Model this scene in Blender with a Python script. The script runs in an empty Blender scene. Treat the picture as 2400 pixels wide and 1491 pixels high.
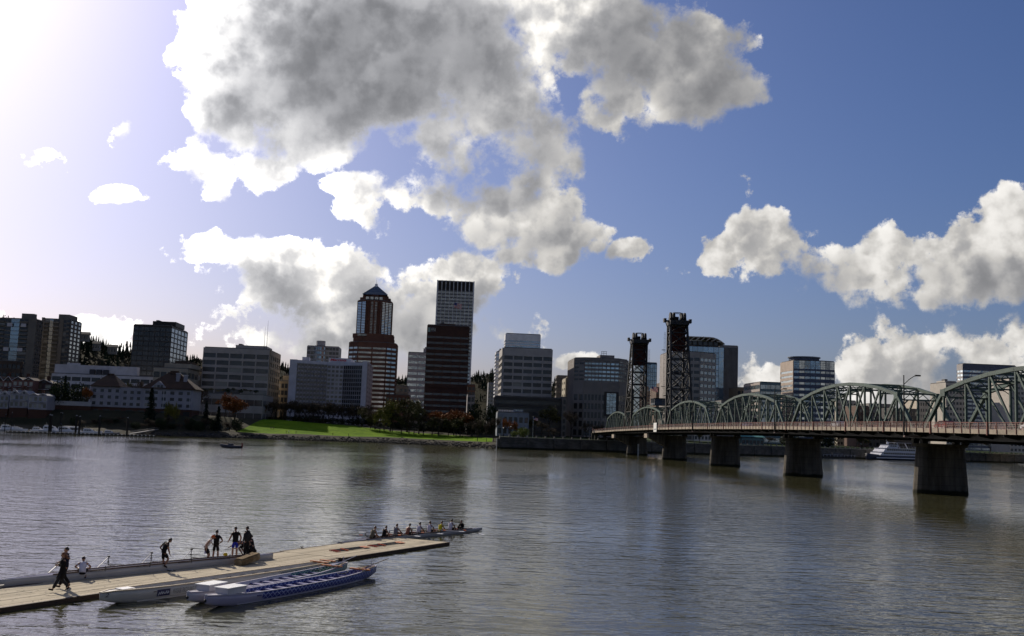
import bpy, bmesh, math, random
import numpy as np
from mathutils import Vector, Matrix
R = math.radians
rng = random.Random(11)

# ------------------------------------------------------------------ camera
SC = bpy.context.scene
COL = SC.collection
FPX, ROLL, PITCH, CAMH = 2427.0, 0.03656, 0.11015, 8.0     # focal length in photo pixels, radians, metres
cam = bpy.data.cameras.new('camera'); camo = bpy.data.objects.new('camera', cam); COL.objects.link(camo)
cam.sensor_width = 36.0; cam.lens = FPX / 2400.0 * 36.0
cam.clip_start = 0.5; cam.clip_end = 30000.0
f_ = Vector((0, math.cos(PITCH), math.sin(PITCH)))
u0 = Vector((0, -math.sin(PITCH), math.cos(PITCH))); r0 = Vector((1, 0, 0))
rt = r0 * math.cos(ROLL) + u0 * math.sin(ROLL); up = -r0 * math.sin(ROLL) + u0 * math.cos(ROLL)
m = Matrix((rt, up, -f_)).transposed().to_4x4(); m.translation = (0, 0, CAMH)
camo.matrix_world = m
SC.camera = camo

def ray(px, py):
    a, b = px - 1200.0, py - 745.5
    c, s = math.cos(ROLL), math.sin(ROLL)
    u, v = a * c + b * s, -a * s + b * c
    y = math.cos(PITCH) + v / FPX * math.sin(PITCH)
    z = math.sin(PITCH) - v / FPX * math.cos(PITCH)
    return Vector((u / FPX, y, z))
def ground(px, py, z=0.0):
    d = ray(px, py); t = (z - CAMH) / d.z
    return Vector((0, 0, CAMH)) + d * t
def at(px, py, Y):
    d = ray(px, py)
    return Vector((0, 0, CAMH)) + d * (Y / d.y)
def azel(px, py):
    d = ray(px, py).normalized()
    return math.degrees(math.atan2(d.x, d.y)), math.degrees(math.asin(d.z))

# ------------------------------------------------------------------ sky, sun, exposure
SUN_AZ, SUN_EL = -35.0, 29.0                       # degrees, measured from the view axis (+Y), negative = left
SUNV = Vector((math.sin(R(SUN_AZ)) * math.cos(R(SUN_EL)), math.cos(R(SUN_AZ)) * math.cos(R(SUN_EL)), math.sin(R(SUN_EL))))
world = bpy.data.worlds.new('World'); SC.world = world; world.use_nodes = True
WT = world.node_tree

class NB:
    """tiny helper to write node maths"""
    def __init__(s, tree): s.t = tree
    def n(s, typ, **kw):
        nd = s.t.nodes.new(typ)
        for k, v in kw.items(): setattr(nd, k, v)
        return nd
    def put(s, sock, v):
        if isinstance(v, bpy.types.NodeSocket): s.t.links.new(v, sock)
        elif v is not None: sock.default_value = v
    def m(s, op, a, b=None, c=None, clamp=False):
        nd = s.n('ShaderNodeMath', operation=op, use_clamp=clamp)
        for i, v in enumerate((a, b, c)): 
            if v is not None: s.put(nd.inputs[i], v)
        return nd.outputs[0]
    def v(s, op, a, b=None, scale=None):
        nd = s.n('ShaderNodeVectorMath', operation=op)
        s.put(nd.inputs[0], a)
        if b is not None: s.put(nd.inputs[1], b)
        if scale is not None: s.put(nd.inputs['Scale'], scale)
        return nd.outputs['Value'] if op in ('LENGTH', 'DOT_PRODUCT', 'DISTANCE') else nd.outputs[0]
    def sm(s, x, lo, hi, o0=0.0, o1=1.0):
        nd = s.n('ShaderNodeMapRange', interpolation_type='SMOOTHSTEP')
        for i, v in enumerate((x, lo, hi, o0, o1)): s.put(nd.inputs[i], v)
        return nd.outputs[0]
    def mix(s, f, a, b, kind='MIX'):
        nd = s.n('ShaderNodeMix', data_type='RGBA', blend_type=kind, clamp_factor=True)
        s.put(nd.inputs['Factor'], f)
        for i, v in ((6, a), (7, b)):
            if isinstance(v, (tuple, list)) and len(v) == 3: v = (*v, 1)
            s.put(nd.inputs[i], v)
        return nd.outputs[2]
    def noise(s, vec, scale, detail=4, rough=0.5, dist=0.0, lac=2.0, typ='FBM'):
        nd = s.n('ShaderNodeTexNoise', noise_dimensions='3D', noise_type=typ)
        nd.normalize = True
        for k, v in (('Vector', vec), ('Scale', scale), ('Detail', detail), ('Roughness', rough), ('Distortion', dist), ('Lacunarity', lac)): s.put(nd.inputs[k], v)
        return nd.outputs[0]
    def hue(s, col, sat=1.0, val=1.0):
        nd = s.n('ShaderNodeHueSaturation'); s.put(nd.inputs['Saturation'], sat); s.put(nd.inputs['Value'], val); s.put(nd.inputs['Color'], col)
        return nd.outputs[0]

# cloud banks of the sky, a few of them added: centre and half size in photo pixels
CLOUDS = [
 (830, 60, 400, 300), (1130, 220, 225, 165), (570, 150, 185, 200), (620, 250, 170, 80), (770, 300, 190, 90), (1010, 310, 230, 95), (1250, 300, 120, 95),
 (1390, 60, 230, 150), (1590, 150, 150, 145), (1680, 190, 100, 100), (1465, 245, 105, 85), (1752, 85, 40, 34), (1620, 40, 70, 60),
 (990, 470, 135, 62), (1270, 470, 95, 110), (1300, 545, 105, 70), (1140, 510, 100, 62), (1300, 385, 70, 55), (900, 515, 55, 40),
 (430, 355, 90, 40), (520, 395, 110, 52), (610, 400, 68, 48), (520, 455, 40, 34),
 (850, 700, 260, 115), (1080, 700, 120, 105), (690, 690, 150, 105), (1000, 690, 200, 100), (545, 600, 92, 36), (620, 775, 110, 70), (1000, 760, 230, 80), (820, 790, 200, 60),
 (85, 362, 30, 14), (300, 452, 26, 6), (292, 262, 26, 44), (330, 745, 40, 26), (480, 800, 70, 24), (250, 775, 44, 28),
 (1810, 575, 128, 92), (1798, 455, 44, 30), (1705, 615, 60, 62), (1592, 650, 46, 22), (1925, 625, 100, 64), (1150, 335, 130, 75), (2000, 640, 120, 66), (2075, 580, 55, 45),
 (2280, 605, 165, 105), (2385, 500, 95, 80), (2170, 690, 120, 36), (1484, 594, 34, 22),
 (2110, 860, 145, 95), (2390, 850, 140, 105), (1810, 888, 70, 24), (1742, 880, 22, 34), (1335, 851, 26, 10),
 (150, 800, 160, 30), (-70, 780, 150, 40), (400, 812, 110, 26), (840, 443, 44, 14), (1215, 600, 34, 18), (2250, 890, 120, 40),  # low left banks here are added to hide the warm horizon glow
]
CLOUD_STRENGTH = 1.0
def build_sky():
    B = NB(WT); nt = WT
    nt.nodes.clear()
    tc = B.n('ShaderNodeTexCoord'); d = tc.outputs['Generated']
    sky = B.n('ShaderNodeTexSky', sky_type='NISHITA', sun_disc=False)
    sky.sun_elevation = R(SUN_EL); sky.sun_rotation = R(SUN_AZ); sky.altitude = 0.0
    sky.air_density = 1.0; sky.dust_density = SKY_DUST; sky.ozone_density = SKY_OZONE
    # density of the cloud cover along a direction: blobs of the banks + fractal billows
    def cover_group():
        """broad shape of the banks"""
        g = bpy.data.node_groups.new('cloud_banks', 'ShaderNodeTree')
        g.interface.new_socket('Dir', in_out='INPUT', socket_type='NodeSocketVector')
        g.interface.new_socket('D', in_out='OUTPUT', socket_type='NodeSocketFloat')
        G = NB(g); gi = G.n('NodeGroupInput'); go = G.n('NodeGroupOutput')
        dv = gi.outputs[0]
        wn = G.n('ShaderNodeTexNoise'); wn.inputs['Scale'].default_value = 8.5; wn.inputs['Detail'].default_value = 2.0; G.put(wn.inputs['Vector'], dv)
        w = G.v('SCALE', G.v('SUBTRACT', wn.outputs['Color'], (0.5, 0.5, 0.5)), scale=0.05)
        sep = G.n('ShaderNodeSeparateXYZ'); G.put(sep.inputs[0], G.v('ADD', dv, w))
        az = G.m('MULTIPLY', G.m('ARCTAN2', sep.outputs[0], sep.outputs[1]), 57.29578)
        el = G.m('MULTIPLY', G.m('ARCSINE', sep.outputs[2]), 57.29578)
        # beyond the photographed part the cover goes on as loose banks of the same size
        far = G.noise(dv, 3.2, 2, 0.5)
        away = G.m('MAXIMUM', G.sm(G.m('ABSOLUTE', az), 29.0, 38.0), G.sm(el, 25.0, 33.0))
        acc = G.m('MULTIPLY_ADD', G.m('SUBTRACT', far, 0.56), 40.0, G.m('MULTIPLY_ADD', away, 12.0, -12.0))
        k = 46.5
        def v3(op, a, b, c=None):
            nd = G.n('ShaderNodeVectorMath', operation=op)
            for i, x in enumerate((a, b, c)):
                if x is not None: G.put(nd.inputs[i], x)
            return nd.outputs[0]
        av = G.n('ShaderNodeCombineXYZ'); ev = G.n('ShaderNodeCombineXYZ')
        for i in range(3): G.put(av.inputs[i], az); G.put(ev.inputs[i], el)
        best = None
        cl = CLOUDS + [CLOUDS[-1]] * (-len(CLOUDS) % 3)
        for j in range(0, len(cl), 3):                       # three banks at a time, one per vector component
            t = [(*azel(px, py), rx / k, ry / k) for (px, py, rx, ry) in cl[j:j + 3]]
            dx = v3('MULTIPLY_ADD', av.outputs[0], tuple(1 / q[2] for q in t), tuple(-q[0] / q[2] for q in t))
            dy = v3('MULTIPLY_ADD', ev.outputs[0], tuple(1 / q[3] for q in t), tuple(-q[1] / q[3] for q in t))
            q2 = v3('MULTIPLY_ADD', dy, dy, v3('MULTIPLY', dx, dx))
            rr = [min(q[2], q[3]) for q in t]
            f = v3('MULTIPLY_ADD', q2, tuple(-0.55 * r for r in rr), tuple(0.55 * r + 0.22 + max(0.0, 0.12 - 0.1 * r) for r in rr))
            best = f if best is None else v3('MAXIMUM', best, f)
        sp = G.n('ShaderNodeSeparateXYZ'); G.put(sp.inputs[0], best)
        for i in range(3): acc = G.m('SMOOTH_MAX', acc, sp.outputs[i], 0.5)
        G.put(go.inputs[0], acc)
        return g
    gb = cover_group()
    def banks(vec):
        nd = B.n('ShaderNodeGroup'); nd.node_tree = gb; B.put(nd.inputs[0], vec); return nd.outputs[0]
    def puffs(vec, det):
        nd = B.n('ShaderNodeTexVoronoi', voronoi_dimensions='3D', feature='F1'); nd.normalize = False
        for k_, v_ in (('Vector', vec), ('Scale', 17.0), ('Detail', det), ('Roughness', 0.55), ('Lacunarity', 2.3)): B.put(nd.inputs[k_], v_)
        return nd.outputs['Distance']
    wv = B.n('ShaderNodeTexNoise'); wv.inputs['Scale'].default_value = 24.0; wv.inputs['Detail'].default_value = 2.0; B.put(wv.inputs['Vector'], d)
    wd = B.v('SCALE', B.v('SUBTRACT', wv.outputs['Color'], (0.5, 0.5, 0.5)), scale=0.035)
    def cover(acc, vec, fine=True):
        D = B.m('MULTIPLY_ADD', B.m('SUBTRACT', B.noise(vec, 14.0, 8.0 if fine else 2.0, 0.59), 0.5), 4.6, acc)
        if fine: D = B.m('MULTIPLY_ADD', B.m('SUBTRACT', 0.86, puffs(B.v('ADD', vec, wd), 1.0)), 1.5, D)     # heaped cumulus puffs
        if fine: D = B.m('MULTIPLY_ADD', B.m('SUBTRACT', B.noise(vec, 52.0, 5.0, 0.66), 0.5), 2.3, D)     # torn fringes
        return D
    acc0 = banks(d)
    D0 = cover(acc0, d)
    d2 = B.v('ADD', d, tuple(SUNV * 0.060))
    D2 = cover(banks(d2), d2, False)
    rl = B.v('ADD', d, tuple(SUNV * 0.010))
    rel = lambda v_: B.m('MULTIPLY_ADD', B.noise(v_, 14.0, 5.0, 0.56), 4.6, B.m('MULTIPLY', puffs(B.v('ADD', v_, wd), 1.0), -1.5))
    ra = rel(d); rb = rel(rl)
    cosS = B.v('DOT_PRODUCT', B.v('NORMALIZE', d), tuple(SUNV))
    toward = B.sm(cosS, 0.74, 0.985)                      # 0 far from the sun .. 1 close to it
    edge = B.m('MULTIPLY_ADD', B.m('SUBTRACT', D2, 0.3), 0.45, 0.65)         # lee side frays out softly
    alpha = B.sm(D0, 0.0, B.m('MINIMUM', B.m('MAXIMUM', edge, 0.48), 1.15))
    thick = B.m('MAXIMUM', D0, 0.0)
    ex = lambda x, k: B.m('POWER', 2.718, B.m('MULTIPLY', x, -k))
    trans = ex(thick, 1.1)                               # light that comes through thin cloud
    lee = ex(B.m('MAXIMUM', D2, 0.0), 0.85)              # cloud that stands between here and the sun
    relief = B.sm(B.m('SUBTRACT', ra, rb), -0.55, 0.62)  # flanks of the billows that face the sun
    light = B.m('ADD', B.m('MULTIPLY', trans, 0.46), B.m('MULTIPLY', B.m('MULTIPLY_ADD', relief, 0.80, 0.36), B.m('MULTIPLY_ADD', lee, 0.98, 0.06)))
    gain = B.m('MULTIPLY_ADD', B.m('POWER', toward, 1.2), 1.9, 0.74)
    val = B.m('MULTIPLY_ADD', B.m('MULTIPLY', light, gain), 0.74, 0.135)
    ccol = B.mix(B.m('MULTIPLY', light, 1.3), (0.95, 0.97, 1.05), (1.03, 1.0, 0.955))
    cc = B.v('SCALE', ccol, scale=B.m('MULTIPLY', val, CLOUD_STRENGTH / SKY_STRENGTH))
    skyc = B.mix(1.0, B.hue(sky.outputs[0], SKY_SAT), SKY_TINT, 'MULTIPLY')
    out = B.mix(alpha, skyc, cc)
    bg = B.n('ShaderNodeBackground'); B.put(bg.inputs[0], out); bg.inputs[1].default_value = SKY_STRENGTH
    wo = B.n('ShaderNodeOutputWorld'); nt.links.new(bg.outputs[0], wo.inputs[0])
SKY_DUST, SKY_OZONE, SKY_SAT, SKY_STRENGTH = 1.85, 5.0, 1.12, 0.10
SKY_TINT = (0.60, 0.57, 0.70)
build_sky()
world.cycles.sampling_method = 'MANUAL'; world.cycles.sample_map_resolution = 256
sun = bpy.data.lights.new('sun', 'SUN'); sun.energy = 5.0; sun.angle = R(0.53); sun.color = (1.0, 0.9, 0.76)
suno = bpy.data.objects.new('sun', sun); COL.objects.link(suno)
suno.rotation_euler = SUNV.to_track_quat('Z', 'Y').to_euler()
vs = SC.view_settings
vs.view_transform = 'Standard'; vs.look = 'None'; vs.gamma = 1.0; vs.use_curve_mapping = False
vs.exposure = 0.0
SC.render.engine = 'CYCLES'
cy = SC.cycles
cy.use_denoising = True; cy.max_bounces = 6; cy.diffuse_bounces = 2; cy.glossy_bounces = 3; cy.transmission_bounces = 3; cy.transparent_max_bounces = 6
cy.caustics_reflective = False; cy.caustics_refractive = False
cy.use_adaptive_sampling = True; cy.adaptive_threshold = 0.015; cy.adaptive_min_samples = 12

# ------------------------------------------------------------------ helpers
MATS = {}
def mat(name, col, rough=0.7, var=0.18, scale=1.0, metal=0.0, bump=0.0, spec=0.5, stretch=(1, 1, 1), col2=None, detail=5, coat=0.0, ior=None, rnd=0.0, tide=None, joints=0.0):
    """procedural Principled material: base colour broken up by noise, optional fine relief"""
    if name in MATS: return MATS[name]
    m = bpy.data.materials.new(name); m.use_nodes = True
    nt = m.node_tree; nt.nodes.clear(); B = NB(nt)
    out = B.n('ShaderNodeOutputMaterial'); p = B.n('ShaderNodeBsdfPrincipled')
    nt.links.new(p.outputs[0], out.inputs[0])
    tc = B.n('ShaderNodeTexCoord'); mp = B.n('ShaderNodeMapping'); B.put(mp.inputs[0], tc.outputs['Object']); mp.inputs['Scale'].default_value = stretch
    oi = B.n('ShaderNodeObjectInfo')
    vec = B.v('ADD', mp.outputs[0], B.v('SCALE', (17.0, 9.0, 5.0), scale=oi.outputs['Random']))
    nz = B.noise(vec, scale, detail, 0.6)
    big = B.noise(vec, scale * 0.17, 3, 0.5)
    f = B.m('ADD', B.m('MULTIPLY', nz, 0.6), B.m('MULTIPLY', big, 0.4))
    if col2 is None:
        a = tuple(max(0.0, c * (1 - var * 1.6)) for c in col); b = tuple(min(1.0, c * (1 + var * 1.6)) for c in col)
    else: a, b = col, col2
    c = B.mix(B.sm(f, 0.3, 0.7), a, b)
    if rnd: c = B.v('SCALE', c, scale=B.m('MULTIPLY_ADD', oi.outputs['Random'], rnd, 1.0 - rnd / 2))
    if tide is not None or joints:
        sx = B.n('ShaderNodeSeparateXYZ'); B.put(sx.inputs[0], tc.outputs['Object'])
        if joints:
            jl = B.sm(B.m('PINGPONG', sx.outputs[2], joints / 2), 0.0, 0.07, 0.55, 1.0); c = B.v('SCALE', c, scale=jl)
            st_ = B.noise(B.v('MULTIPLY', tc.outputs['Object'], (1.1, 1.1, 0.10)), 1.0, 5, 0.6); c = B.v('SCALE', c, scale=B.sm(st_, 0.35, 0.65, 0.6, 1.15))
        if tide is not None:   # algae and damp below the high-water mark
            lv = B.m('ADD', sx.outputs[2], B.m('MULTIPLY', B.m('SUBTRACT', nz, 0.5), 0.9)); c = B.mix(B.sm(lv, tide - 0.25, tide + 0.25), (0.018, 0.018, 0.010), c)
    B.put(p.inputs['Base Color'], c)
    p.inputs['Metallic'].default_value = metal
    p.inputs['Specular IOR Level'].default_value = spec
    if ior: p.inputs['IOR'].default_value = ior
    if coat: p.inputs['Coat Weight'].default_value = coat
    B.put(p.inputs['Roughness'], B.m('MULTIPLY_ADD', B.m('SUBTRACT', nz, 0.5), 0.25 * rough, rough, clamp=True))
    if bump:
        bp = B.n('ShaderNodeBump'); bp.inputs['Distance'].default_value = bump; B.put(bp.inputs['Height'], nz); B.put(p.inputs['Normal'], bp.outputs[0])
    MATS[name] = m
    return m

def V(*a): return Vector(a)
class MB:
    """collects shapes, builds ONE mesh object"""
    def __init__(s): s.v = []; s.f = []
    def add(s, vs, fs):
        o = len(s.v); s.v += [tuple(v) for v in vs]; s.f += [tuple(o + i for i in f) for f in fs]; return s
    def box(s, x0, x1, y0, y1, z0, z1):
        return s.add([(x0,y0,z0),(x1,y0,z0),(x1,y1,z0),(x0,y1,z0),(x0,y0,z1),(x1,y0,z1),(x1,y1,z1),(x0,y1,z1)],
                     [(0,3,2,1),(4,5,6,7),(0,1,5,4),(1,2,6,5),(2,3,7,6),(3,0,4,7)])
    def obox(s, o, e, n, w, h, d, d0=0.0):
        """box on a facade: from o along e by w, up by h, out along n from d0 to d"""
        o = Vector(o); e = Vector(e); n = Vector(n); z = Vector((0,0,h))
        b = [o + n*d0, o + e*w + n*d0, o + e*w + n*d, o + n*d]
        return s.add(b + [q + z for q in b], [(0,3,2,1),(4,5,6,7),(0,1,5,4),(1,2,6,5),(2,3,7,6),(3,0,4,7)])
    def bar(s, p, q, w, h=None, up=(0,0,1)):
        """rectangular bar from p to q, w across, h along up"""
        h = h or w; p = Vector(p); q = Vector(q); d = (q - p).normalized(); u = Vector(up)
        if abs(d.dot(u)) > 0.98: u = Vector((0,1,0)) if abs(d.y) < 0.9 else Vector((1,0,0))
        sd = d.cross(u).normalized(); u = sd.cross(d).normalized()
        vs = []
        for c in (p, q):
            for a, b in ((-1,-1),(1,-1),(1,1),(-1,1)): vs.append(c + sd*(a*w/2) + u*(b*h/2))
        return s.add(vs, [(0,1,2,3),(7,6,5,4),(0,4,5,1),(1,5,6,2),(2,6,7,3),(3,7,4,0)])
    def tube(s, p, q, r0, r1=None, n=8, cap=True):
        r1 = r0 if r1 is None else r1; p = Vector(p); q = Vector(q); d = (q - p).normalized()
        u = Vector((0,0,1)) if abs(d.z) < 0.9 else Vector((1,0,0))
        a = d.cross(u).normalized(); b = d.cross(a)
        vs = []
        for c, r in ((p, r0), (q, r1)):
            for i in range(n):
                t = 2*math.pi*i/n; vs.append(c + a*(r*math.cos(t)) + b*(r*math.sin(t)))
        fs = [(i, (i+1)%n, n+(i+1)%n, n+i) for i in range(n)]
        if cap: fs += [tuple(range(n-1,-1,-1)), tuple(range(n, 2*n))]
        return s.add(vs, fs)
    def path(s, pts, r, n=6):
        for a, b in zip(pts[:-1], pts[1:]): s.tube(a, b, r, n=n)
        return s
    def prism(s, poly, z0, z1, top=None):
        """poly: list of (x, y); top: optional other outline at z1"""
        n = len(poly); t = top or poly
        vs = [(x, y, z0) for x, y in poly] + [(x, y, z1) for x, y in t]
        return s.add(vs, [(i, (i+1)%n, n+(i+1)%n, n+i) for i in range(n)] + [tuple(range(n-1,-1,-1)), tuple(range(n, 2*n))])
    def loft(s, rings, closed=True, caps=True):
        n = len(rings[0]); o = []
        for r in rings: o += [Vector(q) for q in r]
        fs = []
        for k in range(len(rings)-1):
            for i in range(n if closed else n-1):
                j = (i+1) % n; fs.append((k*n+i, k*n+j, (k+1)*n+j, (k+1)*n+i))
        if caps and closed: fs += [tuple(range(n-1,-1,-1)), tuple((len(rings)-1)*n+i for i in range(n))]
        return s.add(o, fs)
    def ball(s, c, r, n=8, m=6, sq=(1,1,1)):
        c = Vector(c); rings = []
        for j in range(m+1):
            t = math.pi*j/m
            rings.append([c + Vector((sq[0]*r*max(1e-3,math.sin(t))*math.cos(2*math.pi*i/n), sq[1]*r*max(1e-3,math.sin(t))*math.sin(2*math.pi*i/n), -sq[2]*r*math.cos(t))) for i in range(n)])
        return s.loft(rings)
    def mesh(s, name, material=None, smooth=False):
        me = bpy.data.meshes.new(name); me.from_pydata(s.v, [], s.f); 
        if material is not None: me.materials.append(material)
        if smooth: me.polygons.foreach_set('use_smooth', [True]*len(me.polygons))
        me.update(); return me
    def build(s, name, material, parent=None, smooth=False, loc=None):
        return place(name, s.mesh(name, material, smooth), parent, loc)
def place(name, me, parent=None, loc=None, rz=None, scale=None):
    o = bpy.data.objects.new(name, me); COL.objects.link(o)
    if parent is not None: o.parent = parent
    if loc is not None: o.location = loc
    if rz is not None: o.rotation_euler = (0, 0, rz)
    if scale is not None: o.scale = scale
    return o
def tag(o, label, cat, group=None):
    o['label'] = label; o['category'] = cat
    if group: o['group'] = group
    return o
def thing(name, label, cat, loc=(0,0,0), rz=0.0, group=None):
    return tag(place(name, None, None, loc, rz), label, cat, group)
def struct(name, mb, material, smooth=False):
    o = mb.build(name, material, None, smooth); o['kind'] = 'structure'; return o
def dup(root, loc, rz=0.0, label=None, group=None, scale=None):
    def cp(o, par):
        c = o.copy(); COL.objects.link(c)
        if par is not None: c.parent = par
        for ch in kids.get(o.name, []): cp(ch, c)
        return c
    kids = {}
    def walk(o):
        kids[o.name] = list(o.children)
        for ch in kids[o.name]: walk(ch)
    walk(root)
    r = cp(root, None); r.location = loc; r.rotation_euler = (0, 0, rz)
    if scale is not None: r.scale = scale
    if label: r['label'] = label
    if group: r['group'] = group
    return r
GRID = 0.0644                                     # the street grid and the bridge share this turn (radians)

# ------------------------------------------------------------------ water
def water_material():
    m = bpy.data.materials.new('river_water'); m.use_nodes = True
    nt = m.node_tree; nt.nodes.clear(); B = NB(nt)
    out = B.n('ShaderNodeOutputMaterial'); p = B.n('ShaderNodeBsdfPrincipled'); nt.links.new(p.outputs[0], out.inputs[0])
    tc = B.n('ShaderNodeTexCoord'); pos = tc.outputs['Object']
    def st(v, r=0.0):
        mp = B.n('ShaderNodeMapping'); B.put(mp.inputs[0], pos); mp.inputs['Scale'].default_value = v; mp.inputs['Rotation'].default_value = (0, 0, r); return mp.outputs[0]
    calm = B.sm(B.noise(st((0.020, 0.011, 1), 0.4), 1.0, 3, 0.5, 0.6), 0.36, 0.62)         # gust patches and slicks
    swell = B.noise(st((0.16, 0.30, 1), 0.25), 1.0, 2, 0.5, 0.6)
    chop = B.noise(st((0.36, 0.85, 1), -0.15), 1.0, 2, 0.5, 0.5)
    fine = B.noise(st((1.1, 2.0, 1), 0.2), 1.0, 2, 0.55, 0.3)
    rip = B.noise(st((4.2, 6.0, 1), 0.3), 1.0, 2, 0.5)
    h = B.m('ADD', B.m('MULTIPLY', swell, 0.10), B.m('MULTIPLY', chop, B.m('MULTIPLY_ADD', calm, 0.075, 0.045)))
    h = B.m('ADD', h, B.m('MULTIPLY', fine, B.m('MULTIPLY_ADD', calm, 0.045, 0.014)))
    h = B.m('ADD', h, B.m('MULTIPLY', rip, B.m('MULTIPLY_ADD', calm, 0.012, 0.003)))
    sy = B.n('ShaderNodeSeparateXYZ'); B.put(sy.inputs[0], pos)
    h = B.m('MULTIPLY_ADD', sy.outputs[1], 0.030, h)          # mean slope of the wave faces that show from the east bank
    bp = B.n('ShaderNodeBump'); bp.inputs['Strength'].default_value = 1.0; bp.inputs['Distance'].default_value = 1.0; B.put(bp.inputs['Height'], h)
    B.put(p.inputs['Normal'], bp.outputs[0])
    silt = B.noise(st((0.03, 0.03, 1)), 1.0, 4, 0.6)
    B.put(p.inputs['Base Color'], B.mix(silt, (0.040, 0.040, 0.019), (0.062, 0.060, 0.030)))
    p.inputs['Roughness'].default_value = 0.04; p.inputs['IOR'].default_value = 1.333
    return m
WATER = water_material()
mb = MB()
xs = [-6000, -1500, -400, -150, 0, 150, 400, 1500, 6000]; ys = [-300, -40, 20, 80, 200, 400, 720]
mb.add([(x, y, 0) for y in ys for x in xs], [(j*9+i, j*9+i+1, (j+1)*9+i+1, (j+1)*9+i) for j in range(len(ys)-1) for i in range(8)])
struct('river_water', mb, WATER)

# ------------------------------------------------------------------ the far bank
def lerp_pts(pts, x):
    if x <= pts[0][0]: return pts[0][1]
    for (a, b), (c, d) in zip(pts[:-1], pts[1:]):
        if x <= c:
            t = (x - a) / (c - a); return b + (d - b) * t
    return pts[-1][1]
SHORE = [(-900, 560), (-330, 520), (-240, 515), (-184, 520), (-150, 540), (-120, 552), (-66, 563), (-30, 545), (-4, 510), (50, 528), (137, 580), (250, 652), (340, 700), (900, 1000)]
PLATEAU = [(-400, 12.5), (-190, 12.0), (-165, 11.0), (-150, 10.6), (-100, 9.2), (-60, 8.2), (-4, 6.6), (60, 6.0), (900, 6.0)]
WALLX = -4.0
def shore(x): return lerp_pts(SHORE, x)
def ss(t): t = max(0.0, min(1.0, t)); return t * t * (3 - 2 * t)
def H(x, y):
    d = y - shore(x); top = lerp_pts(PLATEAU, x)
    if x > WALLX: return 5.9 + 1.6 * ss((d - 40) / 120)
    if d < 0: return max(-4.0, 0.25 * d)
    w = ss((-8 - x) / 22.0) if x > -30 else 1.0
    if d < 11: z = 2.7 * (d / 11.0) ** 0.8
    elif d < 16: z = 2.7 + 0.1 * (d - 11) / 5
    else: z = 2.8 + (top - 2.8) * ss((d - 16) / (78.0 if x > -160 else 30.0)) ** 1.05
    z += 0.18 * math.sin(x * 0.13 + y * 0.05) * ss(d / 20)
    return z + (1.6 * ss((y - 640) / 300))
LAWN = [(-146, 565), (-118, 573), (-90, 580), (-62, 582), (-34, 564), (-9, 533), (-7, 566), (-30, 600), (-58, 622), (-90, 634), (-122, 645), (-146, 652)]
def inside(poly, x, y):
    c = False; j = len(poly) - 1
    for i in range(len(poly)):
        xi, yi = poly[i]; xj, yj = poly[j]
        if (yi > y) != (yj > y) and x < (xj - xi) * (y - yi) / (yj - yi) + xi: c = not c
        j = i
    return c
def bank():
    xs = [-6000, -3000, -1500, -900, -600] + list(np.arange(-440, WALLX - 0.1, 4.0)) + [WALLX - 0.01]
    rel = [-30, -12, -4, 0, 2, 4, 6, 8, 9.5, 11, 13, 16] + list(np.arange(20, 170, 4.0)) + [200, 280, 400, 700, 1500, 3500, 8000, 16000]
    def sheet(xs, rel):
        vs = []; n = len(xs)
        for r in rel:
            for x in xs:
                y = shore(x) + r; z = H(x, y)
                if 0 < r < 12 and x <= WALLX: z += rng.uniform(-0.25, 0.25)
                vs.append((x, y, z))
        return vs, n
    def split(vs, n, rows):
        g, l, b = [], [], []
        for j in range(rows - 1):
            for i in range(n - 1):
                f = (j*n+i, j*n+i+1, (j+1)*n+i+1, (j+1)*n+i)
                cx = sum(vs[k][0] for k in f) / 4; cy = sum(vs[k][1] for k in f) / 4
                (l if inside(LAWN, cx, cy) else b if cy - shore(cx) < 12 and cx < WALLX else g).append(f)
        return g, l, b
    vs, n = sheet(xs, rel); g, l, b = split(vs, n, len(rel))
    def mk(name, fs, m):
        used = sorted({k for f in fs for k in f}); mp = {k: i for i, k in enumerate(used)}
        q = MB(); q.add([vs[k] for k in used], [tuple(mp[k] for k in f) for f in fs]); return struct(name, q, m, True)
    mk('city_ground', g, mat('ground_soil', (0.026, 0.028, 0.016), 0.95, 0.3, 0.12, spec=0.05, col2=(0.05, 0.046, 0.032), detail=8))
    mk('lawn', l, mat('lawn_grass', (0.060, 0.125, 0.006), 0.95, 0.2, 0.35, spec=0.02, col2=(0.135, 0.225, 0.012), detail=8))
    mk('river_bank', b, mat('bank_scrub', (0.022, 0.022, 0.015), 0.95, 0.3, 0.5, bump=0.3, spec=0.1, col2=(0.055, 0.048, 0.035)))
    xs2 = [WALLX + 0.01, 10, 30, 50, 80, 137, 190, 250, 340, 500, 900, 2000, 6000]; rel2 = [1.2, 6, 15, 30, 50, 80, 120, 200, 400, 1000, 3000, 8000, 16000]
    vs, n = sheet(xs2, rel2)
    q = MB(); q.add(vs, [(j*n+i, j*n+i+1, (j+1)*n+i+1, (j+1)*n+i) for j in range(len(rel2)-1) for i in range(n-1)])
    struct('park_ground', q, mat('park_grass', (0.03, 0.05, 0.012), 0.9, 0.25, 0.15, spec=0.1), True)
bank()

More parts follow.
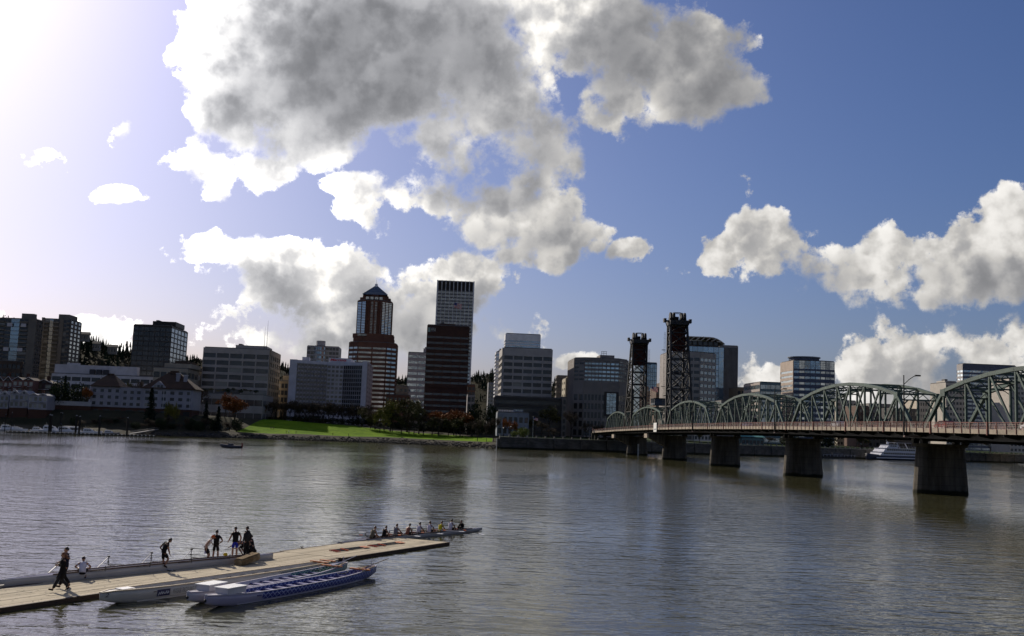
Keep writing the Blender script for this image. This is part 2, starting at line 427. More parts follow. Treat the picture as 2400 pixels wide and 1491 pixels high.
# ------------------------------------------------------------------ sea wall along the park
def seawall():
    pts = [(WALLX, shore(WALLX)), (50, 528), (137, 580), (250, 652), (340, 700), (480, 775)]
    conc = mat('wall_concrete', (0.10, 0.095, 0.085), 0.9, 0.3, 0.3, bump=0.05, spec=0.2, stretch=(1, 1, 3), tide=0.9)
    cap = mat('wall_cap_concrete', (0.22, 0.21, 0.19), 0.9, 0.2, 0.5, spec=0.2)
    w = thing('sea_wall', 'long dark concrete river wall with posts, running from the lawn under the bridge', 'wall', (0, 0, 0))
    a = MB(); a.box(WALLX - 1.0, WALLX - 0.02, pts[0][1] - 0.2, pts[0][1] + 26, -2, 5.0); a.build('end_wall', conc, w)
    for (x0, y0), (x1, y1) in zip(pts[:-1], pts[1:]):
        p = Vector((x0, y0, 0)); q = Vector((x1, y1, 0)); L = (q - p).length; e = (q - p) / L; n = Vector((e.y, -e.x, 0))
        k = max(1, round(L / 14.0)); s = L / k
        pan = MB(); pan.obox((0, 0, -2), e, n, s - 0.12, 7.55, 0.5, -0.8); me = pan.mesh('wall_panel', conc)
        rib = MB(); rib.obox((0, 0, -2), e, n, 0.9, 7.2, 0.85, 0.45); mr = rib.mesh('buttress', conc)
        top = MB(); top.obox((0, 0, 5.56), e, n, s - 0.02, 0.35, 0.75, -0.85); mt = top.mesh('coping', cap)
        post = MB(); post.obox((0, 0, 5.92), e, n, 0.55, 0.95, 0.3, -0.25); mp_ = post.mesh('post', cap)
        rail = MB(); rail.obox((0.56, 0, 6.5), e, n, s / 3 - 0.6, 0.12, 0.1, -0.02); mrl = rail.mesh('rail', mat('dark_rail', (0.03, 0.03, 0.03), 0.6))
        for i in range(k):
            o = p + e * (i * s)
            place('wall_panel', me, w, o); place('buttress', mr, w, o); place('coping', mt, w, o)
            for j in range(3): place('post', mp_, w, o + e * (j * s / 3)); place('rail', mrl, w, o + e * (j * s / 3))
seawall()

# ------------------------------------------------------------------ hills behind the town
def hills():
    ridge = [(-30, 700), (0, 744), (40, 748), (75, 760), (190, 792), (215, 787), (250, 800), (300, 812), (330, 822), (440, 838), (470, 834), (560, 845), (660, 852), (720, 868), (800, 880), (930, 884), (1050, 883),
             (1110, 876), (1160, 872), (1220, 880), (1300, 893), (1400, 905), (1600, 925), (1900, 950), (2200, 970), (2500, 985), (3200, 1010)]
    near = mat('hill_woods', (0.020, 0.021, 0.013), 0.95, 0.3, 0.02, spec=0.02, col2=(0.038, 0.034, 0.021), detail=6)
    def prof(px):   # the slope on the far left stands nearer, the wooded ridge farther back
        return 1250.0 + 1150.0 * ss((px - 260) / 420.0)
    cols = list(range(-900, 3300, 15)); rows = 14
    vs = []; tops = []
    for px in cols:
        yy = ridge[0][1] - (ridge[0][0] - px) * 0.02 if px < ridge[0][0] else lerp_pts(ridge, px)
        Y = prof(px); p = at(px, yy, Y)
        for j in range(rows):
            t = j / (rows - 1)
            f = ss(t) * 0.96 + 0.04 * t
            vs.append((p.x * (0.72 + 0.28 * t), Y * (0.72 + 0.28 * t), 6 + (p.z - 14 - 6) * f + (1.8 * math.sin(px * 0.045 + j) + 1.2 * math.sin(px * 0.11 - 2 * j)) * min(t * 3, 1) * (1 if j < rows - 1 else 0.4)))
        vs.append((p.x * 1.3, Y * 1.3, p.z * 0.55))
    n = rows + 1
    mbh = MB(); mbh.add(vs, [(i*n+j, (i+1)*n+j, (i+1)*n+j+1, i*n+j+1) for i in range(len(cols)-1) for j in range(n-1)])
    o = struct('hills', mbh, near, True)
    # the woods on them read as one mass: conifers and bare crowns as one object
    rg = random.Random(5); w = [MB(), MB()]
    for _ in range(9500):
        i = rg.randrange(len(cols) - 1); 
        if cols[i] < -250 or cols[i] > 2000 and rg.random() < 0.7: continue
        j = rows - 1 - int(abs(rg.gauss(0, 3.0 if rg.random() < .5 else 6.0)))
        if j < 1: continue
        a = Vector(vs[i*n+j]); b = Vector(vs[(i+1)*n+min(j+1, rows-1)]); p = a.lerp(b, rg.random()) + Vector((rg.uniform(-6, 6), 0, -1))
        d = p.y / 2000.0
        if rg.random() < 0.45:
            h = rg.uniform(9, 21) * (0.45 + 0.55 * d); r = h * rg.uniform(0.14, 0.2)
            for k in range(3):
                z0 = h * (0.12 + 0.27 * k); rr = r * (1 - 0.27 * k); m_ = 6; ph = rg.random() * 6
                ring = [p + Vector((rr * rg.uniform(.7, 1.25) * math.cos(ph + 6.283 * q / m_), rr * math.sin(ph + 6.283 * q / m_), z0)) for q in range(m_)]
                w[0].add(ring + [p + Vector((0, 0, z0 + h * 0.42))], [(q, (q+1) % m_, m_) for q in range(m_)])
        else:
            h = rg.uniform(5, 11) * (0.5 + 0.5 * d)
            for k in range(9):
                c = p + Vector((rg.gauss(0, h*.35), rg.gauss(0, h*.3), h * rg.uniform(.2, 1.0))); s_ = h * rg.uniform(.1, .26)
                u = Vector((rg.gauss(0,1), rg.gauss(0,1), rg.gauss(0,1))).normalized() * s_; v = u.orthogonal().normalized() * s_
                w[1].add([c-u, c+v, c+u, c-v], [(0,1,2,3)])
    for q, m_, nm in ((w[0], mat('conifer_needles', (0.012, 0.02, 0.011), 0.95, 0.3, 0.05, spec=0.05), 'conifer_forest'), (w[1], mat('bare_woods', (0.038, 0.033, 0.020), 0.95, 0.3, 0.05, spec=0.05), 'bare_forest')):
        f = q.build(nm, m_); f['kind'] = 'stuff'
        f['label'] = 'dark fir woods on the far ridge' if nm[0] == 'c' else 'bare spring woods on the hillside'; f['category'] = 'forest'
    # houses on the slope
    wh = mat('hill_house_wall', (0.16, 0.15, 0.135), 0.8); rf = mat('hill_house_roof', (0.05, 0.045, 0.04), 0.8)
    for px, py, wd, lab in ((198, 790, 8, 'small house on the hilltop beside the tall apartment tower'), (225, 812, 7, 'pale house on the wooded slope below the hilltop house'), (262, 820, 9, 'wide low house on the slope, nearest to the black tower')):
        p = at(px, py, 1150); t = thing('hillside_house', lab, 'house', p, 0.2, 'houses on the wooded hill')
        MB().box(-wd/2, wd/2, 0, 9, -5, 3).build('wall', wh, t)
        MB().add([(-wd/2-1, -1, 3.01), (wd/2+1, -1, 3.01), (wd/2+1, 10, 3.01), (-wd/2-1, 10, 3.01), (-wd/2-1, 4.5, 6), (wd/2+1, 4.5, 6)], [(0,1,5,4), (2,3,4,5), (0,4,3), (1,2,5), (0,3,2,1)]).build('roof', rf, t)
        for k in range(3): MB().box(-wd/2 + wd*(k+.25)/3, -wd/2 + wd*(k+.8)/3, -0.05, 0.1, -2, 1.2).build('window', mat('glass_dark', (0.02, 0.022, 0.026), 0.12, 0.1, 0.1), t)
hills()

# ------------------------------------------------------------------ the truss bridge with its lift towers
BR0 = Vector((76.74, 184.79, 0)); BD = Vector((-math.sin(GRID), math.cos(GRID), 0)); BC = Vector((math.cos(GRID), math.sin(GRID), 0))
SPAN = 70.0; LIFT = 75.0
GREEN = mat('bridge_green_paint', (0.040, 0.070, 0.056), 0.55, 0.25, 0.8, metal=0.0, spec=0.4)
DSTEEL = mat('tower_dark_steel', (0.013, 0.014, 0.015), 0.6, 0.25, 0.5, spec=0.4)
CONC = mat('pier_concrete', (0.12, 0.105, 0.085), 0.9, 0.25, 0.35, bump=0.06, spec=0.15, stretch=(1, 1, 0.5), detail=8, tide=0.7, joints=1.55)
RUST = mat('counterweight_red', (0.055, 0.016, 0.012), 0.8, 0.25, 0.5, spec=0.2)
ASPH = mat('bridge_asphalt', (0.05, 0.05, 0.05), 0.9, 0.2, 1.0)
FASC = mat('fascia_concrete', (0.32, 0.27, 0.21), 0.85, 0.2, 0.4, spec=0.2, stretch=(1, 1, 3))
REDP = mat('railing_red_brown', (0.16, 0.045, 0.03), 0.65, 0.2, 1.0)
RAILG = mat('railing_pale_metal', (0.31, 0.22, 0.19), 0.5, 0.15, 1.0, metal=0.3)
TX = 3.75           # half distance between the two truss planes
DX = 10.2           # half width of the deck with both outer walks
def brz(s):         # height of the handrail along the bridge: a long flat crest
    y = BR0.y + s
    return 12.85 - 1.0 * ((y - 310.0) / 172.0) ** 2
def deckz(s): return brz(s) - 1.12
def BP(s, c, z): return BR0 + BD * s + BC * c + Vector((0, 0, z))
NP = 9
def truss_profile(k):   # height of the top chord over the deck at panel point k
    t = (k - NP / 2) / (NP / 2 - 1); return 9.3 - 2.75 * t * t
def truss_span(label, s0, L, group=None, lift=False):
    t = thing('truss_span', label, 'bridge span', BP(s0, 0, deckz(s0)), GRID, group)
    sl = (deckz(s0 + L) - deckz(s0)) / L
    gap = 1.7; pl = (L - 2 * gap) / NP
    def P(k, c, h): y = gap + k * pl; return Vector((c, y, sl * y + h))
    def put(name, fn):
        q = MB(); fn(q); q.build(name, GREEN, t)
    for c in (-TX, TX):
        top = [P(k, c, truss_profile(k)) for k in range(1, NP)]
        bot = [P(k, c, -0.35) for k in range(NP + 1)]
        put('bottom_chord', lambda q: q.bar(bot[0], bot[-1], 0.45, 0.6))
        for a, b in zip(top[:-1], top[1:]): put('top_chord', lambda q: q.bar(a, b + (b - a).normalized() * 0.12, 0.55, 0.62))
        put('end_post', lambda q: q.bar(bot[0], top[0], 0.55, 0.6)); put('end_post', lambda q: q.bar(bot[NP], top[-1], 0.55, 0.6))
        for k in range(1, NP): put('vertical', lambda q: (q.bar(bot[k], top[k-1], 0.34, 0.34)))
        for k in range(1, NP):
            if k < NP // 2 + 1 and k < NP - 1: put('diagonal', lambda q: q.bar(top[k-1], bot[k+1], 0.26, 0.40))
            if k > NP // 2 and k > 1: put('diagonal', lambda q: q.bar(top[k-1], bot[k-1], 0.24, 0.38))
        for k in (1, NP - 1): put('gusset', lambda q: q.obox(P(k, c - 0.3, truss_profile(k) - 0.9) - Vector((0, 0.8, 0)), (0, 1, 0), (1, 0, 0), 1.6, 1.2, 0.6))
    for k in range(1, NP):
        h = truss_profile(k)
        def strut(q):
            for dz in (0.1, -1.05): q.bar(P(k, -TX, h + dz), P(k, TX, h + dz), 0.24, 0.24)
            for j in range(6):
                x0 = -TX + 2 * TX * j / 6; x1 = x0 + 2 * TX / 6
                q.bar(P(k, x0, h - 1.05 if j % 2 else h), P(k, x1, h if j % 2 else h - 1.05), 0.12, 0.12)
        put('sway_frame', strut)
        if k < NP - 1:
            def lat(q):
                q.bar(P(k, -TX, h), P(k+1, TX, truss_profile(k+1)), 0.16, 0.2); q.bar(P(k, TX, h), P(k+1, -TX, truss_profile(k+1)), 0.16, 0.2)
            put('lateral_bracing', lat)
        if k in (1, NP - 1):
            for c in (-1, 1): put('portal_brace', lambda q: q.bar(P(k, c * TX, h - 3.2), P(k, c * (TX - 2.2), h - 1.0), 0.22, 0.22))
    return t
SP = [(-SPAN, SPAN), (0, SPAN), (SPAN, SPAN), (2*SPAN, SPAN), (3*SPAN, LIFT), (3*SPAN + LIFT, SPAN)]
labs = ['green camelback truss span of the bridge, cut off at the right edge', 'green truss span between the two largest bridge piers, second from the right edge',
        'green truss span third from the right edge of the photo', 'green truss span that ends at the taller-looking lift tower', 'green lift span hanging between the two towers', 'smallest green truss span, on the town side of both towers']
for (s0, L), lb in zip(SP, labs): truss_span(lb, s0, L, 'arched truss spans of the bridge')

# deck: slab, girders and fascia, span by span
for i, (s0, L) in enumerate(SP):
    nm = ['nearest deck section of the bridge, cut by the right edge', 'deck section of the second truss span from the right edge', 'deck section of the third truss span from the right edge',
          'deck section leading up to the taller-looking lift tower', 'deck section between the two lift towers', 'deck section from the far tower to the town']
    t = thing('bridge_deck', nm[i] + ', pale edge over dark girders', 'bridge deck', BP(s0, 0, deckz(s0)), GRID, 'deck sections of the bridge')
    sl = (deckz(s0 + L) - deckz(s0)) / L
    def slab(q, x0, x1, z0, z1, y0=0.04, y1=None):
        y1 = L - 0.04 if y1 is None else y1
        q.add([(x0,y0,sl*y0+z0),(x1,y0,sl*y0+z0),(x1,y1,sl*y1+z0),(x0,y1,sl*y1+z0),(x0,y0,sl*y0+z1),(x1,y0,sl*y0+z1),(x1,y1,sl*y1+z1),(x0,y1,sl*y1+z1)],
              [(0,3,2,1),(4,5,6,7),(0,1,5,4),(1,2,6,5),(2,3,7,6),(3,0,4,7)])
    q = MB(); slab(q, -DX + 0.25, DX - 0.25, -0.32, 0.0); q.build('roadway', ASPH, t)
    for sgn in (-1, 1):
        q = MB(); slab(q, *sorted((sgn * DX, sgn * (DX - 0.22))), -0.55, 0.10); q.build('fascia', FASC, t)
        q = MB(); slab(q, *sorted((sgn * (DX - 0.3), sgn * (DX - 3.2))), 0.004, 0.16); q.build('walkway', mat('walk_concrete', (0.32, 0.29, 0.25), 0.9), t)
    for x in (-7.4, -TX, 0, TX, 7.4): q = MB(); slab(q, x - 0.22, x + 0.22, -1.55, -0.34); q.build('girder', DSTEEL, t)
    for k in range(10):
        y = L * (k + 0.5) / 10
        q = MB(); q.add([(-DX + .4, y-.15, sl*y-.9), (-TX, y-.15, sl*y-2.0), (TX, y-.15, sl*y-2.0), (DX - .4, y-.15, sl*y-.9), (-DX + .4, y+.15, sl*y-.9), (-TX, y+.15, sl*y-2.0), (TX, y+.15, sl*y-2.0), (DX - .4, y+.15, sl*y-.9),
                       (-DX + .4, y-.15, sl*y-.36), (DX - .4, y-.15, sl*y-.36), (-DX + .4, y+.15, sl*y-.36), (DX - .4, y+.15, sl*y-.36)],
                      [(0,1,2,3,9,8), (10,11,7,6,5,4), (0,4,5,1), (1,5,6,2), (2,6,7,3), (3,7,11,9), (8,10,4,0), (8,9,11,10)])
        q.build('floor_beam', DSTEEL, t)
# railing on both edges
for i, (s0, L) in enumerate(SP):
    for sgn in (-1, 1):
        side = 'river side facing the dock' if sgn < 0 else 'far side of the deck'
        wh = ['cut by the right edge', 'on the second span from the right edge', 'on the third span from the right edge', 'on the span before the near tower', 'between the towers', 'nearest the town'][i]
        t = thing('bridge_railing', f'red brown bridge railing {wh}, ' + ('dock side' if sgn < 0 else 'far side'), 'railing', BP(s0, sgn * DX, deckz(s0)), GRID, 'railings of the bridge')
        sl = (deckz(s0 + L) - deckz(s0)) / L
        n = 28 if i < 3 else 14
        bp_ = MB().box(-0.05, 0.05, -0.05, 0.05, -0.5, 1.12).mesh('post', REDP)
        bg_ = MB().box(-0.13, 0.13, -0.13, 0.13, -0.7, 1.2).mesh('post', REDP)
        for k in range(n):
            y = 0.15 + (L - 0.3) * k / n; place('post', bg_ if k % 7 == 0 else bp_, t, (sgn * 0.05, y, sl * y))
        for z, r in ((1.09, 0.045), (0.84, 0.022), (0.6, 0.022), (0.36, 0.022), (0.16, 0.03)):
            MB().bar((0, 0.1, sl*.1+z), (0, L - 0.1, sl*(L-.1)+z), r*2, r*2).build('rail', RAILG if r < 0.04 else REDP, t)
        if i < 4 and sgn < 0:
            q = MB(); m_ = int(L / 0.7)
            for k in range(m_):
                y = 0.3 + k * 0.7; q.bar((0.03, y, sl*y+0.15), (0.03, y + 0.35, sl*(y+.35)+1.05), 0.022, 0.03); q.bar((-0.0, y+.35, sl*(y+.35)+1.05), (0.0, y + 0.7, sl*(y+.7)+0.15), 0.022, 0.03)
            q.build('lattice', RAILG, t)

# piers
def stadium(w, d, n=8):
    r = d / 2; pts = []
    for s, a0 in ((1, -90), (-1, 90)):
        for k in range(n + 1):
            a = R(a0 + 180 * k / n); pts.append((s * (w / 2 - r) + r * math.cos(a), r * math.sin(a)))
    return pts
PIERS = [0, SPAN, 2*SPAN, 3*SPAN, 3*SPAN + LIFT, 4*SPAN + LIFT]
plab = ['largest concrete bridge pier, its left flank sunlit, standing in the river', 'second largest concrete bridge pier in the river', 'middle concrete bridge pier in the river',
        'concrete bridge pier under the taller-looking lift tower', 'concrete bridge pier under the smaller-looking lift tower, with a depth gauge', 'last bridge pier at the town bank']
for i, s in enumerate(PIERS):
    zt = deckz(s) - 2.1
    t = thing('bridge_pier', plab[i], 'pier', BP(s, 0, 0), GRID, 'piers of the bridge')
    w = 9.7; q = MB(); ns = 7
    rings = []
    for k in range(ns + 1):
        f = k / ns; z = -3 + (zt - 0.9 + 3) * f; ww = w + 0.5 - 1.7 * f; dd = 4.6 - 0.8 * f
        rings.append([(x, y, z) for x, y in stadium(ww, dd)])
    q.loft(rings); q.build('shaft', CONC, t)
    MB().prism(stadium(9.5, 4.6), zt - 0.9, zt - 0.35, stadium(9.9, 5.0)).build('cap', CONC, t)
    for c in (-TX, TX):
        for dy in (-1.7, 1.7): MB().box(c - 0.5, c + 0.5, dy - 0.5, dy + 0.5, zt - 0.35, deckz(s) - 0.9).build('bearing', DSTEEL, t)
    if i in (3, 4):
        MB().add([(-10.5, -2.6, zt - 1.1), (-4.2, -2.6, zt - 4.4), (-4.2, 2.6, zt - 4.4), (-10.5, 2.6, zt - 1.1), (-10.5, -2.6, zt - 0.2), (-4.0, -2.6, zt - 0.2), (-4.0, 2.6, zt - 0.2), (-10.5, 2.6, zt - 0.2)],
                 [(0,3,2,1), (4,5,6,7), (0,1,5,4), (1,2,6,5), (2,3,7,6), (3,0,4,7)]).build('bracket', CONC, t)
        MB().box(-11.2, -10.4, -2.9, 2.9, zt - 1.5, zt + 0.1).build('bracket_end', FASC, t)
    if i == 4: MB().box(-0.35, 0.35, -2.75, -2.55, -1, 5.0).build('depth_gauge', mat('gauge_white', (0.5, 0.5, 0.48), 0.7), t)

# lift towers
def tower(label, s, sgn):
    """sgn: +1 when the lift span lies on the far side of the tower"""
    t = thing('lift_tower', label, 'bridge tower', BP(s, 0, deckz(s)), GRID, 'lift towers of the bridge')
    HT = 41.0; b0 = sgn * 1.2; bk = -sgn
    fx = 3.15
    def leg(y0, y1, z): return y0 + (y1 - y0) * z / HT
    def F(c, z): return Vector((c * fx, b0, z))
    def Bk(c, z): return Vector((c * (fx + 0.9 * (1 - z / HT)), leg(b0 + bk * 13.0, b0 + bk * 4.2, z), z))
    zs = [0.0, 8.5, 15.0, 21.0, 26.5, 31.5, 36.5, HT]
    def put(name, *bars, m=DSTEEL):
        q = MB()
        for b in bars: q.bar(*b)
        q.build(name, m, t)
    for c in (-1, 1):
        put('leg', (F(c, -1.0), F(c, HT), 0.85, 0.85)); put('leg', (Bk(c, -1.0), Bk(c, HT), 0.7, 0.7))
        put('guide_rail', (F(c, 6) + V(0, sgn*0.6, 0), F(c, HT) + V(0, sgn*0.6, 0), 0.22, 0.22))
        for a, b in zip(zs[:-1], zs[1:]):
            put('side_brace', (F(c, a), Bk(c, b), 0.34, 0.34), (Bk(c, a), F(c, b), 0.34, 0.34), (F(c, b), Bk(c, b), 0.36, 0.36))
    for a, b in zip(zs[:-1], zs[1:]):
        if a >= 8:
            put('cross_brace', (F(-1, a), F(1, b), 0.34, 0.34), (F(1, a), F(-1, b), 0.34, 0.34), (F(-1, b), F(1, b), 0.42, 0.42))
            put('cross_brace', (Bk(-1, a), Bk(1, b), 0.32, 0.32), (Bk(1, a), Bk(-1, b), 0.32, 0.32), (Bk(-1, b), Bk(1, b), 0.4, 0.4))
    yc = b0 + bk * 2.0
    MB().box(-2.72, 2.72, yc - 1.3, yc + 1.3, 29.6, 38.9).build('counterweight', RUST, t)
    MB().box(-2.8, 2.8, yc - 1.42, yc + 1.42, 38.91, 39.35).build('counterweight_cap', mat('weathered_concrete', (0.16, 0.15, 0.14), 0.9), t)
    q = MB()
    for x in (-2.0, -1.4, 1.4, 2.0): q.tube((x, yc, 39.3), (x, yc, HT + 1.2), 0.06, n=5)
    q.build('lifting_rope', DSTEEL, t)
    # head of the tower: girders, machinery deck, sheaves
    MB().box(-3.6, 3.6, yc - 4.3, yc + 3.2, HT - 1.6, HT + 0.1).build('head_girder', DSTEEL, t)
    MB().box(-4.9, 4.9, yc - 0.6, yc + 0.6, HT - 0.2, HT + 0.35).build('head_beam', DSTEEL, t)
    for c in (-1, 1):
        MB().box(c*4.9 - 0.45, c*4.9 + 0.45, yc - 1.0, yc + 1.0, HT - 0.5, HT + 1.0).build('lamp_platform', DSTEEL, t)
        put('knee_brace', (V(c*3.2, yc, HT - 3.6), V(c*4.8, yc, HT - 0.1), 0.22, 0.22))
        for x in (c*1.5, c*2.7): 
            q = MB(); q.tube((x - 0.32, yc, HT + 1.7), (x + 0.32, yc, HT + 1.7), 1.75, n=20)
            q.build('sheave', DSTEEL, t)
            MB().box(x - 0.55, x + 0.55, yc - 1.1, yc + 1.1, HT + 0.11, HT + 1.2).build('sheave_bearing', DSTEEL, t)
    q = MB()
    q.path([V(-1.4, yc, HT + .1), V(-1.2, yc, HT + 3.4), V(1.2, yc, HT + 3.4), V(1.4, yc, HT + .1)], 0.16)
    q.path([V(-1.4, yc+1.6, HT + .1), V(-1.2, yc+1.6, HT + 3.2), V(1.2, yc+1.6, HT + 3.2), V(1.4, yc+1.6, HT + .1)], 0.12)
    q.build('hoist_frame', DSTEEL, t)
    MB().box(-0.8, 0.8, yc + 1.2, yc + 2.6, HT + 0.11, HT + 2.0).build('machine_house', DSTEEL, t)
    for c in (-1, 1):
        q = MB(); z = 4.0
        x = c * (fx + 0.9)
        q.bar((x, b0, 1.0), (x, b0, HT - 4), 0.08); q.bar((x + .5*c, b0, 1.0), (x + .5*c, b0, HT - 4), 0.08)
        while z < HT - 4: q.bar((x, b0, z), (x + .5*c, b0, z), 0.06); z += 1.6
        q.build('ladder', DSTEEL, t)
        for z in (16.0, 30.0): MB().box(min(x, x + c*1.3), max(x, x + c*1.3), b0 - 0.9, b0 + 0.9, z, z + 0.14).build('landing', DSTEEL, t)
    put('cross_arm', (V(-4.6, b0, 12.5), V(-3.1, b0, 12.8), 0.25, 0.25), (V(3.1, b0, 12.8), V(5.0, b0, 13.0), 0.25, 0.25))
    return t
tower('dark steel lift tower with a red counterweight, the taller-looking one nearer the camera', 3*SPAN, 1)
tower('dark steel lift tower with a red counterweight, the smaller-looking one nearer the town', 3*SPAN + LIFT, -1)
# operator's house on the lift span
t = thing('operator_house', 'small dark control house on top of the lift span', 'control house', BP(3*SPAN + 30, 0, deckz(3*SPAN+30) + 9.9), GRID)
MB().box(-2.6, 2.6, -4, 4, 0, 2.6).build('wall', mat('control_house_blue', (0.03, 0.045, 0.07), 0.6), t)
MB().box(-3.0, 3.0, -4.4, 4.4, 2.61, 2.85).build('roof', DSTEEL, t)
for k in range(4): MB().box(-2.66, -2.55, -3.4 + k*1.8, -2.2 + k*1.8, 1.0, 2.1).build('window', mat('glass_dark', (0.02, 0.022, 0.026), 0.12), t)
for c in (-1, 1): MB().bar((c*3.6, -6, 1.2), (c*3.6, 6, 1.2), 0.1).bar((c*3.6, -6, 0), (c*3.6, -6, 1.2), 0.1).bar((c*3.6, 6, 0), (c*3.6, 6, 1.2), 0.1).build('guard_rail', GREEN, t)
for c in (-1, 1): MB().box(c*3.6 - 0.25, c*3.6 + 0.25, -7, 7, -0.25, 0).build('support_beam', GREEN, t)

# ramp down into the town behind the last span
sE = 4*SPAN + LIFT
t = thing('approach_ramp', 'bridge ramp running down into the town behind the last span', 'ramp', (0, 0, 0))
a = [BP(sE + 0.1, -DX, deckz(sE)), BP(sE + 0.1, DX, deckz(sE)), BP(sE + 26, DX, 10.9), BP(sE + 26, -DX + 4, 10.9)]
q = MB(); q.add([p - Vector((0,0,1.2)) for p in a] + a, [(0,3,2,1),(4,5,6,7),(0,1,5,4),(1,2,6,5),(2,3,7,6),(3,0,4,7)]); q.build('ramp_slab', CONC, t)
for k in range(2):
    s = sE + 8 + 12*k; z = deckz(sE) - (deckz(sE) - 10.9) * (s - sE) / 26
    for c in (-7, 7): MB().box(-0.8, 0.8, -0.8, 0.8, 3.0, z - 1.3).build('column', CONC, t, loc=BP(s, c, 0))
q = MB()
for sg in (0, 1):
    p0, p1 = (a[0], a[3]) if sg == 0 else (a[1], a[2])
    q.bar(p0 + V(0,0,1.05), p1 + V(0,0,1.05), 0.1, 0.1); q.bar(p0 + V(0,0,.55), p1 + V(0,0,.55), 0.06, 0.06)
    for k in range(40): q.bar(p0.lerp(p1, k/39), p0.lerp(p1, k/39) + V(0,0,1.05), 0.07)
q.build('ramp_railing', REDP, t)

# street lamps on the bridge: davit poles standing on brackets outside the railing
def street_lamp(s, label, c=-DX - 0.25, h=9.0, arm=2.5, sg=1):
    t = thing('street_lamp', label, 'street lamp', BP(s, c, deckz(s)), GRID, 'street lamps along the bridge')
    MB().tube((0,0,-1.4), (0,0,h), 0.15, 0.09, 8).build('pole', DSTEEL, t)
    MB().path([V(0,0,h - 1.6), V(sg*.35*arm,0,h - 0.75), V(sg*.7*arm,0,h - .15), V(sg*arm,0,h)], 0.07).build('arm', DSTEEL, t)
    MB().box(sg*arm - 0.55 if sg > 0 else sg*arm - 0.4, sg*arm + 0.4 if sg > 0 else sg*arm + 0.55, -0.17, 0.17, h - 0.12, h + 0.12).build('lamp_head', DSTEEL, t)
    MB().box(-0.12, 3.6, -0.35, 0.05, -1.45, -1.2).build('bracket', RAILG, t)
street_lamp(-8.5, 'tall street lamp with a long arm, nearest on the bridge railing'); street_lamp(60, 'street lamp pole on the railing beside the second span'); street_lamp(140, 'street lamp pole on the railing by the third span')
street_lamp(-6, 'street lamp on the far side of the deck, only its arm showing over the truss', DX + 0.25, 7.2, 2.5, -1)
# white notice board hung on the railing
t = thing('notice_board', 'white square notice board hung on the bridge railing near the tower', 'sign', BP(196, -DX - 0.3, deckz(196)), GRID)
MB().box(-0.06, 0.06, -2.6, 2.6, -1.4, 1.9).build('panel', mat('sign_white', (0.75, 0.75, 0.72), 0.6, 0.05), t)
MB().box(-0.14, -0.07, -1.6, 1.6, -0.6, -0.2).build('lettering', mat('sign_grey', (0.35, 0.35, 0.36), 0.6), t)
MB().box(0.07, 0.25, -2.2, -2.0, -1.2, 1.6).build('bracket', DSTEEL, t)

# ------------------------------------------------------------------ the town
def glass(name, col, refl=0.25, rough=0.08, blind=0.12):
    """window glass: dark room behind, sky mirrored in front; some panes have blinds"""
    if name in MATS: return MATS[name]
    m = bpy.data.materials.new(name); m.use_nodes = True
    nt = m.node_tree; nt.nodes.clear(); B = NB(nt)
    out = B.n('ShaderNodeOutputMaterial'); p = B.n('ShaderNodeBsdfPrincipled'); g = B.n('ShaderNodeBsdfGlossy'); mx = B.n('ShaderNodeMixShader')
    oi = B.n('ShaderNodeObjectInfo'); rnd = oi.outputs['Random']
    tc = B.n('ShaderNodeTexCoord')
    wob = B.noise(B.v('ADD', tc.outputs['Object'], B.v('SCALE', (31.0, 7.0, 3.0), scale=rnd)), 0.35, 2, 0.5)
    bl = B.m('GREATER_THAN', rnd, 1.0 - blind)
    dark = B.mix(rnd, tuple(c * 0.6 for c in col), tuple(c * 1.5 for c in col))
    B.put(p.inputs['Base Color'], B.mix(B.m('MULTIPLY', bl, 0.75), dark, (0.24, 0.23, 0.20)))
    p.inputs['Roughness'].default_value = 0.35
    g.inputs['Roughness'].default_value = rough; g.inputs['Color'].default_value = (0.82, 0.9, 0.95, 1)
    bp = B.n('ShaderNodeBump'); bp.inputs['Distance'].default_value = 0.05; B.put(bp.inputs['Height'], wob); B.put(g.inputs['Normal'], bp.outputs[0])
    fr = B.n('ShaderNodeFresnel'); fr.inputs[0].default_value = 1.5
    k = B.m('MULTIPLY_ADD', fr.outputs[0], 0.36, B.m('MULTIPLY', B.m('MULTIPLY_ADD', rnd, 0.5, 0.75), refl), clamp=True)
    B.put(mx.inputs[0], k); nt.links.new(p.outputs[0], mx.inputs[1]); nt.links.new(g.outputs[0], mx.inputs[2]); nt.links.new(mx.outputs[0], out.inputs[0])
    MATS[name] = m
    return m
G_DARK = glass('glass_office', (0.014, 0.015, 0.018), 0.012, 0.1, 0.06)
G_BLACK = glass('glass_black', (0.009, 0.008, 0.008), 0.015, 0.15, 0.0)
G_SKY = glass('glass_mirror', (0.03, 0.04, 0.05), 0.32, 0.06, 0.08)
G_CYAN = glass('glass_cyan', (0.04, 0.09, 0.10), 0.40, 0.06, 0.0)
G_BLUE = glass('glass_blue', (0.02, 0.035, 0.06), 0.30, 0.06, 0.03)
G_MID = glass('glass_mid', (0.025, 0.032, 0.04), 0.20, 0.06, 0.10)
G_DIM = glass('glass_dim_blue', (0.018, 0.020, 0.030), 0.035, 0.08, 0.04)
ROOFM = mat('roof_gravel', (0.12, 0.115, 0.11), 0.95, 0.2, 0.4)
def C(name, col, **k): return mat('facade_' + name, col, k.pop('rough', 0.85), k.pop('var', 0.10), k.pop('scale', 0.25), spec=k.pop('spec', 0.25), **k)

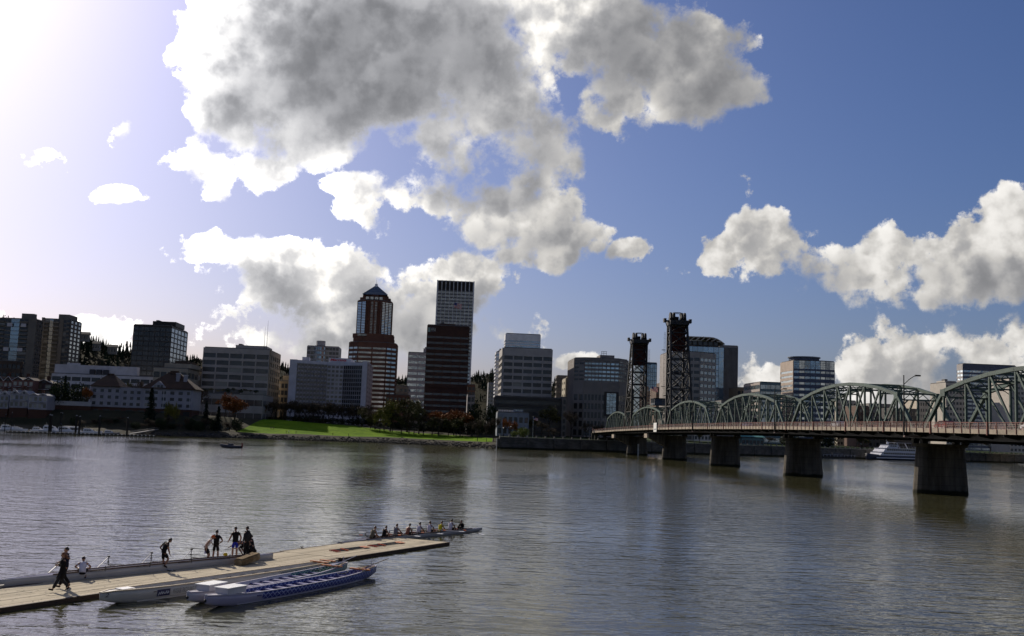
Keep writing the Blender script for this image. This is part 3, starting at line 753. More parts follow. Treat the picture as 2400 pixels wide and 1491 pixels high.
def facade(t, p0, p1, z0, z1, cols, rows, wm, gm, pier=0.2, sp=0.35, po=0.35, so=0.30, name='window', edge=0.0, skip=None, top=0.0, pier_m=None):
    """one storeyed face from p0 to p1 (outside on its right hand): piers, floor bands and one pane per opening"""
    p0 = Vector((*p0, 0)); p1 = Vector((*p1, 0)); L = (p1 - p0).length; e = (p1 - p0) / L; n = Vector((e.y, -e.x, 0))
    a = edge * L; bw = (L - 2 * a) / cols; fh = (z1 - top - z0) / rows
    pw = max(pier * bw, 0.0); sh = max(sp * fh, 0.0)
    xs_ = [0.0]
    for i in range(cols):
        x = a + i * bw
        xs_ += [max(x + pw / 2, 0.15 if i == 0 else 0), min(x + bw - pw / 2, L - 0.15 if i == cols - 1 else L)]
    xs_.append(L)
    zs_ = [z0]
    for j in range(rows): zs_ += [max(z0 + j * fh + sh / 2, z0 + 0.1), z0 + (j + 1) * fh - sh / 2]
    zs_.append(z1)
    if pw < 0.02: xs_ = [0.0, 0.15, L - 0.15, L]
    if sh < 0.02: zs_ = [z0, z0 + 0.1, z1 - top - 0.1, z1]
    nx, nz = len(xs_), len(zs_)
    vs = []
    for dd in (po, 0.0):
        for z in zs_:
            for x in xs_: vs.append(p0 + e * x + n * dd + Vector((0, 0, z)))
    I = lambda i, j, k=0: k * nx * nz + j * nx + i
    fs = []
    for j in range(nz - 1):
        for i in range(nx - 1):
            if i % 2 and j % 2:
                for (i0, j0, i1, j1) in ((i, j, i + 1, j), (i + 1, j, i + 1, j + 1), (i + 1, j + 1, i, j + 1), (i, j + 1, i, j)):
                    fs.append((I(i0, j0), I(i1, j1), I(i1, j1, 1), I(i0, j0, 1)))
            else: fs.append((I(i, j), I(i + 1, j), I(i + 1, j + 1), I(i, j + 1)))
    for i in range(nx - 1): fs.append((I(i, nz-1), I(i+1, nz-1), I(i+1, nz-1, 1), I(i, nz-1, 1)))
    for j in range(nz - 1):
        for i in (0, nx - 1): fs.append((I(i, j), I(i, j+1), I(i, j+1, 1), I(i, j, 1)))
    q = MB(); q.add(vs, fs); t = q.build('facade_grid', wm, t)
    w, h = bw * (1 - pier), fh * (1 - sp)
    me = MB().obox((0, 0, 0), e, n, w, h, 0.10, 0.02).mesh(name, gm)
    for j in range(rows):
        for i in range(cols):
            if skip and skip(i, j): continue
            place(name, me, t, p0 + e * (a + i * bw + pier * bw / 2) + Vector((0, 0, z0 + j * fh + sp * fh / 2)))
def rect(W, D, x=0.0, y=0.0): return [(x, y), (x + W, y), (x + W, y + D), (x, y + D)]
def core(t, poly, z0, z1, wm, name='wall', par=0.6, roof=True):
    MB().prism(poly, z0, z1).build(name, wm, t)
    if roof:
        c = Vector((sum(p[0] for p in poly) / len(poly), sum(p[1] for p in poly) / len(poly)))
        inn = [tuple(Vector(p).lerp(c, 0.03)) for p in poly]
        MB().prism(inn, z1 + 0.003, z1 + par).build('roof', ROOFM, t)
class BB:
    """a building set up from where its front shows in the photo (xl..xr at height ytop) at distance Y"""
    def __init__(s, name, label, xl, xr, ytop, Y, xside=None, depth=25.0, side='R', base=7.0, cat='building', group='buildings of the town', turn=0.0, yr=None):
        a = GRID + turn; yr = ytop if yr is None else yr
        e = Vector((math.cos(a), math.sin(a))); b = Vector((-math.sin(a), math.cos(a)))
        P = at(xl, yr, Y); p = P.xy; r = ray(xr, yr).xy
        # p + e w = k r
        det = e.x * -r.y + r.x * e.y; s.W = (-p.x * -r.y - r.x * p.y) / det * 1.0
        s.W = (r.x * p.y - r.y * p.x) / (e.x * r.y - e.y * r.x) * -1.0 if False else ((p.y * r.x - p.x * r.y) / (e.x * r.y - e.y * r.x))
        s.D = depth
        if xside is not None:
            c = p + e * s.W if side == 'R' else p
            r2 = ray(xside, yr).xy
            s.D = (c.y * r2.x - c.x * r2.y) / (b.x * r2.y - b.y * r2.x)
        s.base = base; s.H = P.z - base; s.Y = Y; s.xl = xl; s.yr = yr; s.xm = (xl + xr) / 2; s.D = s.D if s.D > 1 else depth
        s.t = thing(name, label, cat, (p.x, p.y, base), a, group)
    def z(s, py, px=None, Y=None):
        return at(px if px is not None else s.xm, py, Y or s.Y).z - s.base
    def x(s, px, py=None):   # local x of a picture column on the front plane
        w = s.t; a = w.rotation_euler.z; e = Vector((math.cos(a), math.sin(a))); p = Vector(w.location).xy; r = ray(px, s.yr if py is None else py).xy
        return (p.y * r.x - p.x * r.y) / (e.x * r.y - e.y * r.x)
def simple(name, label, xl, xr, ytop, Y, wm, gm, cols, rows, scols=None, xside=None, side='R', depth=22.0, base=7.0, pent=None, pier=0.2, sp=0.35, spier=None, top=0.8, turn=0.0, swm=None, sgm=None, **kw):
    b = BB(name, label, xl, xr, ytop, Y, xside, depth, side, base, turn=turn)
    W, D, Hh = b.W, b.D, b.H
    core(b.t, rect(W, D), 0, Hh, wm)
    facade(b.t, (0, 0), (W, 0), 0, Hh, cols, rows, wm, gm, pier, sp, top=top, **kw)
    if scols:
        f = ((W, 0), (W, D)) if side == 'R' else ((0, D), (0, 0))
        facade(b.t, f[0], f[1], 0, Hh, scols, rows, swm or wm, sgm or gm, pier if spier is None else spier, sp, top=top, **kw)
    if pent:
        x0, x1 = b.x(pent[0]), b.x(pent[1]); h = b.z(pent[2], (pent[0] + pent[1]) / 2) - Hh
        MB().box(x0, x1, D * 0.2, D * 0.75, Hh + 0.62, Hh + max(h, 1.5)).build('penthouse', wm, b.t)
        MB().box(x0 + 1, x0 + 3, D * 0.3, D * 0.5, Hh + max(h, 1.5) + 0.01, Hh + max(h, 1.5) + 1.2).build('roof_unit', ROOFM, b.t)
    return b

# --- left: apartment towers on the hill side
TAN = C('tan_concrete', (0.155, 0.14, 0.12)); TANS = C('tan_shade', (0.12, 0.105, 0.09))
def apartment(label, xl, xr, xs, ytop, Y, pent, bays):
    b = BB('apartment_tower', label, xl, xr, ytop, Y, xs, 20, 'R', 9.0, group='tall apartment towers')
    W, D, Hh = b.W, b.D, b.H; t = b.t; n = 23
    core(t, rect(W, D), 0, Hh, TAN)
    x = 0.0; tot = sum(w for w, _ in bays)
    for w, k in bays:
        x1 = x + W * w / tot
        if k == 'p': MB().box(x, x1, -0.8, 0.0, 0, Hh + 1.0).build('pier', TAN, t)
        elif k == 'w': facade(t, (x + .02, -0.1), (x1 - .02, -0.1), 0, Hh - 0.02, 1, n, TAN, G_DARK, 0.08, 0.3, 0.2, 0.25)
        elif k == 'b':
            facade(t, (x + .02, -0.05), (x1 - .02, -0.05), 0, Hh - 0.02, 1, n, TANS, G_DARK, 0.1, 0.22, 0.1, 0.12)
            me = MB().box(0, x1 - x - 0.3, -1.5, -0.15, 0, 0.18).box(0, x1 - x - 0.3, -1.5, -1.42, 0.18, 1.15).mesh('balcony', TAN)
            for j in range(n): place('balcony', me, t, (x + 0.15, 0, Hh * j / n + 0.05))
        elif k == 'g': facade(t, (x + .02, -0.1), (x1 - .02, -0.1), 0, Hh - 0.02, 1, n, C('grey_panel', (0.12, 0.12, 0.125)), G_BLUE, 0.05, 0.12, 0.1, 0.12)
        x = x1
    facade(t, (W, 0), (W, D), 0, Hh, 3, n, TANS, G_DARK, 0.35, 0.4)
    x0, x1 = b.x(pent[0]), b.x(pent[1]); MB().box(x0, x1, 2, D - 4, Hh + 0.61, b.z(pent[2])).build('penthouse', TAN, t)
    wp = MB().box(0, W * 0.12, -0.35, -0.27, 0, 2.6).mesh('white_panel', C('white_panel', (0.55, 0.53, 0.55)))
    for fx, fj in ((0.05, 15), (0.30, 15), (0.62, 15), (0.34, 21), (0.66, 21)):
        if xl < 50: place('white_panel', wp, t, (W * fx, -1.25, Hh * fj / n))
    return b
apartment('tan apartment tower with balconies, cut by the left edge of the photo', -14, 87, 101, 745, 770, (48, 77, 733), [(1,'p'),(3,'b'),(2,'w'),(3,'g'),(3,'b'),(1.5,'p'),(1.2,'p')])
apartment('tan apartment tower with balconies, second from the left edge', 99, 166, 192, 747, 800, (135, 160, 735.5), [(1.2,'p'),(2,'b'),(1.6,'g'),(2.6,'b'),(1.6,'p'),(1.4,'w'),(1.4,'b')])
b = simple('garage_block', 'dark brown flat building in front of the left apartment tower', -14, 50, 845, 700, C('dark_brown', (0.06, 0.045, 0.035)), G_BLACK, 6, 6, 3, 54, sp=0.5, base=9)
# --- the black tower
bl = C('black_frame', (0.022, 0.020, 0.020), rough=0.5)
b = simple('black_tower', 'black glass office tower with a flat top above the low white building', 313.5, 402.5, 761, 720, bl, G_BLACK, 7, 19, 5, 441, pent=(349, 404, 750), pier=0.06, sp=0.22, sgm=glass('glass_black_side', (0.012, 0.012, 0.014), 0.03, 0.1, 0.0))
# --- long white building
WHT = C('white_concrete', (0.50, 0.49, 0.52)); 
b = simple('long_white_building', 'long low white office block in front of the black tower', 122, 376, 875, 660, WHT, G_DARK, 11, 6, 3, 386, pier=0.1, sp=0.42)
MB().box(0.3, b.x(318), 3, b.D - 2, b.H + 0.61, b.z(857)).build('upper_storey', WHT, b.t)
MB().box(b.x(150), b.x(180), 4, b.D - 5, b.z(857) + 0.01, b.z(853)).build('roof_block', WHT, b.t)
for px in (208, 224, 240): MB().box(b.x(px), b.x(px + 12), 1, 2.9, b.H + 0.7, b.H + 3.6).build('louvre', C('louvre', (0.06, 0.06, 0.07)), b.t)
b = simple('beige_block', 'small beige block between the black tower and the grey office block', 361, 440, 862, 640, C('beige', (0.30, 0.27, 0.22)), G_DARK, 5, 5, 4, 472, pier=0.12, sp=0.45)
MB().box(b.x(382), b.x(446), 3, b.D - 3, b.H + 0.61, b.z(851)).build('upper_storey', C('beige', (0.30, 0.27, 0.22)), b.t)
MB().box(b.x(405), b.x(436), 4, b.D - 6, b.z(851) + 0.01, b.z(844)).build('roof_house', C('dark_brown', (0.06, 0.045, 0.035)), b.t)
# --- grey office block with deep window bays
GRY = C('grey_concrete', (0.37, 0.335, 0.31))
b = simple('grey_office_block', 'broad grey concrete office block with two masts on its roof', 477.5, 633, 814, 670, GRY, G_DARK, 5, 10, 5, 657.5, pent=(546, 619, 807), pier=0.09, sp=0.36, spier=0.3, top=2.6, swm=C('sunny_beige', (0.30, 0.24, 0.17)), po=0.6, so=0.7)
for px, h in ((614, 16), (620, 20)): MB().tube((b.x(px), 8, b.H + .5), (b.x(px), 8, b.H + h), 0.16, 0.05, 6).build('mast', DSTEEL, b.t)
b = simple('office_podium', 'low grey podium with a planted terrace below the grey office block', 458, 617, 921, 632, C('podium_grey', (0.27, 0.26, 0.25)), G_DARK, 8, 2, 3, 640, pier=0.05, sp=0.55, base=8)
b = simple('tan_office', 'narrow tan office building lit by the sun beside the grey office block', 651, 676, 893, 720, C('tan_office', (0.26, 0.21, 0.14)), G_DARK, 3, 6, pent=(660, 676, 880), base=8)
# --- white condominium tower behind the hotel
CON = C('condo_white', (0.36, 0.36, 0.36))
b = BB('condo_tower', 'pale condominium tower with a rounded corner behind the hotel', 720, 795, 811, 900, None, 22, base=8)
W, D, Hh = b.W, b.D, b.H; a0, a1 = b.x(737), b.x(764); cx, cr = (a0 + a1) / 2, (a1 - a0) / 2
arc = [(cx - cr * math.cos(math.pi * k / 8), -cr * 0.8 * math.sin(math.pi * k / 8)) for k in range(9)]
core(b.t, [(0, 0), (a0 - .01, 0)] + arc + [(a1 + .01, 0), (W, 0), (W, D), (0, D)], 0, Hh, CON)
facade(b.t, (0, 0), (a0, 0), 0, Hh, 2, 18, CON, G_DARK, 0.12, 0.35); facade(b.t, (a1, 0), (W, 0), 0, Hh, 4, 18, CON, G_DARK, 0.1, 0.35)
for k in range(8): facade(b.t, arc[k], arc[k+1], 0, Hh, 1, 18, CON, G_BLUE, 0.0, 0.4)
MB().prism([(cx + cr * .8 * math.cos(k * .785), 4 + cr * .8 * math.sin(k * .785)) for k in range(8)], Hh + .61, b.z(798.5)).build('penthouse', CON, b.t)
# --- the hotel: two wings and a recessed middle
HOT = C('hotel_white', (0.55, 0.55, 0.60)); HOTD = C('hotel_frame', (0.27, 0.26, 0.27)); HOTM = C('hotel_middle', (0.42, 0.41, 0.44))
b = BB('hotel', 'broad white riverside hotel with two wings and a red name sign', 681, 862, 842, 690, 874.5, 20, 'R', 9.0)
W, D, Hh = b.W, b.D, b.H; t = b.t
xa, xb, xc, xd = b.x(697), b.x(765), b.x(803.5), b.x(850.5); dep = 9.0
MB().box(0, xa, 0, D, 0, Hh).build('end_wall', HOT, t)
MB().box(xd, W, -1.0, D, -1.5, Hh + 0.6).build('end_wall', HOT, t)
MB().prism([(xa + .01, 0.8), (xb, dep), (xc, dep), (xd - .01, 0.8), (xd - .01, D), (xa + .01, D)], 0, Hh - 0.6).build('wall', HOTD, t)
facade(t, (xa + .02, 0.8), (xb - .02, dep), 0, Hh - 2.2, 9, 14, HOTD, G_BLACK, 0.16, 0.26, 0.5, 0.45)
facade(t, (xb + .02, dep), (xc - .02, dep), 0, Hh - 2.2, 4, 14, HOTM, G_DARK, 0.3, 0.42, 0.5, 0.45)
facade(t, (xc + .02, dep), (xd - .02, 0.8), 0, Hh - 2.2, 9, 14, HOTD, G_BLACK, 0.14, 0.24, 0.5, 0.45)
sillm = MB().obox((0,0,0), (math.cos(0.24), math.sin(0.24), 0), (math.sin(0.24), -math.cos(0.24), 0), 1.2, 0.8, 0.72, 0.52).mesh('balcony_panel', HOTM)
for i in range(9):
    for j in range(14):
        f = (i + 0.28) / 9; place('balcony_panel', sillm, t, (xa + (xb - xa) * f, 0.8 + (dep - 0.8) * f, (Hh - 2.2) * j / 14 + 0.25))
MB().prism([(xa, 0.3), (xb, dep - .6), (xc, dep - .6), (xd, 0.3), (xd, 1.0), (xc, dep + .2), (xb, dep + .2), (xa, 1.0)], Hh - 2.19, Hh - 0.2).build('parapet', HOT, t)
facade(t, (W, -1.0), (W, D), 0, Hh, 3, 14, C('hotel_side', (0.34, 0.28, 0.27)), G_DARK, 0.55, 0.5)
facade(t, (0, D), (0, 0), 0, Hh, 2, 14, HOT, G_DARK, 0.5, 0.5)
MB().box(b.x(706), b.x(722), 5, 12, Hh + .01, Hh + 2.2).build('roof_house', HOT, t)
sx0, sx1 = b.x(767), b.x(819); sz0, sz1 = Hh + 0.2, b.z(836.5, 792)
MB().box(sx0, sx1, dep + 1, D - 2, Hh - 0.59, sz1).build('sign_block', HOT, t)
def text_mesh(name, body, size, m, ext=0.02, shear=0.0, bold=0.0):
    cu = bpy.data.curves.new(name, 'FONT'); cu.body = body; cu.size = size; cu.extrude = ext; cu.shear = shear; cu.offset = bold; cu.align_x = 'LEFT'; cu.resolution_u = 3
    o = bpy.data.objects.new(name, cu); COL.objects.link(o)
    dg = bpy.context.evaluated_depsgraph_get(); me = bpy.data.meshes.new_from_object(o.evaluated_get(dg))
    bpy.data.objects.remove(o); bpy.data.curves.remove(cu)
    me.name = name; me.materials.clear(); me.materials.append(m)
    return me
def fit_text(t, body, x0, x1, z0, h, y, m, shear=0.0, bold=0.0, name='lettering'):
    me = text_mesh(name, body, 1.0, m, 0.04, shear, bold)
    xs = [v.co.x for v in me.vertices]; ysv = [v.co.y for v in me.vertices]
    o = place(name, me, t); o.rotation_euler = (math.pi / 2, 0, 0)
    sx = (x1 - x0) / (max(xs) - min(xs)); sy = h / (max(ysv) - min(ysv)); o.scale = (sx, sy, 1)
    o.location = (x0 - min(xs) * sx, y, z0 - min(ysv) * sy); return o
fit_text(t, 'Marriott', sx0 + (sx1 - sx0) * 0.07, sx0 + (sx1 - sx0) * 0.82, sz0 + 0.35, (sz1 - sz0) * 0.66, dep + 0.93, mat('sign_red', (0.55, 0.02, 0.03), 0.5, 0.05), 0.25, 0.03)
MB().box(b.x(772), b.x(846), dep - 7, dep - 0.9, 0, 5.0).build('entrance_canopy', HOT, t)
MB().tube((b.x(812), 12, sz1), (b.x(812), 12, sz1 + 6), 0.12, 0.05, 6).build('mast', DSTEEL, t)

# --- the brick tower with the blue pyramid roof
BRK = C('red_brick', (0.11, 0.052, 0.036), var=0.14); BRKD = C('red_brick_dark', (0.10, 0.04, 0.026))
b = BB('brick_tower', 'tall brick tower with banded windows and a blue pyramid roof', 817, 929, 800, 820, None, 36, base=9)
t = b.t; W = b.W; Hl = b.H
def octo(W, D, c, x=0.0, y=0.0): return [(x + c, y), (x + W - c, y), (x + W, y + c), (x + W, y + D - c), (x + W - c, y + D), (x + c, y + D), (x, y + D - c), (x, y + c)]
lo = octo(W, W, W * 0.2)
core(t, lo, 0, Hl, BRK)
nl = 18
facade(t, lo[0], lo[1], 0, Hl, 2, nl, BRK, G_MID, 0.10, 0.58, top=3.0); facade(t, lo[1], lo[2], 0, Hl, 2, nl, BRK, G_MID, 0.08, 0.58, top=3.0); facade(t, lo[2], lo[3], 0, Hl, 3, nl, BRK, G_MID, 0.08, 0.58, top=3.0); facade(t, lo[7], lo[0], 0, Hl, 2, nl, BRK, G_MID, 0.08, 0.58, top=3.0)
zs1 = b.z(783)
c0 = W * 0.07
MB().prism(octo(W - 2*c0, W - 2*c0, W*.2, c0, c0), Hl + 0.61, (Hl + zs1) / 2 + 1).build('shoulder', BRK, t)
U = b.x(920, 702) - b.x(838, 702); ux = (W - U) / 2 - 0.6
MB().prism(octo(U + 5, U + 5, W*.2, ux - 2.5, c0 + 1.5), (Hl + zs1) / 2 + 1.01, zs1 + 1).build('shoulder', BRK, t)
for px in (836, 847): MB().box(b.x(px), b.x(px) + 3.4, c0 + 1.2, c0 + 1.45, (Hl + zs1) / 2 + 2, (Hl + zs1) / 2 + 3.6).build('window', G_MID, t)
zu = b.z(701); up_ = octo(U, U, U * 0.27, ux, c0 + 4)
core(t, up_, zs1 - 2, zu, BRK)
nu = 20
facade(t, up_[0], up_[1], zs1 + 1.01, zu, 4, nu, BRK, G_MID, 0.45, 0.45, top=1.0)
facade(t, up_[1], up_[2], zs1 + 1.01, zu, 3, nu, BRK, G_MID, 0.12, 0.30, top=1.0); facade(t, up_[7], up_[0], zs1 + 1.01, zu, 2, nu, BRK, G_MID, 0.10, 0.30, top=1.0); facade(t, up_[2], up_[3], zs1 + 1.01, zu, 3, nu, BRK, G_MID, 0.12, 0.30, top=1.0)
bal = MB().box(0, 2.2, -1.1, -0.4, 0, 1.0).mesh('balcony', BRKD)
ux0, ux1 = up_[0][0], up_[1][0]
for j in range(nu):
    for f in (0.02, 0.75): place('balcony', bal, t, (ux0 + (ux1 - ux0) * f, up_[0][1], zs1 + 1.3 + (zu - zs1 - 2) * j / nu))
z2 = b.z(692); z3 = b.z(686)
MB().prism(octo(U - 3, U - 3, U*.3, ux + 1.5, c0 + 5.5), zu + 0.61, z2).build('crown', BRK, t)
MB().prism(octo(U - 7, U - 7, U*.3, ux + 3.5, c0 + 7.5), z2 + 0.01, z3).build('crown', BRK, t)
cxx, cyy = ux + U / 2, c0 + 4 + U / 2; hw = U * 0.36
SLATE = C('roof_blue', (0.06, 0.095, 0.15), rough=0.45, var=0.15)
za = b.z(663); r2 = 1.2
for k in range(4):   # four roof slopes, each of three courses
    ca, sa = math.cos(k * math.pi / 2), math.sin(k * math.pi / 2)
    for i in range(3):
        f0, f1 = i / 3, (i + 1) / 3; w0 = hw + (r2 - hw) * f0; w1 = hw + (r2 - hw) * f1; h0 = z3 + (za - z3) * f0; h1 = z3 + (za - z3) * f1 - 0.12
        pts = [(-w0, -w0, h0), (w0, -w0, h0), (w1, -w1, h1), (-w1, -w1, h1), (-w0, -w0 + .5, h0), (w0, -w0 + .5, h0), (w1, -w1 + .5, h1), (-w1, -w1 + .5, h1)]
        MB().add([(cxx + x*ca - y*sa, cyy + x*sa + y*ca, z) for x, y, z in pts], [(0,1,2,3), (7,6,5,4), (0,4,5,1), (2,6,7,3), (1,5,6,2), (3,7,4,0)]).build('roof_slope', SLATE, t)
for sx, sy in ((-1,-1), (1,-1), (1,1), (-1,1)): MB().bar((cxx + sx*hw, cyy + sy*hw, z3 + .2), (cxx + sx*r2, cyy + sy*r2, za), 0.5, 0.5).build('roof_rib', C('rib_grey', (0.22, 0.25, 0.3)), t)
MB().tube((cxx, cyy, za - 0.5), (cxx, cyy, za + 2.2), 1.5, 1.0, 10).tube((cxx, cyy, za + 2.2), (cxx, cyy, za + 7), 0.14, 0.05, 6).build('finial', C('finial_white', (0.55, 0.57, 0.6)), t)
for i in range(4):
    MB().box(cxx - 7 + i*3.6, cxx - 4.4 + i*3.6, c0 + 5.1, c0 + 5.4, zu + 0.9, z2 - 0.2).build('crown_window', G_BLUE, t)
for i in range(-1, 2): MB().bar((cxx - hw * 0.9, cyy - hw - 0.2 + 0.25*abs(i), z3 + 1.2 + i*0.5), (cxx + hw*.9, cyy - hw - 0.2 + .25*abs(i), z3 + 1.2 + i*.5), 0.12).build('crown_rail', C('rib_grey', (0.22, 0.25, 0.3)), t)

# --- beige office beside the brown tower
b = simple('beige_office_tower', 'beige office tower partly hidden by the dark brown tower', 957, 1004, 826, 800, C('pinkish_beige', (0.34, 0.29, 0.27)), G_SKY, 2, 13, pier=0.08, sp=0.55, pent=(992, 1004, 815.5), base=9)
# --- white finned tower
FIN = C('fin_white', (0.55, 0.56, 0.58))
b = BB('white_finned_tower', 'tallest tower, white with vertical fins and dark window rows', 1027, 1110, 658, 960, None, 30, base=10)
W, D, Hh, t = b.W, b.D, b.H, b.t
core(t, rect(W, D), 0, Hh, C('tower_grey', (0.14, 0.145, 0.155)))
facade(t, (0, 0), (W, 0), 0, Hh, 9, 40, C('tower_grey', (0.14, 0.145, 0.155)), G_BLUE, 0.08, 0.42, 0.25, top=9.0, skip=lambda i, j: j < 12)
for i in range(10): MB().box(W*i/9 - (.25 if i else 0) , W*i/9 + (.25 if i < 9 else 0), -1.1, 0.0 - 0.26, 0, Hh + 0.7).build('fin', FIN, t)
for i in range(9): MB().box(W*i/9 + .7, W*(i+1)/9 - .7, -0.33, -0.26, Hh - 8.6, Hh - 0.5).build('louvre', C('louvre_dark', (0.025, 0.022, 0.02)), t)
for x in (-1.0, W): MB().box(x, x + 1.0, -1.1, D, 0, Hh + 0.7).build('corner_fin', FIN, t)
# --- dark brown tower in front
BRN = C('dark_brick', (0.062, 0.030, 0.023), var=0.12)
b = simple('dark_brown_tower', 'dark brown brick office tower standing in front of the white finned tower', 1001.5, 1101, 762, 640, BRN, G_DIM, 5, 17, pier=0.07, sp=0.62, base=7, top=5.5, skip=lambda i, j: j == 7, pent=(1030, 1068, 757))
gw = mat('sign_pale_green', (0.25, 0.34, 0.30), 0.6); sw = mat('sign_pale', (0.45, 0.46, 0.44), 0.6)
MB().box(b.x(1003.5), b.x(1009), -0.5, -0.36, b.H - 4.2, b.H - 1.4).build('logo', gw, b.t)
fit_text(b.t, 'FFFA', b.x(1010.5), b.x(1021.5), b.H - 3.9, 2.2, -0.42, sw, 0.3)
MB().tube((b.x(1063), 6, b.H), (b.x(1063), 6, b.z(706)), 0.16, 0.08, 6).build('flagpole', C('rib_grey', (0.22, 0.25, 0.3)), b.t)
def flag(label, p, w, h, s=1.0):
    t = thing('flag', label, 'flag', p, 0.15)
    red = mat('flag_red', (0.45, 0.03, 0.04), 0.8); wht = mat('flag_white', (0.7, 0.68, 0.68), 0.8); blu = mat('flag_blue', (0.03, 0.04, 0.16), 0.8)
    def wave(x): return 0.12 * w * math.sin(x / w * 5.5), -0.35 * x * 0.8
    n = 8
    for k in range(13):
        q = MB(); z0, z1 = h * (1 - (k + 1) / 13), h * (1 - k / 13)
        for i in range(n):
            xa, xb = w * i / n, w * (i + 1) / n
            if k < 7 and xb <= w * 0.41: continue
            (ya, da), (yb, db) = wave(xa), wave(xb)
            q.add([(xa, ya, z0 + da), (xb, yb, z0 + db), (xb, yb, z1 + db), (xa, ya, z1 + da), (xa, ya+.05, z0 + da), (xb, yb+.05, z0 + db), (xb, yb+.05, z1 + db), (xa, ya+.05, z1 + da)], [(0,1,2,3), (7,6,5,4)])
        q.build('stripe', red if k % 2 == 0 else wht, t)
    q = MB()
    for i in range(3):
        xa, xb = w * i / n, w * (i + 1) / n; (ya, da), (yb, db) = wave(xa), wave(xb); z0 = h * 6 / 13
        q.add([(xa, ya, z0 + da), (xb, yb, z0 + db), (xb, yb, h + db), (xa, ya, h + da)], [(0,1,2,3)])
    q.build('canton', blu, t)
    return t
flag('striped flag flying from the pole on the dark brown tower', at(1064.5, 720, 645), 4.6, 3.2)
simple('brown_block', 'small brown block half hidden behind the dark brown tower', 1090, 1114, 902, 700, C('brown_block', (0.10, 0.055, 0.04)), G_DARK, 3, 9, base=8)
b = simple('far_lattice_tower', 'thin far tower on the wooded hill left of the banded tower', 1145, 1161, 897, 1100, C('far_grey', (0.22, 0.22, 0.23)), G_DARK, 3, 12, base=10)
b = simple('low_pale_block', 'low pale block behind the trees right of the dark brown tower', 1096, 1113, 925, 660, C('pale_block', (0.34, 0.33, 0.34)), G_DARK, 2, 5, base=8)
# --- white banded tower and the grey block before it
BAND = C('band_white', (0.62, 0.63, 0.66))
b = simple('white_banded_tower', 'white tower with dark window bands rising behind the grey federal block', 1186, 1267.5, 782, 790, BAND, G_BLUE, 4, 34, 4, 1183, 'L', pier=0.0, sp=0.55, base=8, top=4.5, skip=lambda i, j: j < 18)
b = simple('white_banded_wing', 'narrow white wing with dark bands left of the grey federal block', 1164, 1182, 825, 720, BAND, G_BLUE, 1, 22, 2, 1161.5, 'L', pier=0.0, sp=0.5, base=8, pent=(1168, 1173, 821))
FED = C('federal_grey', (0.36, 0.335, 0.32))
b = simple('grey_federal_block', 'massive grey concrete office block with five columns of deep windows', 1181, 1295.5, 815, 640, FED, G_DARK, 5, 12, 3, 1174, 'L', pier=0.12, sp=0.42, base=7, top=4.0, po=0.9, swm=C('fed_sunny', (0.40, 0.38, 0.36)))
simple('dark_terraced_podium', 'low dark podium with horizontal slots below the grey federal block', 1161, 1318, 929, 605, C('podium_dark', (0.055, 0.05, 0.045)), G_BLACK, 6, 5, pier=0.02, sp=0.5, base=6.5)
simple('podium_tower', 'concrete stair block at the right end of the dark podium', 1318, 1329, 932, 604, C('podium_stair', (0.15, 0.135, 0.12)), G_BLACK, 1, 6, base=6.5, pier=0.5)
b = simple('blue_grey_house', 'low blue grey building among the park trees left of the bridge', 1166, 1240, 966.5, 560, C('blue_grey', (0.20, 0.22, 0.26)), G_DARK, 6, 2, base=6, pier=0.35, sp=0.5, depth=14)
MB().box(b.x(1206), b.x(1227), 2, 9, b.H + .61, b.z(959)).build('roof_house', C('blue_grey', (0.20, 0.22, 0.26)), b.t)
for i in range(3): MB().box(b.x(1208 + i*6), b.x(1212.5 + i*6), 1.88, 1.98, b.H + 1.2, b.z(960)).build('clerestory_window', G_SKY, b.t)
for i in range(9): MB().box(b.x(1169 + i*4), b.x(1171.5 + i*4), 1, 2, b.H + .61, b.H + 1.5).build('roof_unit', C('white_panel', (0.55, 0.53, 0.55)), b.t)
simple('brown_banded_block', 'dark banded office block between the federal block and the round-fronted building', 1306, 1345, 881, 720, C('banded_brown', (0.13, 0.115, 0.105)), G_DARK, 3, 12, 2, 1303, 'L', pier=0.06, sp=0.4, base=7)
b = simple('cream_punched_block', 'cream building with small square windows left of the round-fronted building', 1327, 1350, 887, 660, C('cream', (0.40, 0.36, 0.28)), G_BLACK, 3, 9, 2, 1319, 'L', pier=0.55, sp=0.62, base=7, pent=(1333, 1347, 882))
# --- building with the angled front and cyan glass
JC = C('justice_tan', (0.21, 0.188, 0.175))
b = BB('angled_front_building', 'tan concrete building with an angled front and rows of cyan windows beside the lift tower', 1350, 1478, 838, 615, None, 34, base=7)
W, Hh, t = b.W, b.H, b.t
x1, x2 = b.x(1372), b.x(1452)
xm = (x1 + x2) / 2
pts = [(0, 7.0), (x1, 2.0), (xm, 0), (x2, 0.4), (W, 8.0)]
core(t, pts + [(W, 40), (0, 40)], 0, Hh, JC)
zt, zb = b.z(848), b.z(895)
for k, (cols, gm) in enumerate(((2, G_DARK), (5, G_CYAN), (4, G_CYAN), (5, G_DARK))):
    facade(t, pts[k], pts[k+1], zb, zt, cols, 5, JC, gm, 0.18, 0.55)
    facade(t, pts[k], pts[k+1], zt + .01, Hh, max(1, cols // 2), 1, JC, G_BLACK, 0.12, 0.55, top=1.2)
    facade(t, pts[k], pts[k+1], 0, b.z(922), cols, 5, JC, G_BLACK, 0.35, 0.35, skip=(lambda i, j: i >= 2) if k == 2 else None)
    facade(t, pts[k], pts[k+1], b.z(922) + .01, zb - 0.01, 1, 1, JC, JC, 0.9, 0.95, name='recess')
z0, z1 = b.z(971), b.z(921); gx0, gx1 = b.x(1424), b.x(1446)
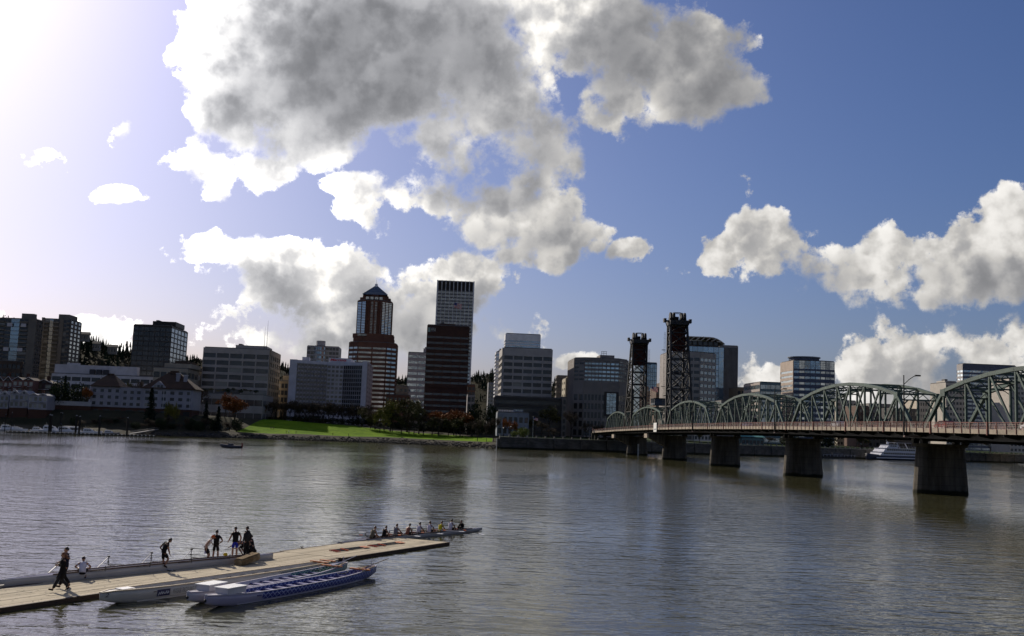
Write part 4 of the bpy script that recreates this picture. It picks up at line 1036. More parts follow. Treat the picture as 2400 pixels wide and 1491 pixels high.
MB().box(gx0 - 1.4, gx1 + 1.4, -0.55, 0.5, z0 - 1, z1 + 0.8).build('window_surround', C('justice_dark', (0.05, 0.045, 0.042)), t)
for i in range(3):
    for j in range(6):
        ww = (gx1 - gx0) / 3; hh = (z1 - z0) / 6
        MB().box(gx0 + i*ww + .08, gx0 + (i+1)*ww - .08, -0.68, -0.56, z0 + j*hh + .08, z0 + (j+1)*hh - .08).build('tall_window', G_CYAN, t)
MB().box(b.x(1410), b.x(1444), 6, 20, Hh + .61, Hh + 2.6).build('penthouse', JC, t)
q = MB()
for x in (b.x(1416), b.x(1421), b.x(1427)):
    q.tube((x, 10, Hh + 2.6), (x, 10, Hh + 5.2), 0.12, n=5)
q.bar((b.x(1415), 10, Hh + 5.1), (b.x(1428), 10, Hh + 5.1), 0.2); q.bar((b.x(1415), 10, Hh + 4), (b.x(1428), 10, Hh + 4), 0.2); q.build('antenna_frame', DSTEEL, t)
simple('cyan_glass_tower', 'blue mirror glass tower seen between the two lift towers', 1500, 1540, 850, 780, C('mullion_blue', (0.05, 0.09, 0.13)), G_BLUE, 8, 18, pier=0.07, sp=0.07, base=8)
simple('brown_office', 'brown banded office seen low between the lift towers', 1538, 1562, 909, 740, C('brown_office', (0.12, 0.08, 0.06)), G_DARK, 3, 7, pier=0.06, sp=0.4, base=8, pent=(1550, 1562, 897))
# --- beige building with chamfered corners behind the near tower
BEI = C('stone_beige', (0.29, 0.265, 0.25))
b = BB('stone_banded_tower', 'beige stone office with chamfered corners right behind the near lift tower', 1610, 1641, 825, 640, None, 30, base=7)
W, Hh, t = b.W, b.H, b.t
dxl = b.x(1574) ; dxr = b.x(1686)
pts = [(dxl, 12.0), (0, 0), (W, 0), (dxr, 8.5)]
core(t, pts + [(dxr, 34), (dxl, 34)], 0, Hh, BEI)
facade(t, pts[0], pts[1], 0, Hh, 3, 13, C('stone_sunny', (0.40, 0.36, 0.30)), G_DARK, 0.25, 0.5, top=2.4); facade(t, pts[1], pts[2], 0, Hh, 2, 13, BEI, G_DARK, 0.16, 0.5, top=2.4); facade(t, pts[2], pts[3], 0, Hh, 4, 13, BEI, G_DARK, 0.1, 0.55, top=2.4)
# --- glass tower with the arched roof
b = BB('arched_roof_tower', 'glass office tower with a pale arched roof canopy', 1611, 1697, 811, 770, None, 26, base=8)
W, D, Hh, t = b.W, b.D, b.H, b.t
core(t, rect(W, D), 0, Hh, C('curtain_blue', (0.04, 0.06, 0.10)))
facade(t, (0, 0), (W, 0), 0, Hh, 7, 16, C('curtain_blue', (0.04, 0.06, 0.10)), G_BLUE, 0.04, 0.08, 0.2)
MB().box(0, W * 0.86, 1.5, D - 2, Hh + .61, b.z(799)).build('upper_storey', C('dark_storey', (0.03, 0.028, 0.03)), t)
for i in range(6): MB().box(W*.86*i/6 + .6, W*.86*(i+1)/6 - .6, 1.3, 1.45, Hh + 1.2, b.z(800.5)).build('upper_window', G_BLACK, t)
q = MB(); n = 10; xa, xb = -1.0, W; zr = b.z(798.5); zr2 = b.z(791.5)
prof = []
for k in range(n + 1):
    f = k / n; x = xa + (xb - xa) * f; z = zr2 if f < 0.62 else zr2 - (zr2 - b.z(806)) * ((f - 0.62) / 0.38) ** 2
    prof.append((x, z))
for y0, y1, z_ in ((-2.5, D, 0.5),): q.loft([[(x, y0, z), (x, y0, z + z_), (x, y1, z + z_), (x, y1, z)] for x, z in prof])
q.build('arched_roof', C('roof_pale', (0.52, 0.50, 0.48)), t)
for k in range(7): 
    x = xa + (xb - xa) * (0.05 + 0.14 * k); z = next((zz for xx, zz in prof if xx >= x), zr2); MB().bar((x, -2.6, z - 0.2), (x - 2.6, -0.6, b.z(799.5)), 0.35, 0.6).build('roof_rib', C('roof_pale', (0.52, 0.50, 0.48)), t)
MB().box(b.x(1628), b.x(1652), 8, 16, zr2 + .51, b.z(788)).build('penthouse', DSTEEL, t); MB().ball((b.x(1655), 9, b.z(789.5)), 1.3).build('dish', FIN, t)
for i in range(9): MB().box(W - 3.9, W - .3, -0.36, -0.24, Hh*i/9 + .3, Hh*(i+1)/9 - .3).build('corner_pane', G_SKY, t)
b = simple('dark_striped_tower', 'dark office tower with close vertical stripes right of the arched roof tower', 1686, 1729.5, 810, 850, C('stripe_pale', (0.20, 0.19, 0.19)), G_BLACK, 16, 1, pier=0.38, sp=0.02, base=9, po=0.8)
simple('tan_block', 'small tan block right of the dark striped tower', 1728, 1746, 909, 760, C('tan_block', (0.24, 0.19, 0.13)), G_DARK, 2, 5, base=8)
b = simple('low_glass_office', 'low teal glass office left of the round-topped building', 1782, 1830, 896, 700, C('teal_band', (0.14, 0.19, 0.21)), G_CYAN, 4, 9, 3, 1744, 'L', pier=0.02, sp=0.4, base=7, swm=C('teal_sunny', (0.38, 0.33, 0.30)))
# --- round topped banded building
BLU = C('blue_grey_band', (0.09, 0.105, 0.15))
b = BB('round_topped_building', 'dark blue banded office building with a bowed front and disc roof', 1860, 1956, 845, 720, 1830, 24, 'L', 7)
W, D, Hh, t = b.W, b.D, b.H, b.t
arcp = [(W*k/8, -2.6*math.sin(math.pi*(k/8))) for k in range(9)]
core(t, arcp + [(W, D), (0, D)], 0, Hh, BLU)
zb = b.z(866)
for k in range(8): facade(t, arcp[k], arcp[k+1], 0, zb, 1, 13, BLU, G_SKY if k < 7 else G_BLUE, 0.0, 0.62); 
for k in range(8): facade(t, arcp[k], arcp[k+1], zb + .01, Hh, 3, 4, BLU, G_BLUE, 0.06, 0.1, 0.12)
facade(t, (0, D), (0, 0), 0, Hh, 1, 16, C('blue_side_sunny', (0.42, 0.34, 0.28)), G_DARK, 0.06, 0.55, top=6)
MB().prism([(W*.36 + W*.36*math.cos(R(15*k)), 9 + 10*math.sin(R(15*k))) for k in range(24)], Hh + .61, b.z(838)).build('roof_disc', BLU, t)
MB().prism([(W*.36 + W*.39*math.cos(R(15*k)), 9 + 11*math.sin(R(15*k))) for k in range(24)], b.z(838) + .01, b.z(836)).build('roof_rim', C('rib_grey', (0.22, 0.25, 0.3)), t)
# --- right: buildings seen through and above the trusses
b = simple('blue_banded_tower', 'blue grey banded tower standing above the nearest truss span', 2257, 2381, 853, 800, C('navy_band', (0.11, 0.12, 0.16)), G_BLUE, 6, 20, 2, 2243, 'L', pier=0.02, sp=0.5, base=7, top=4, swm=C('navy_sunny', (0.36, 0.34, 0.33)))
b = simple('white_grid_building', 'white office building with a window grid seen through the nearest truss span', 2216, 2262, 897, 690, C('grid_white', (0.46, 0.42, 0.37)), G_DARK, 6, 12, pier=0.35, sp=0.5, base=7, pent=(2222, 2248, 892))
b = simple('white_grid_tower', 'white gridded tower at the right edge behind the nearest truss span', 2364, 2470, 888, 660, C('grid_white', (0.46, 0.42, 0.37)), G_DARK, 12, 14, pier=0.35, sp=0.5, base=7)
simple('cream_hotel', 'cream building with small windows behind the second truss span, right part', 2150, 2190, 938, 760, C('cream_hotel', (0.52, 0.46, 0.37)), G_DARK, 7, 8, pier=0.45, sp=0.5, base=7)
simple('grey_block', 'grey block behind the middle of the second truss span', 2036, 2092, 947, 780, C('grey_block', (0.22, 0.21, 0.20)), G_DARK, 7, 7, pier=0.3, sp=0.45, base=7)
simple('cream_block', 'cream block behind the left half of the second truss span', 1962, 2006, 939, 800, C('cream_block', (0.44, 0.40, 0.33)), G_DARK, 6, 8, pier=0.4, sp=0.5, base=7, pent=(1970, 1985, 934))
simple('brown_brick_block', 'brown block behind the truss between the cream and grey blocks', 2006, 2036, 952, 760, C('brick_far', (0.14, 0.09, 0.07)), G_DARK, 4, 6, pier=0.4, sp=0.5, base=7)
simple('dark_block', 'dark block behind the right part of the second truss span', 2092, 2150, 958, 740, C('dark_far', (0.09, 0.085, 0.085)), G_DARK, 8, 6, pier=0.3, sp=0.45, base=7)
simple('pale_terrace_block', 'pale low building seen through the fourth truss span', 1628, 1668, 952, 640, C('pale_terrace', (0.52, 0.48, 0.44)), G_DARK, 5, 5, pier=0.3, sp=0.5, base=7)
simple('brown_far_block', 'low brown block seen through the third truss span', 1740, 1828, 945, 790, C('brown_far', (0.15, 0.11, 0.09)), G_DARK, 10, 6, pier=0.35, sp=0.45, base=7)
simple('grey_far_block', 'low grey block behind the gap between the near tower and third span', 1690, 1738, 940, 720, C('grey_far', (0.17, 0.17, 0.17)), G_DARK, 6, 6, pier=0.3, sp=0.45, base=7)
simple('tan_far_block', 'low tan block between the brick tower and the beige office tower', 928, 956, 905, 760, C('tan_far', (0.20, 0.16, 0.12)), G_DARK, 3, 7, pier=0.4, sp=0.5, base=9)
simple('brick_low_block', 'low brick block behind the trees right of the hotel', 905, 960, 925, 740, C('brick_low', (0.15, 0.075, 0.05)), G_DARK, 6, 5, pier=0.4, sp=0.5, base=9)
b = simple('teal_roof_pavilion', 'low pavilion with a teal roof under the bridge deck', 1738, 1790, 1026, 640, C('pavilion', (0.13, 0.20, 0.20)), G_DARK, 6, 1, base=6, depth=10)
MB().add([(-1, -1, b.H + .62), (b.W + 1, -1, b.H + .62), (b.W + 1, 11, b.H + .62), (-1, 11, b.H + .62), (3, 5, b.H + 3), (b.W - 3, 5, b.H + 3)], [(0,1,5,4), (1,2,5), (2,3,4,5), (3,0,4), (0,3,2,1)]).build('hip_roof', C('teal_roof', (0.10, 0.28, 0.28)), b.t)

# ------------------------------------------------------------------ floating dock, boats
DKZ = 0.18
DK0 = ground(0, 1430, DKZ); DK0.z = 0.0
DKD = Vector((0.4632, 0.8863, 0)); DKN = Vector((-0.8863, 0.4632, 0)); DKA = math.atan2(DKD.y, DKD.x)
def DP(t, n, z=0.18): return DK0 + DKD * t + DKN * n + Vector((0, 0, z))
BOARD = mat('dock_boards', (0.35, 0.30, 0.22), 0.9, 0.14, 0.9, bump=0.012, spec=0.1, stretch=(0.25, 2.0, 1), col2=(0.50, 0.44, 0.33), detail=8, rnd=0.28)
WALE = mat('dock_timber', (0.055, 0.03, 0.018), 0.8, 0.25, 1.2, stretch=(0.3, 2, 2))
FLOAT = mat('dock_float', (0.012, 0.012, 0.012), 0.7)
def dock(label, t0, t1, n0, n1):
    t = thing('floating_dock', label, 'dock', DP(t0, n0, 0.0), DKA, 'sections of the floating dock')
    L, W = t1 - t0, n1 - n0; nb = 9; bw = (W - 0.3) / nb
    k = max(1, round(L / 4.9)); bl = L / k
    me = [MB().box(0.008, bl - 0.008, 0.006, bw - 0.006, DKZ - 0.08, DKZ + dz).mesh('board', BOARD) for dz in (0.0, 0.006, -0.005)]
    for i in range(nb):
        for j in range(k): place('board', rng.choice(me), t, (j * bl, 0.15 + i * bw, 0))
    for y0, y1 in ((0.0, 0.145), (W - 0.145, W)): MB().box(0, L, y0, y1, 0.0, DKZ + 0.02).build('waler', WALE, t)
    for x0, x1 in ((0.002, 0.14), (L - 0.14, L - 0.002)): MB().box(x0, x1, 0.147, W - 0.147, 0.0, DKZ - 0.01).build('end_beam', WALE, t)
    m_ = max(1, round(L / 3.2))
    fl = MB().box(0.15, L / m_ - 0.15, 0.1, W - 0.1, -0.25, DKZ - 0.1).mesh('float', FLOAT)
    for j in range(m_): place('float', fl, t, (j * L / m_, 0, 0))
    cl = MB().box(-0.14, 0.14, -0.03, 0.03, 0.08, 0.12).box(-0.05, -0.02, -0.02, 0.02, 0, 0.08).box(0.02, 0.05, -0.02, 0.02, 0, 0.08).mesh('cleat', mat('cleat_steel', (0.35, 0.35, 0.35), 0.4, metal=0.8))
    for j in range(3): place('cleat', cl, t, (L * (j + .5) / 3, W - 0.07, DKZ + 0.02))
    return t
dock('long pale plank dock section with the standing people, cut by the left edge', -16, 23.0, 0.30, 4.75)
dock('end section of the plank dock with two bundles of oars lying on it', 23.06, 35.4, 0.10, 5.0)

def loft_hull(st, th, n=6):
    """open boat shell. st: (x, half beam, keel z, gunwale z). returns MB"""
    q = MB(); rings = []
    for x, hb, zk, zg in st:
        out = []; inn = []
        for k in range(2 * n + 1):
            a = math.pi * k / (2 * n); c, s = math.cos(a), math.sin(a)
            y = math.copysign(abs(c) ** 0.6, c); z = abs(s) ** 0.8
            out.append((x, hb * y, zg + (zk - zg) * z)); inn.append((x, max(hb - th, 0.004) * y, zg + (zk + th - zg) * z))
        rings.append(out + inn[::-1])
    return q.loft(rings)
def lattice_mat(name, base, dark, line, x0, x1, p=0.30):
    m = bpy.data.materials.new(name); m.use_nodes = True; nt = m.node_tree; B = NB(nt); pr = nt.nodes['Principled BSDF']
    tc = B.n('ShaderNodeTexCoord'); sp = B.n('ShaderNodeSeparateXYZ'); B.put(sp.inputs[0], tc.outputs['Object'])
    X, Z = sp.outputs[0], sp.outputs[2]
    def tri(v): return B.m('PINGPONG', v, 0.5)
    a = tri(B.m('DIVIDE', B.m('ADD', X, B.m('MULTIPLY', Z, 1.25)), p)); b_ = tri(B.m('DIVIDE', B.m('SUBTRACT', X, B.m('MULTIPLY', Z, 1.25)), p))
    ln = B.m('MINIMUM', a, b_)
    on = B.m('MULTIPLY', B.m('GREATER_THAN', X, x0), B.m('LESS_THAN', X, x1))
    on = B.m('MULTIPLY', on, B.m('GREATER_THAN', Z, 0.10))
    pat = B.mix(B.sm(ln, 0.055, 0.085), line, dark)
    gr = B.noise(tc.outputs['Object'], 2.0, 4, 0.6)
    B.put(pr.inputs['Base Color'], B.mix(on, B.mix(gr, tuple(c * .85 for c in base), base), pat))
    pr.inputs['Roughness'].default_value = 0.35
    return m
HULLW = mat('hull_white', (0.55, 0.53, 0.56), 0.35, 0.08, 1.0, spec=0.5); LILAC = mat('hull_lilac', (0.42, 0.40, 0.48), 0.5, 0.08, 1.5)
SEATB = mat('bench_indigo', (0.06, 0.055, 0.20), 0.5, 0.1, 2.0); ORANGE = mat('wood_orange', (0.50, 0.17, 0.05), 0.5, 0.2, 3.0); WOODY = mat('oar_wood', (0.36, 0.24, 0.12), 0.5, 0.2, 4.0)
BLK = mat('rubber_black', (0.012, 0.012, 0.012), 0.6)
def boat_frame(a, b): return math.atan2(b.y - a.y, b.x - a.x), (b - a).to_2d().length
def dragon_boat(label, a, b, hm, box=True):
    ang, L = boat_frame(a, b)
    t = thing('dragon_boat', label, 'dragon boat', (a.x, a.y, 0), ang, 'dragon boats tied up by the dock')
    st = []
    for k in range(25):
        f = k / 24; hb = 0.59 * max(0.0, 1 - abs(2 * f - 1) ** 2.4) ** 0.8 + 0.07
        e = abs(2 * f - 1); st.append((f * L, hb, -0.18 + 0.40 * e ** 5, 0.40 + 0.17 * e ** 3))
    q = loft_hull(st, 0.05); h = q.build('hull', hm, t, True)
    q = MB()      # gunwale rims
    for s in (-1, 1):
        q = MB()
        pts = [Vector((x, s * (hb - 0.01), zg + 0.015)) for x, hb, zk, zg in st]
        for p0, p1 in zip(pts[:-1], pts[1:]): q.bar(p0, p1, 0.06, 0.04)
        q.build('gunwale', LILAC, t)
    q = MB(); q.loft([[(x, -hb + .06, 0.02), (x, hb - .06, 0.02), (x, hb - .06, 0.05), (x, -hb + .06, 0.05)] for x, hb, zk, zg in st[3:-3]]); q.build('floor', LILAC, t)
    bench = MB().box(-0.13, 0.13, -0.58, 0.58, 0.27, 0.315).box(-0.03, 0.03, -0.03, 0.03, 0.06, 0.27).mesh('bench', SEATB)
    bagm = MB().box(-0.16, 0.16, -0.40, 0.40, 0.05, 0.13).mesh('foot_bar', HULLW)
    for k in range(10):
        x = L * 0.22 + L * 0.062 * k; place('bench', bench, t, (x, 0, 0)); place('foot_bar', bagm, t, (x + 0.42, -0.05, 0))
    if box:
        q = MB(); q.loft([[(x, -hb + .03, zg - .02), (x, hb - .03, zg - .02), (x, hb - .03, zg + .02), (x, -hb + .03, zg + .02)] for x, hb, zk, zg in st[:5]]); q.build('bow_deck', HULLW, t)
        MB().box(L * 0.075, L * 0.165, -0.36, 0.36, st[2][3] + 0.025, st[2][3] + 0.27).build('drum_seat', HULLW, t)
        MB().box(L * 0.07, L * 0.17, -0.40, 0.40, st[2][3] + 0.275, st[2][3] + 0.31).build('drum_seat_lid', mat('lid_white', (0.75, 0.75, 0.74), 0.4, 0.04), t)
        MB().ball((-0.02, 0, 0.36), 0.07).build('bow_fender', BLK, t)
        MB().ball((0.05, 0.02, 0.60), 0.045).build('bow_light', mat('lid_white', (0.75, 0.75, 0.74), 0.4, 0.04), t)
    MB().box(L - 1.55, L - 1.40, -0.62, 0.62, 0.50, 0.57).build('stern_bar', ORANGE, t)
    MB().bar((L - 1.9, -0.45, 0.52), (L - 0.35, -0.16, 0.60), 0.05, 0.04).build('stern_strake', WOODY, t)
    MB().tube((L - 0.9, -0.3, 0.5), (L - 0.92, -0.36, 1.0), 0.02, n=6).tube((L - 0.75, -0.3, 0.5), (L - 0.73, -0.34, 0.85), 0.015, n=6).build('oar_pin', HULLW, t)
    q = MB(); q.path([Vector((L - 3.0 + 0.3 * math.cos(i * .7), 0.25 * math.sin(i * .7), 0.4 + 0.02 * i)) for i in range(10)], 0.02); q.build('rope', BLK, t)
    return t, L
a, b = ground(440, 1397, 0.42), ground(812, 1319, 0.55)
BB_, LB = dragon_boat('white dragon boat with green scales, between the lettered boat and the blue one', a, b, lattice_mat('scales_green', (0.50, 0.48, 0.54), (0.010, 0.10, 0.085), (0.45, 0.5, 0.5), 8.6, 13.5, 0.26))
a, b = ground(482, 1405, 0.42), ground(880, 1327, 0.55)
BC_, LC = dragon_boat('dragon boat with blue diamond scales along its side, nearest the camera', a, b, lattice_mat('scales_blue', (0.36, 0.33, 0.44), (0.012, 0.014, 0.16), (0.34, 0.36, 0.55), 3.1, 13.5, 0.30))
def steering_oar(label, t, L, x0, ln, m_=WOODY):
    o = thing('steering_oar', label, 'oar', t.matrix_world @ Vector((0, 0, 0)), 0); o.location = t.location; o.rotation_euler = t.rotation_euler
    MB().tube((L - x0, -0.25, 0.68), (L - x0 + ln, -0.1, 0.86), 0.025, 0.022, 8).build('shaft', m_, o)
    MB().add([(L - x0 - .9, -.34, .60), (L - x0, -.27, .66), (L - x0, -.23, .70), (L - x0 - .9, -.14, .66), (L - x0 - .9, -.34, .63), (L - x0, -.27, .69), (L - x0, -.23, .73), (L - x0 - .9, -.14, .69)], [(0,1,2,3), (7,6,5,4), (0,4,5,1), (1,5,6,2), (2,6,7,3), (3,7,4,0)]).build('blade', m_, o)
steering_oar('long steering oar reaching out over the end of the blue scaled boat', BC_, LC, 1.0, 2.1); steering_oar('steering oar at the end of the green scaled boat', BB_, LB, 1.0, 1.9, HULLW)
# the lettered white boat along the dock edge
a, b = ground(236, 1389, 0.55), ground(790, 1315, 0.5)
ang, L = boat_frame(a, b)
t = thing('paddling_boat', 'long white lettered paddling boat with the number 2 on its bow, lying along the dock', 'boat', (a.x, a.y, 0), ang)
CREAM = mat('hull_cream', (0.50, 0.47, 0.42), 0.4, 0.08, 1.0)
st = []
for k in range(29):
    f = k / 28; e = abs(2 * f - 1); hb = 0.50 * max(0.0, 1 - e ** 4) ** 0.8 + 0.07
    st.append((f * L, hb, -0.20 + 0.42 * e ** 6, 0.50 + 0.08 * e ** 3 - (0.05 if k == 0 else 0)))
loft_hull(st, 0.05).build('hull', CREAM, t, True)
for s in (-1, 1):
    q = MB(); pts = [Vector((x, s * (hb - 0.01), zg + 0.015)) for x, hb, zk, zg in st]
    for p0, p1 in zip(pts[:-1], pts[1:]): q.bar(p0, p1, 0.07, 0.045)
    q.build('gunwale', mat('gunwale_tan', (0.50, 0.40, 0.26), 0.5), t)
q = MB(); q.loft([[(x, -hb + .03, zg - .03), (x, hb - .03, zg - .03), (x, hb - .03, zg + .01), (x, -hb + .03, zg + .01)] for x, hb, zk, zg in st[:4]]); q.build('bow_deck', CREAM, t)
MB().box(0.95, 1.6, -0.26, 0.26, 0.58, 0.61).build('bow_hatch', mat('lid_white', (0.75, 0.75, 0.74), 0.4, 0.04), t)
bench = MB().box(-0.14, 0.14, -0.48, 0.48, 0.33, 0.37).mesh('bench', mat('bench_brown', (0.10, 0.06, 0.04), 0.6))
for k in range(12): place('bench', bench, t, (2.6 + (L - 5) * k / 12, 0, 0))
q = MB(); q.loft([[(x, -hb + .06, 0.0), (x, hb - .06, 0.0), (x, hb - .06, 0.04), (x, -hb + .06, 0.04)] for x, hb, zk, zg in st[3:-2]]); q.build('floor', CREAM, t)
MB().box(L - 1.6, L - 1.45, -0.6, 0.6, 0.55, 0.62).build('stern_bar', ORANGE, t); MB().box(L - 0.9, L - 0.75, -0.5, 0.5, 0.55, 0.62).build('stern_bar', ORANGE, t)
MB().box(L - 1.25, L - 0.3, -0.1, 0.55, 0.50, 0.56).build('stern_board', CREAM, t)
ink = mat('lettering_grey', (0.10, 0.10, 0.12), 0.6); navy = mat('logo_navy', (0.02, 0.02, 0.07), 0.5); pale = mat('logo_white', (0.7, 0.7, 0.72), 0.5)
def side_y(x, z):   # outer side of the hull at a height
    for s0, s1 in zip(st[:-1], st[1:]):
        if s0[0] <= x <= s1[0]:
            f = (x - s0[0]) / (s1[0] - s0[0]); hb = s0[1] + (s1[1] - s0[1]) * f; zk = s0[2] + (s1[2] - s0[2]) * f; zg = s0[3] + (s1[3] - s0[3]) * f
            sn = max(0.0, min(1.0, (z - zg) / (zk - zg))) ** 1.25
            return -hb * max(0.02, 1 - sn * sn) ** 0.3
    return -st[0][1]
def wrap(o, off=0.012):   # lay flat print onto the hull side
    me = o.data
    for v in me.vertices:
        w = o.matrix_basis @ v.co; z = w.z; y = side_y(w.x, z) - off + 0.0
        v.co = o.matrix_basis.inverted() @ Vector((w.x, y - (0.004 if False else 0), z))
    me.update()
def panel(x0, x1, z0, z1, m_, name, off):
    q = MB(); n = 8
    vs = []
    for i in range(n + 1):
        x = x0 + (x1 - x0) * i / n
        for j in range(4): z = z0 + (z1 - z0) * j / 3; vs.append((x, side_y(x, z) - off, z))
    q.add(vs, [(i*4+j, (i+1)*4+j, (i+1)*4+j+1, i*4+j+1) for i in range(n) for j in range(3)]); q.build(name, m_, t)
panel(2.66, 3.38, 0.12, 0.42, navy, 'logo_panel', 0.006)
panel(3.46, 5.22, 0.12, 0.42, mat('banner_pale', (0.55, 0.54, 0.50), 0.6, 0.05), 'banner', 0.006)
def print_on(body, x0, x1, z0, h, m_, shear=0.0, bold=0.0, name='lettering'):
    o = fit_text(t, body, x0, x1, z0, h, 0.0, m_, shear, bold, name)
    o.data = o.data.copy(); M = Matrix.LocRotScale(o.location, o.rotation_euler.to_quaternion(), o.scale)
    vv = [M @ v.co for v in o.data.vertices]
    for v, w in zip(o.data.vertices, vv): v.co = (w.x, side_y(w.x, w.z) - 0.012, w.z)
    o.location = (0, 0, 0); o.rotation_euler = (0, 0, 0); o.scale = (1, 1, 1); o.data.update(); return o
print_on('WASABI PADDLING CLUB', 3.52, 5.16, 0.15, 0.24, ink, 0.0, 0.0)
print_on('2', 0.14, 0.30, 0.34, 0.17, ink, 0.2, 0.01)
print_on('WWW.WASABIUSA.ORG', 10.6, 14.2, 0.34, 0.11, ink, 0.0, 0.0)
q = MB()      # the white scribbled emblem on the navy panel
zig = [(2.73, 0.17), (2.80, 0.30), (2.84, 0.20), (2.91, 0.33), (2.94, 0.20), (3.01, 0.31), (3.05, 0.22), (3.13, 0.24), (3.18, 0.33), (3.21, 0.22), (3.30, 0.26), (3.26, 0.32)]
for (x0, z0), (x1, z1) in zip(zig[:-1], zig[1:]): q.bar((x0, side_y(x0, z0) - 0.014, z0), (x1, side_y(x1, z1) - 0.014, z1), 0.012, 0.03)
q.build('emblem', pale, t)

# rowing shells
STRIPE = mat('shell_dark_trim', (0.045, 0.012, 0.014), 0.4); SHELLW = mat('shell_white', (0.40, 0.38, 0.38), 0.3, 0.08, 0.8); SHELLV = mat('shell_violet_deck', (0.34, 0.32, 0.42), 0.35)
ALU = mat('rigger_metal', (0.04, 0.04, 0.045), 0.4, metal=0.5); CARB = mat('oar_carbon', (0.02, 0.018, 0.018), 0.4)
def shell(label, a, b, deckm, hullm, lift=0.0):
    ang, L = boat_frame(a, b)
    t = thing('rowing_shell', label, 'rowing shell', (a.x, a.y, 0), ang, 'rowing eights')
    st = []
    for k in range(33):
        f = k / 32; e = abs(2 * f - 1); hb = 0.29 * max(0.0, 1 - e ** 2.6) ** 0.8 + 0.015
        st.append((f * L, hb, -0.13 + 0.16 * e ** 4 + lift * 0.4, 0.22 + 0.06 * (1 - e ** 2) + lift))
    loft_hull(st, 0.025).build('hull', hullm, t, True)
    def deck(ss_, nm): q = MB(); q.loft([[(x, -hb + .004, zg - .02), (x, 0, zg + .06 * min(1, hb / .2)), (x, hb - .004, zg - .02), (x, 0, zg - .03)] for x, hb, zk, zg in ss_]); q.build(nm, deckm, t)
    deck(st[:7], 'bow_deck'); deck(st[28:], 'stern_deck')
    for s in (-1, 1):
        q = MB(); pts = [Vector((x, s * hb, zg + 0.02)) for x, hb, zk, zg in st[5:30]]
        for p0, p1 in zip(pts[:-1], pts[1:]): q.bar(p0, p1, 0.03, 0.07)
        q.build('saxboard', STRIPE, t)
    MB().box(st[6][0], st[28][0], -0.2, 0.2, -0.04 + lift * .5, lift * .5).build('floor', STRIPE, t)
    MB().ball((0.02, 0, 0.2 + lift), 0.05).build('bow_ball', pale, t)
    seat = MB().box(-0.13, 0.13, -0.14, 0.14, 0.17 + lift, 0.20 + lift).mesh('seat', BLK)
    for k in range(8):
        x = L * (0.20 + 0.0775 * k); s = -1 if k % 2 else 1
        place('seat', seat, t, (x, 0, 0))
        q = MB(); p = Vector((x + 0.35, s * 0.84, 0.42 + lift))
        for dx in (-0.45, 0.0, 0.45): q.tube(Vector((x + 0.35 + dx, s * 0.26, 0.25 + lift)), p - Vector((0, 0, 0.1)), 0.016, n=6)
        q.tube(p - Vector((0, 0, .14)), p + Vector((0, 0, 0.12)), 0.02, n=6); q.bar(p + Vector((-.05, 0, .04)), p + Vector((.05, 0, .04)), 0.05, 0.06)
        q.build('rigger', ALU, t)
    return t, L
S1, LS1 = shell('empty rowing shell with riggers tied along the far side of the dock', ground(-6, 1362, 0.45), ground(640, 1299, 0.45), SHELLV, SHELLW, 0.27)
S2, LS2 = shell('rowing shell with a crew of eight and a coxswain off the end of the dock', ground(791, 1270, 0.25), ground(1130, 1236, 0.25), mat('shell_pale_deck', (0.46, 0.42, 0.44), 0.35), SHELLW)
fit_text(S1, 'PORTLAND ROWING', 1.2, 2.6, 0.05, 0.08, -0.20, ink) if False else None
# white oar shafts standing in the far oarlocks of the empty shell
def oar(label, p, q_, col, group, bl=0.55, name='oar'):
    """p: handle end, q_: blade tip (world)"""
    d = (q_ - p); L = d.length; u = d / L
    t = thing(name, label, 'oar', p, 0.0, group)
    MB().tube((0, 0, 0), u * (L - bl), 0.023, 0.021, 8).build('shaft', CARB if col != 'white' else HULLW, t)
    MB().tube(u * 0.02, u * 0.5, 0.03, 0.03, 8).build('grip', mat('grip_red', (0.45, 0.06, 0.03), 0.6), t)
    MB().tube(u * 1.05, u * 1.3, 0.045, 0.045, 10).build('sleeve', mat('sleeve_orange', (0.60, 0.12, 0.03), 0.6), t)
    s = u.cross(Vector((0, 0, 1))).normalized()
    b0 = u * (L - bl)
    MB().add([b0 - s * .03, u * (L - bl * .7) - s * .11, u * L - s * .11, u * L + s * .13, u * (L - bl * .6) + s * .13, b0 + s * .03] + [v + Vector((0, 0, .02)) for v in (b0 - s * .03, u * (L - bl * .7) - s * .11, u * L - s * .11, u * L + s * .13, u * (L - bl * .6) + s * .13, b0 + s * .03)],
             [(5,4,3,2,1,0), (6,7,8,9,10,11), (0,1,7,6), (1,2,8,7), (2,3,9,8), (3,4,10,9), (4,5,11,10), (5,0,6,11)]).build('blade', ORANGE if col == 'orange' else pale, t)
    return t
for j, (ta, na, nm) in enumerate(((24.9, 2.1, 'first'), (28.9, 2.0, 'second'))):
    for k in range(4):
        p = DP(ta + 0.12 * k, na + 0.26 * k, DKZ + 0.05); q_ = DP(ta + 3.55 + 0.1 * k, na + 0.2 * k - 0.05 * (k % 2), DKZ + 0.05)
        oar(f'oar lying on the dock end, {["nearest", "second", "third", "farthest"][k]} of the four in the {"left" if j == 0 else "right"} bundle', p, q_, 'orange', 'oars lying on the dock')
for k in (0, 2, 4, 6):   # pale stays of the far riggers
    x = LS1 * (0.20 + 0.0775 * k) + 0.35
    MB().tube((x - 1.05, 0.3, 0.50), (x, 0.84, 0.98), 0.022, n=6).build('rigger_stay', HULLW, S1); MB().tube((x, 0.84, 0.6), (x, 0.84, 1.0), 0.02, n=6).bar((x - .05, .84, 1.0), (x + .07, .84, 1.0), .06, .08).build('oarlock', BLK, S1)
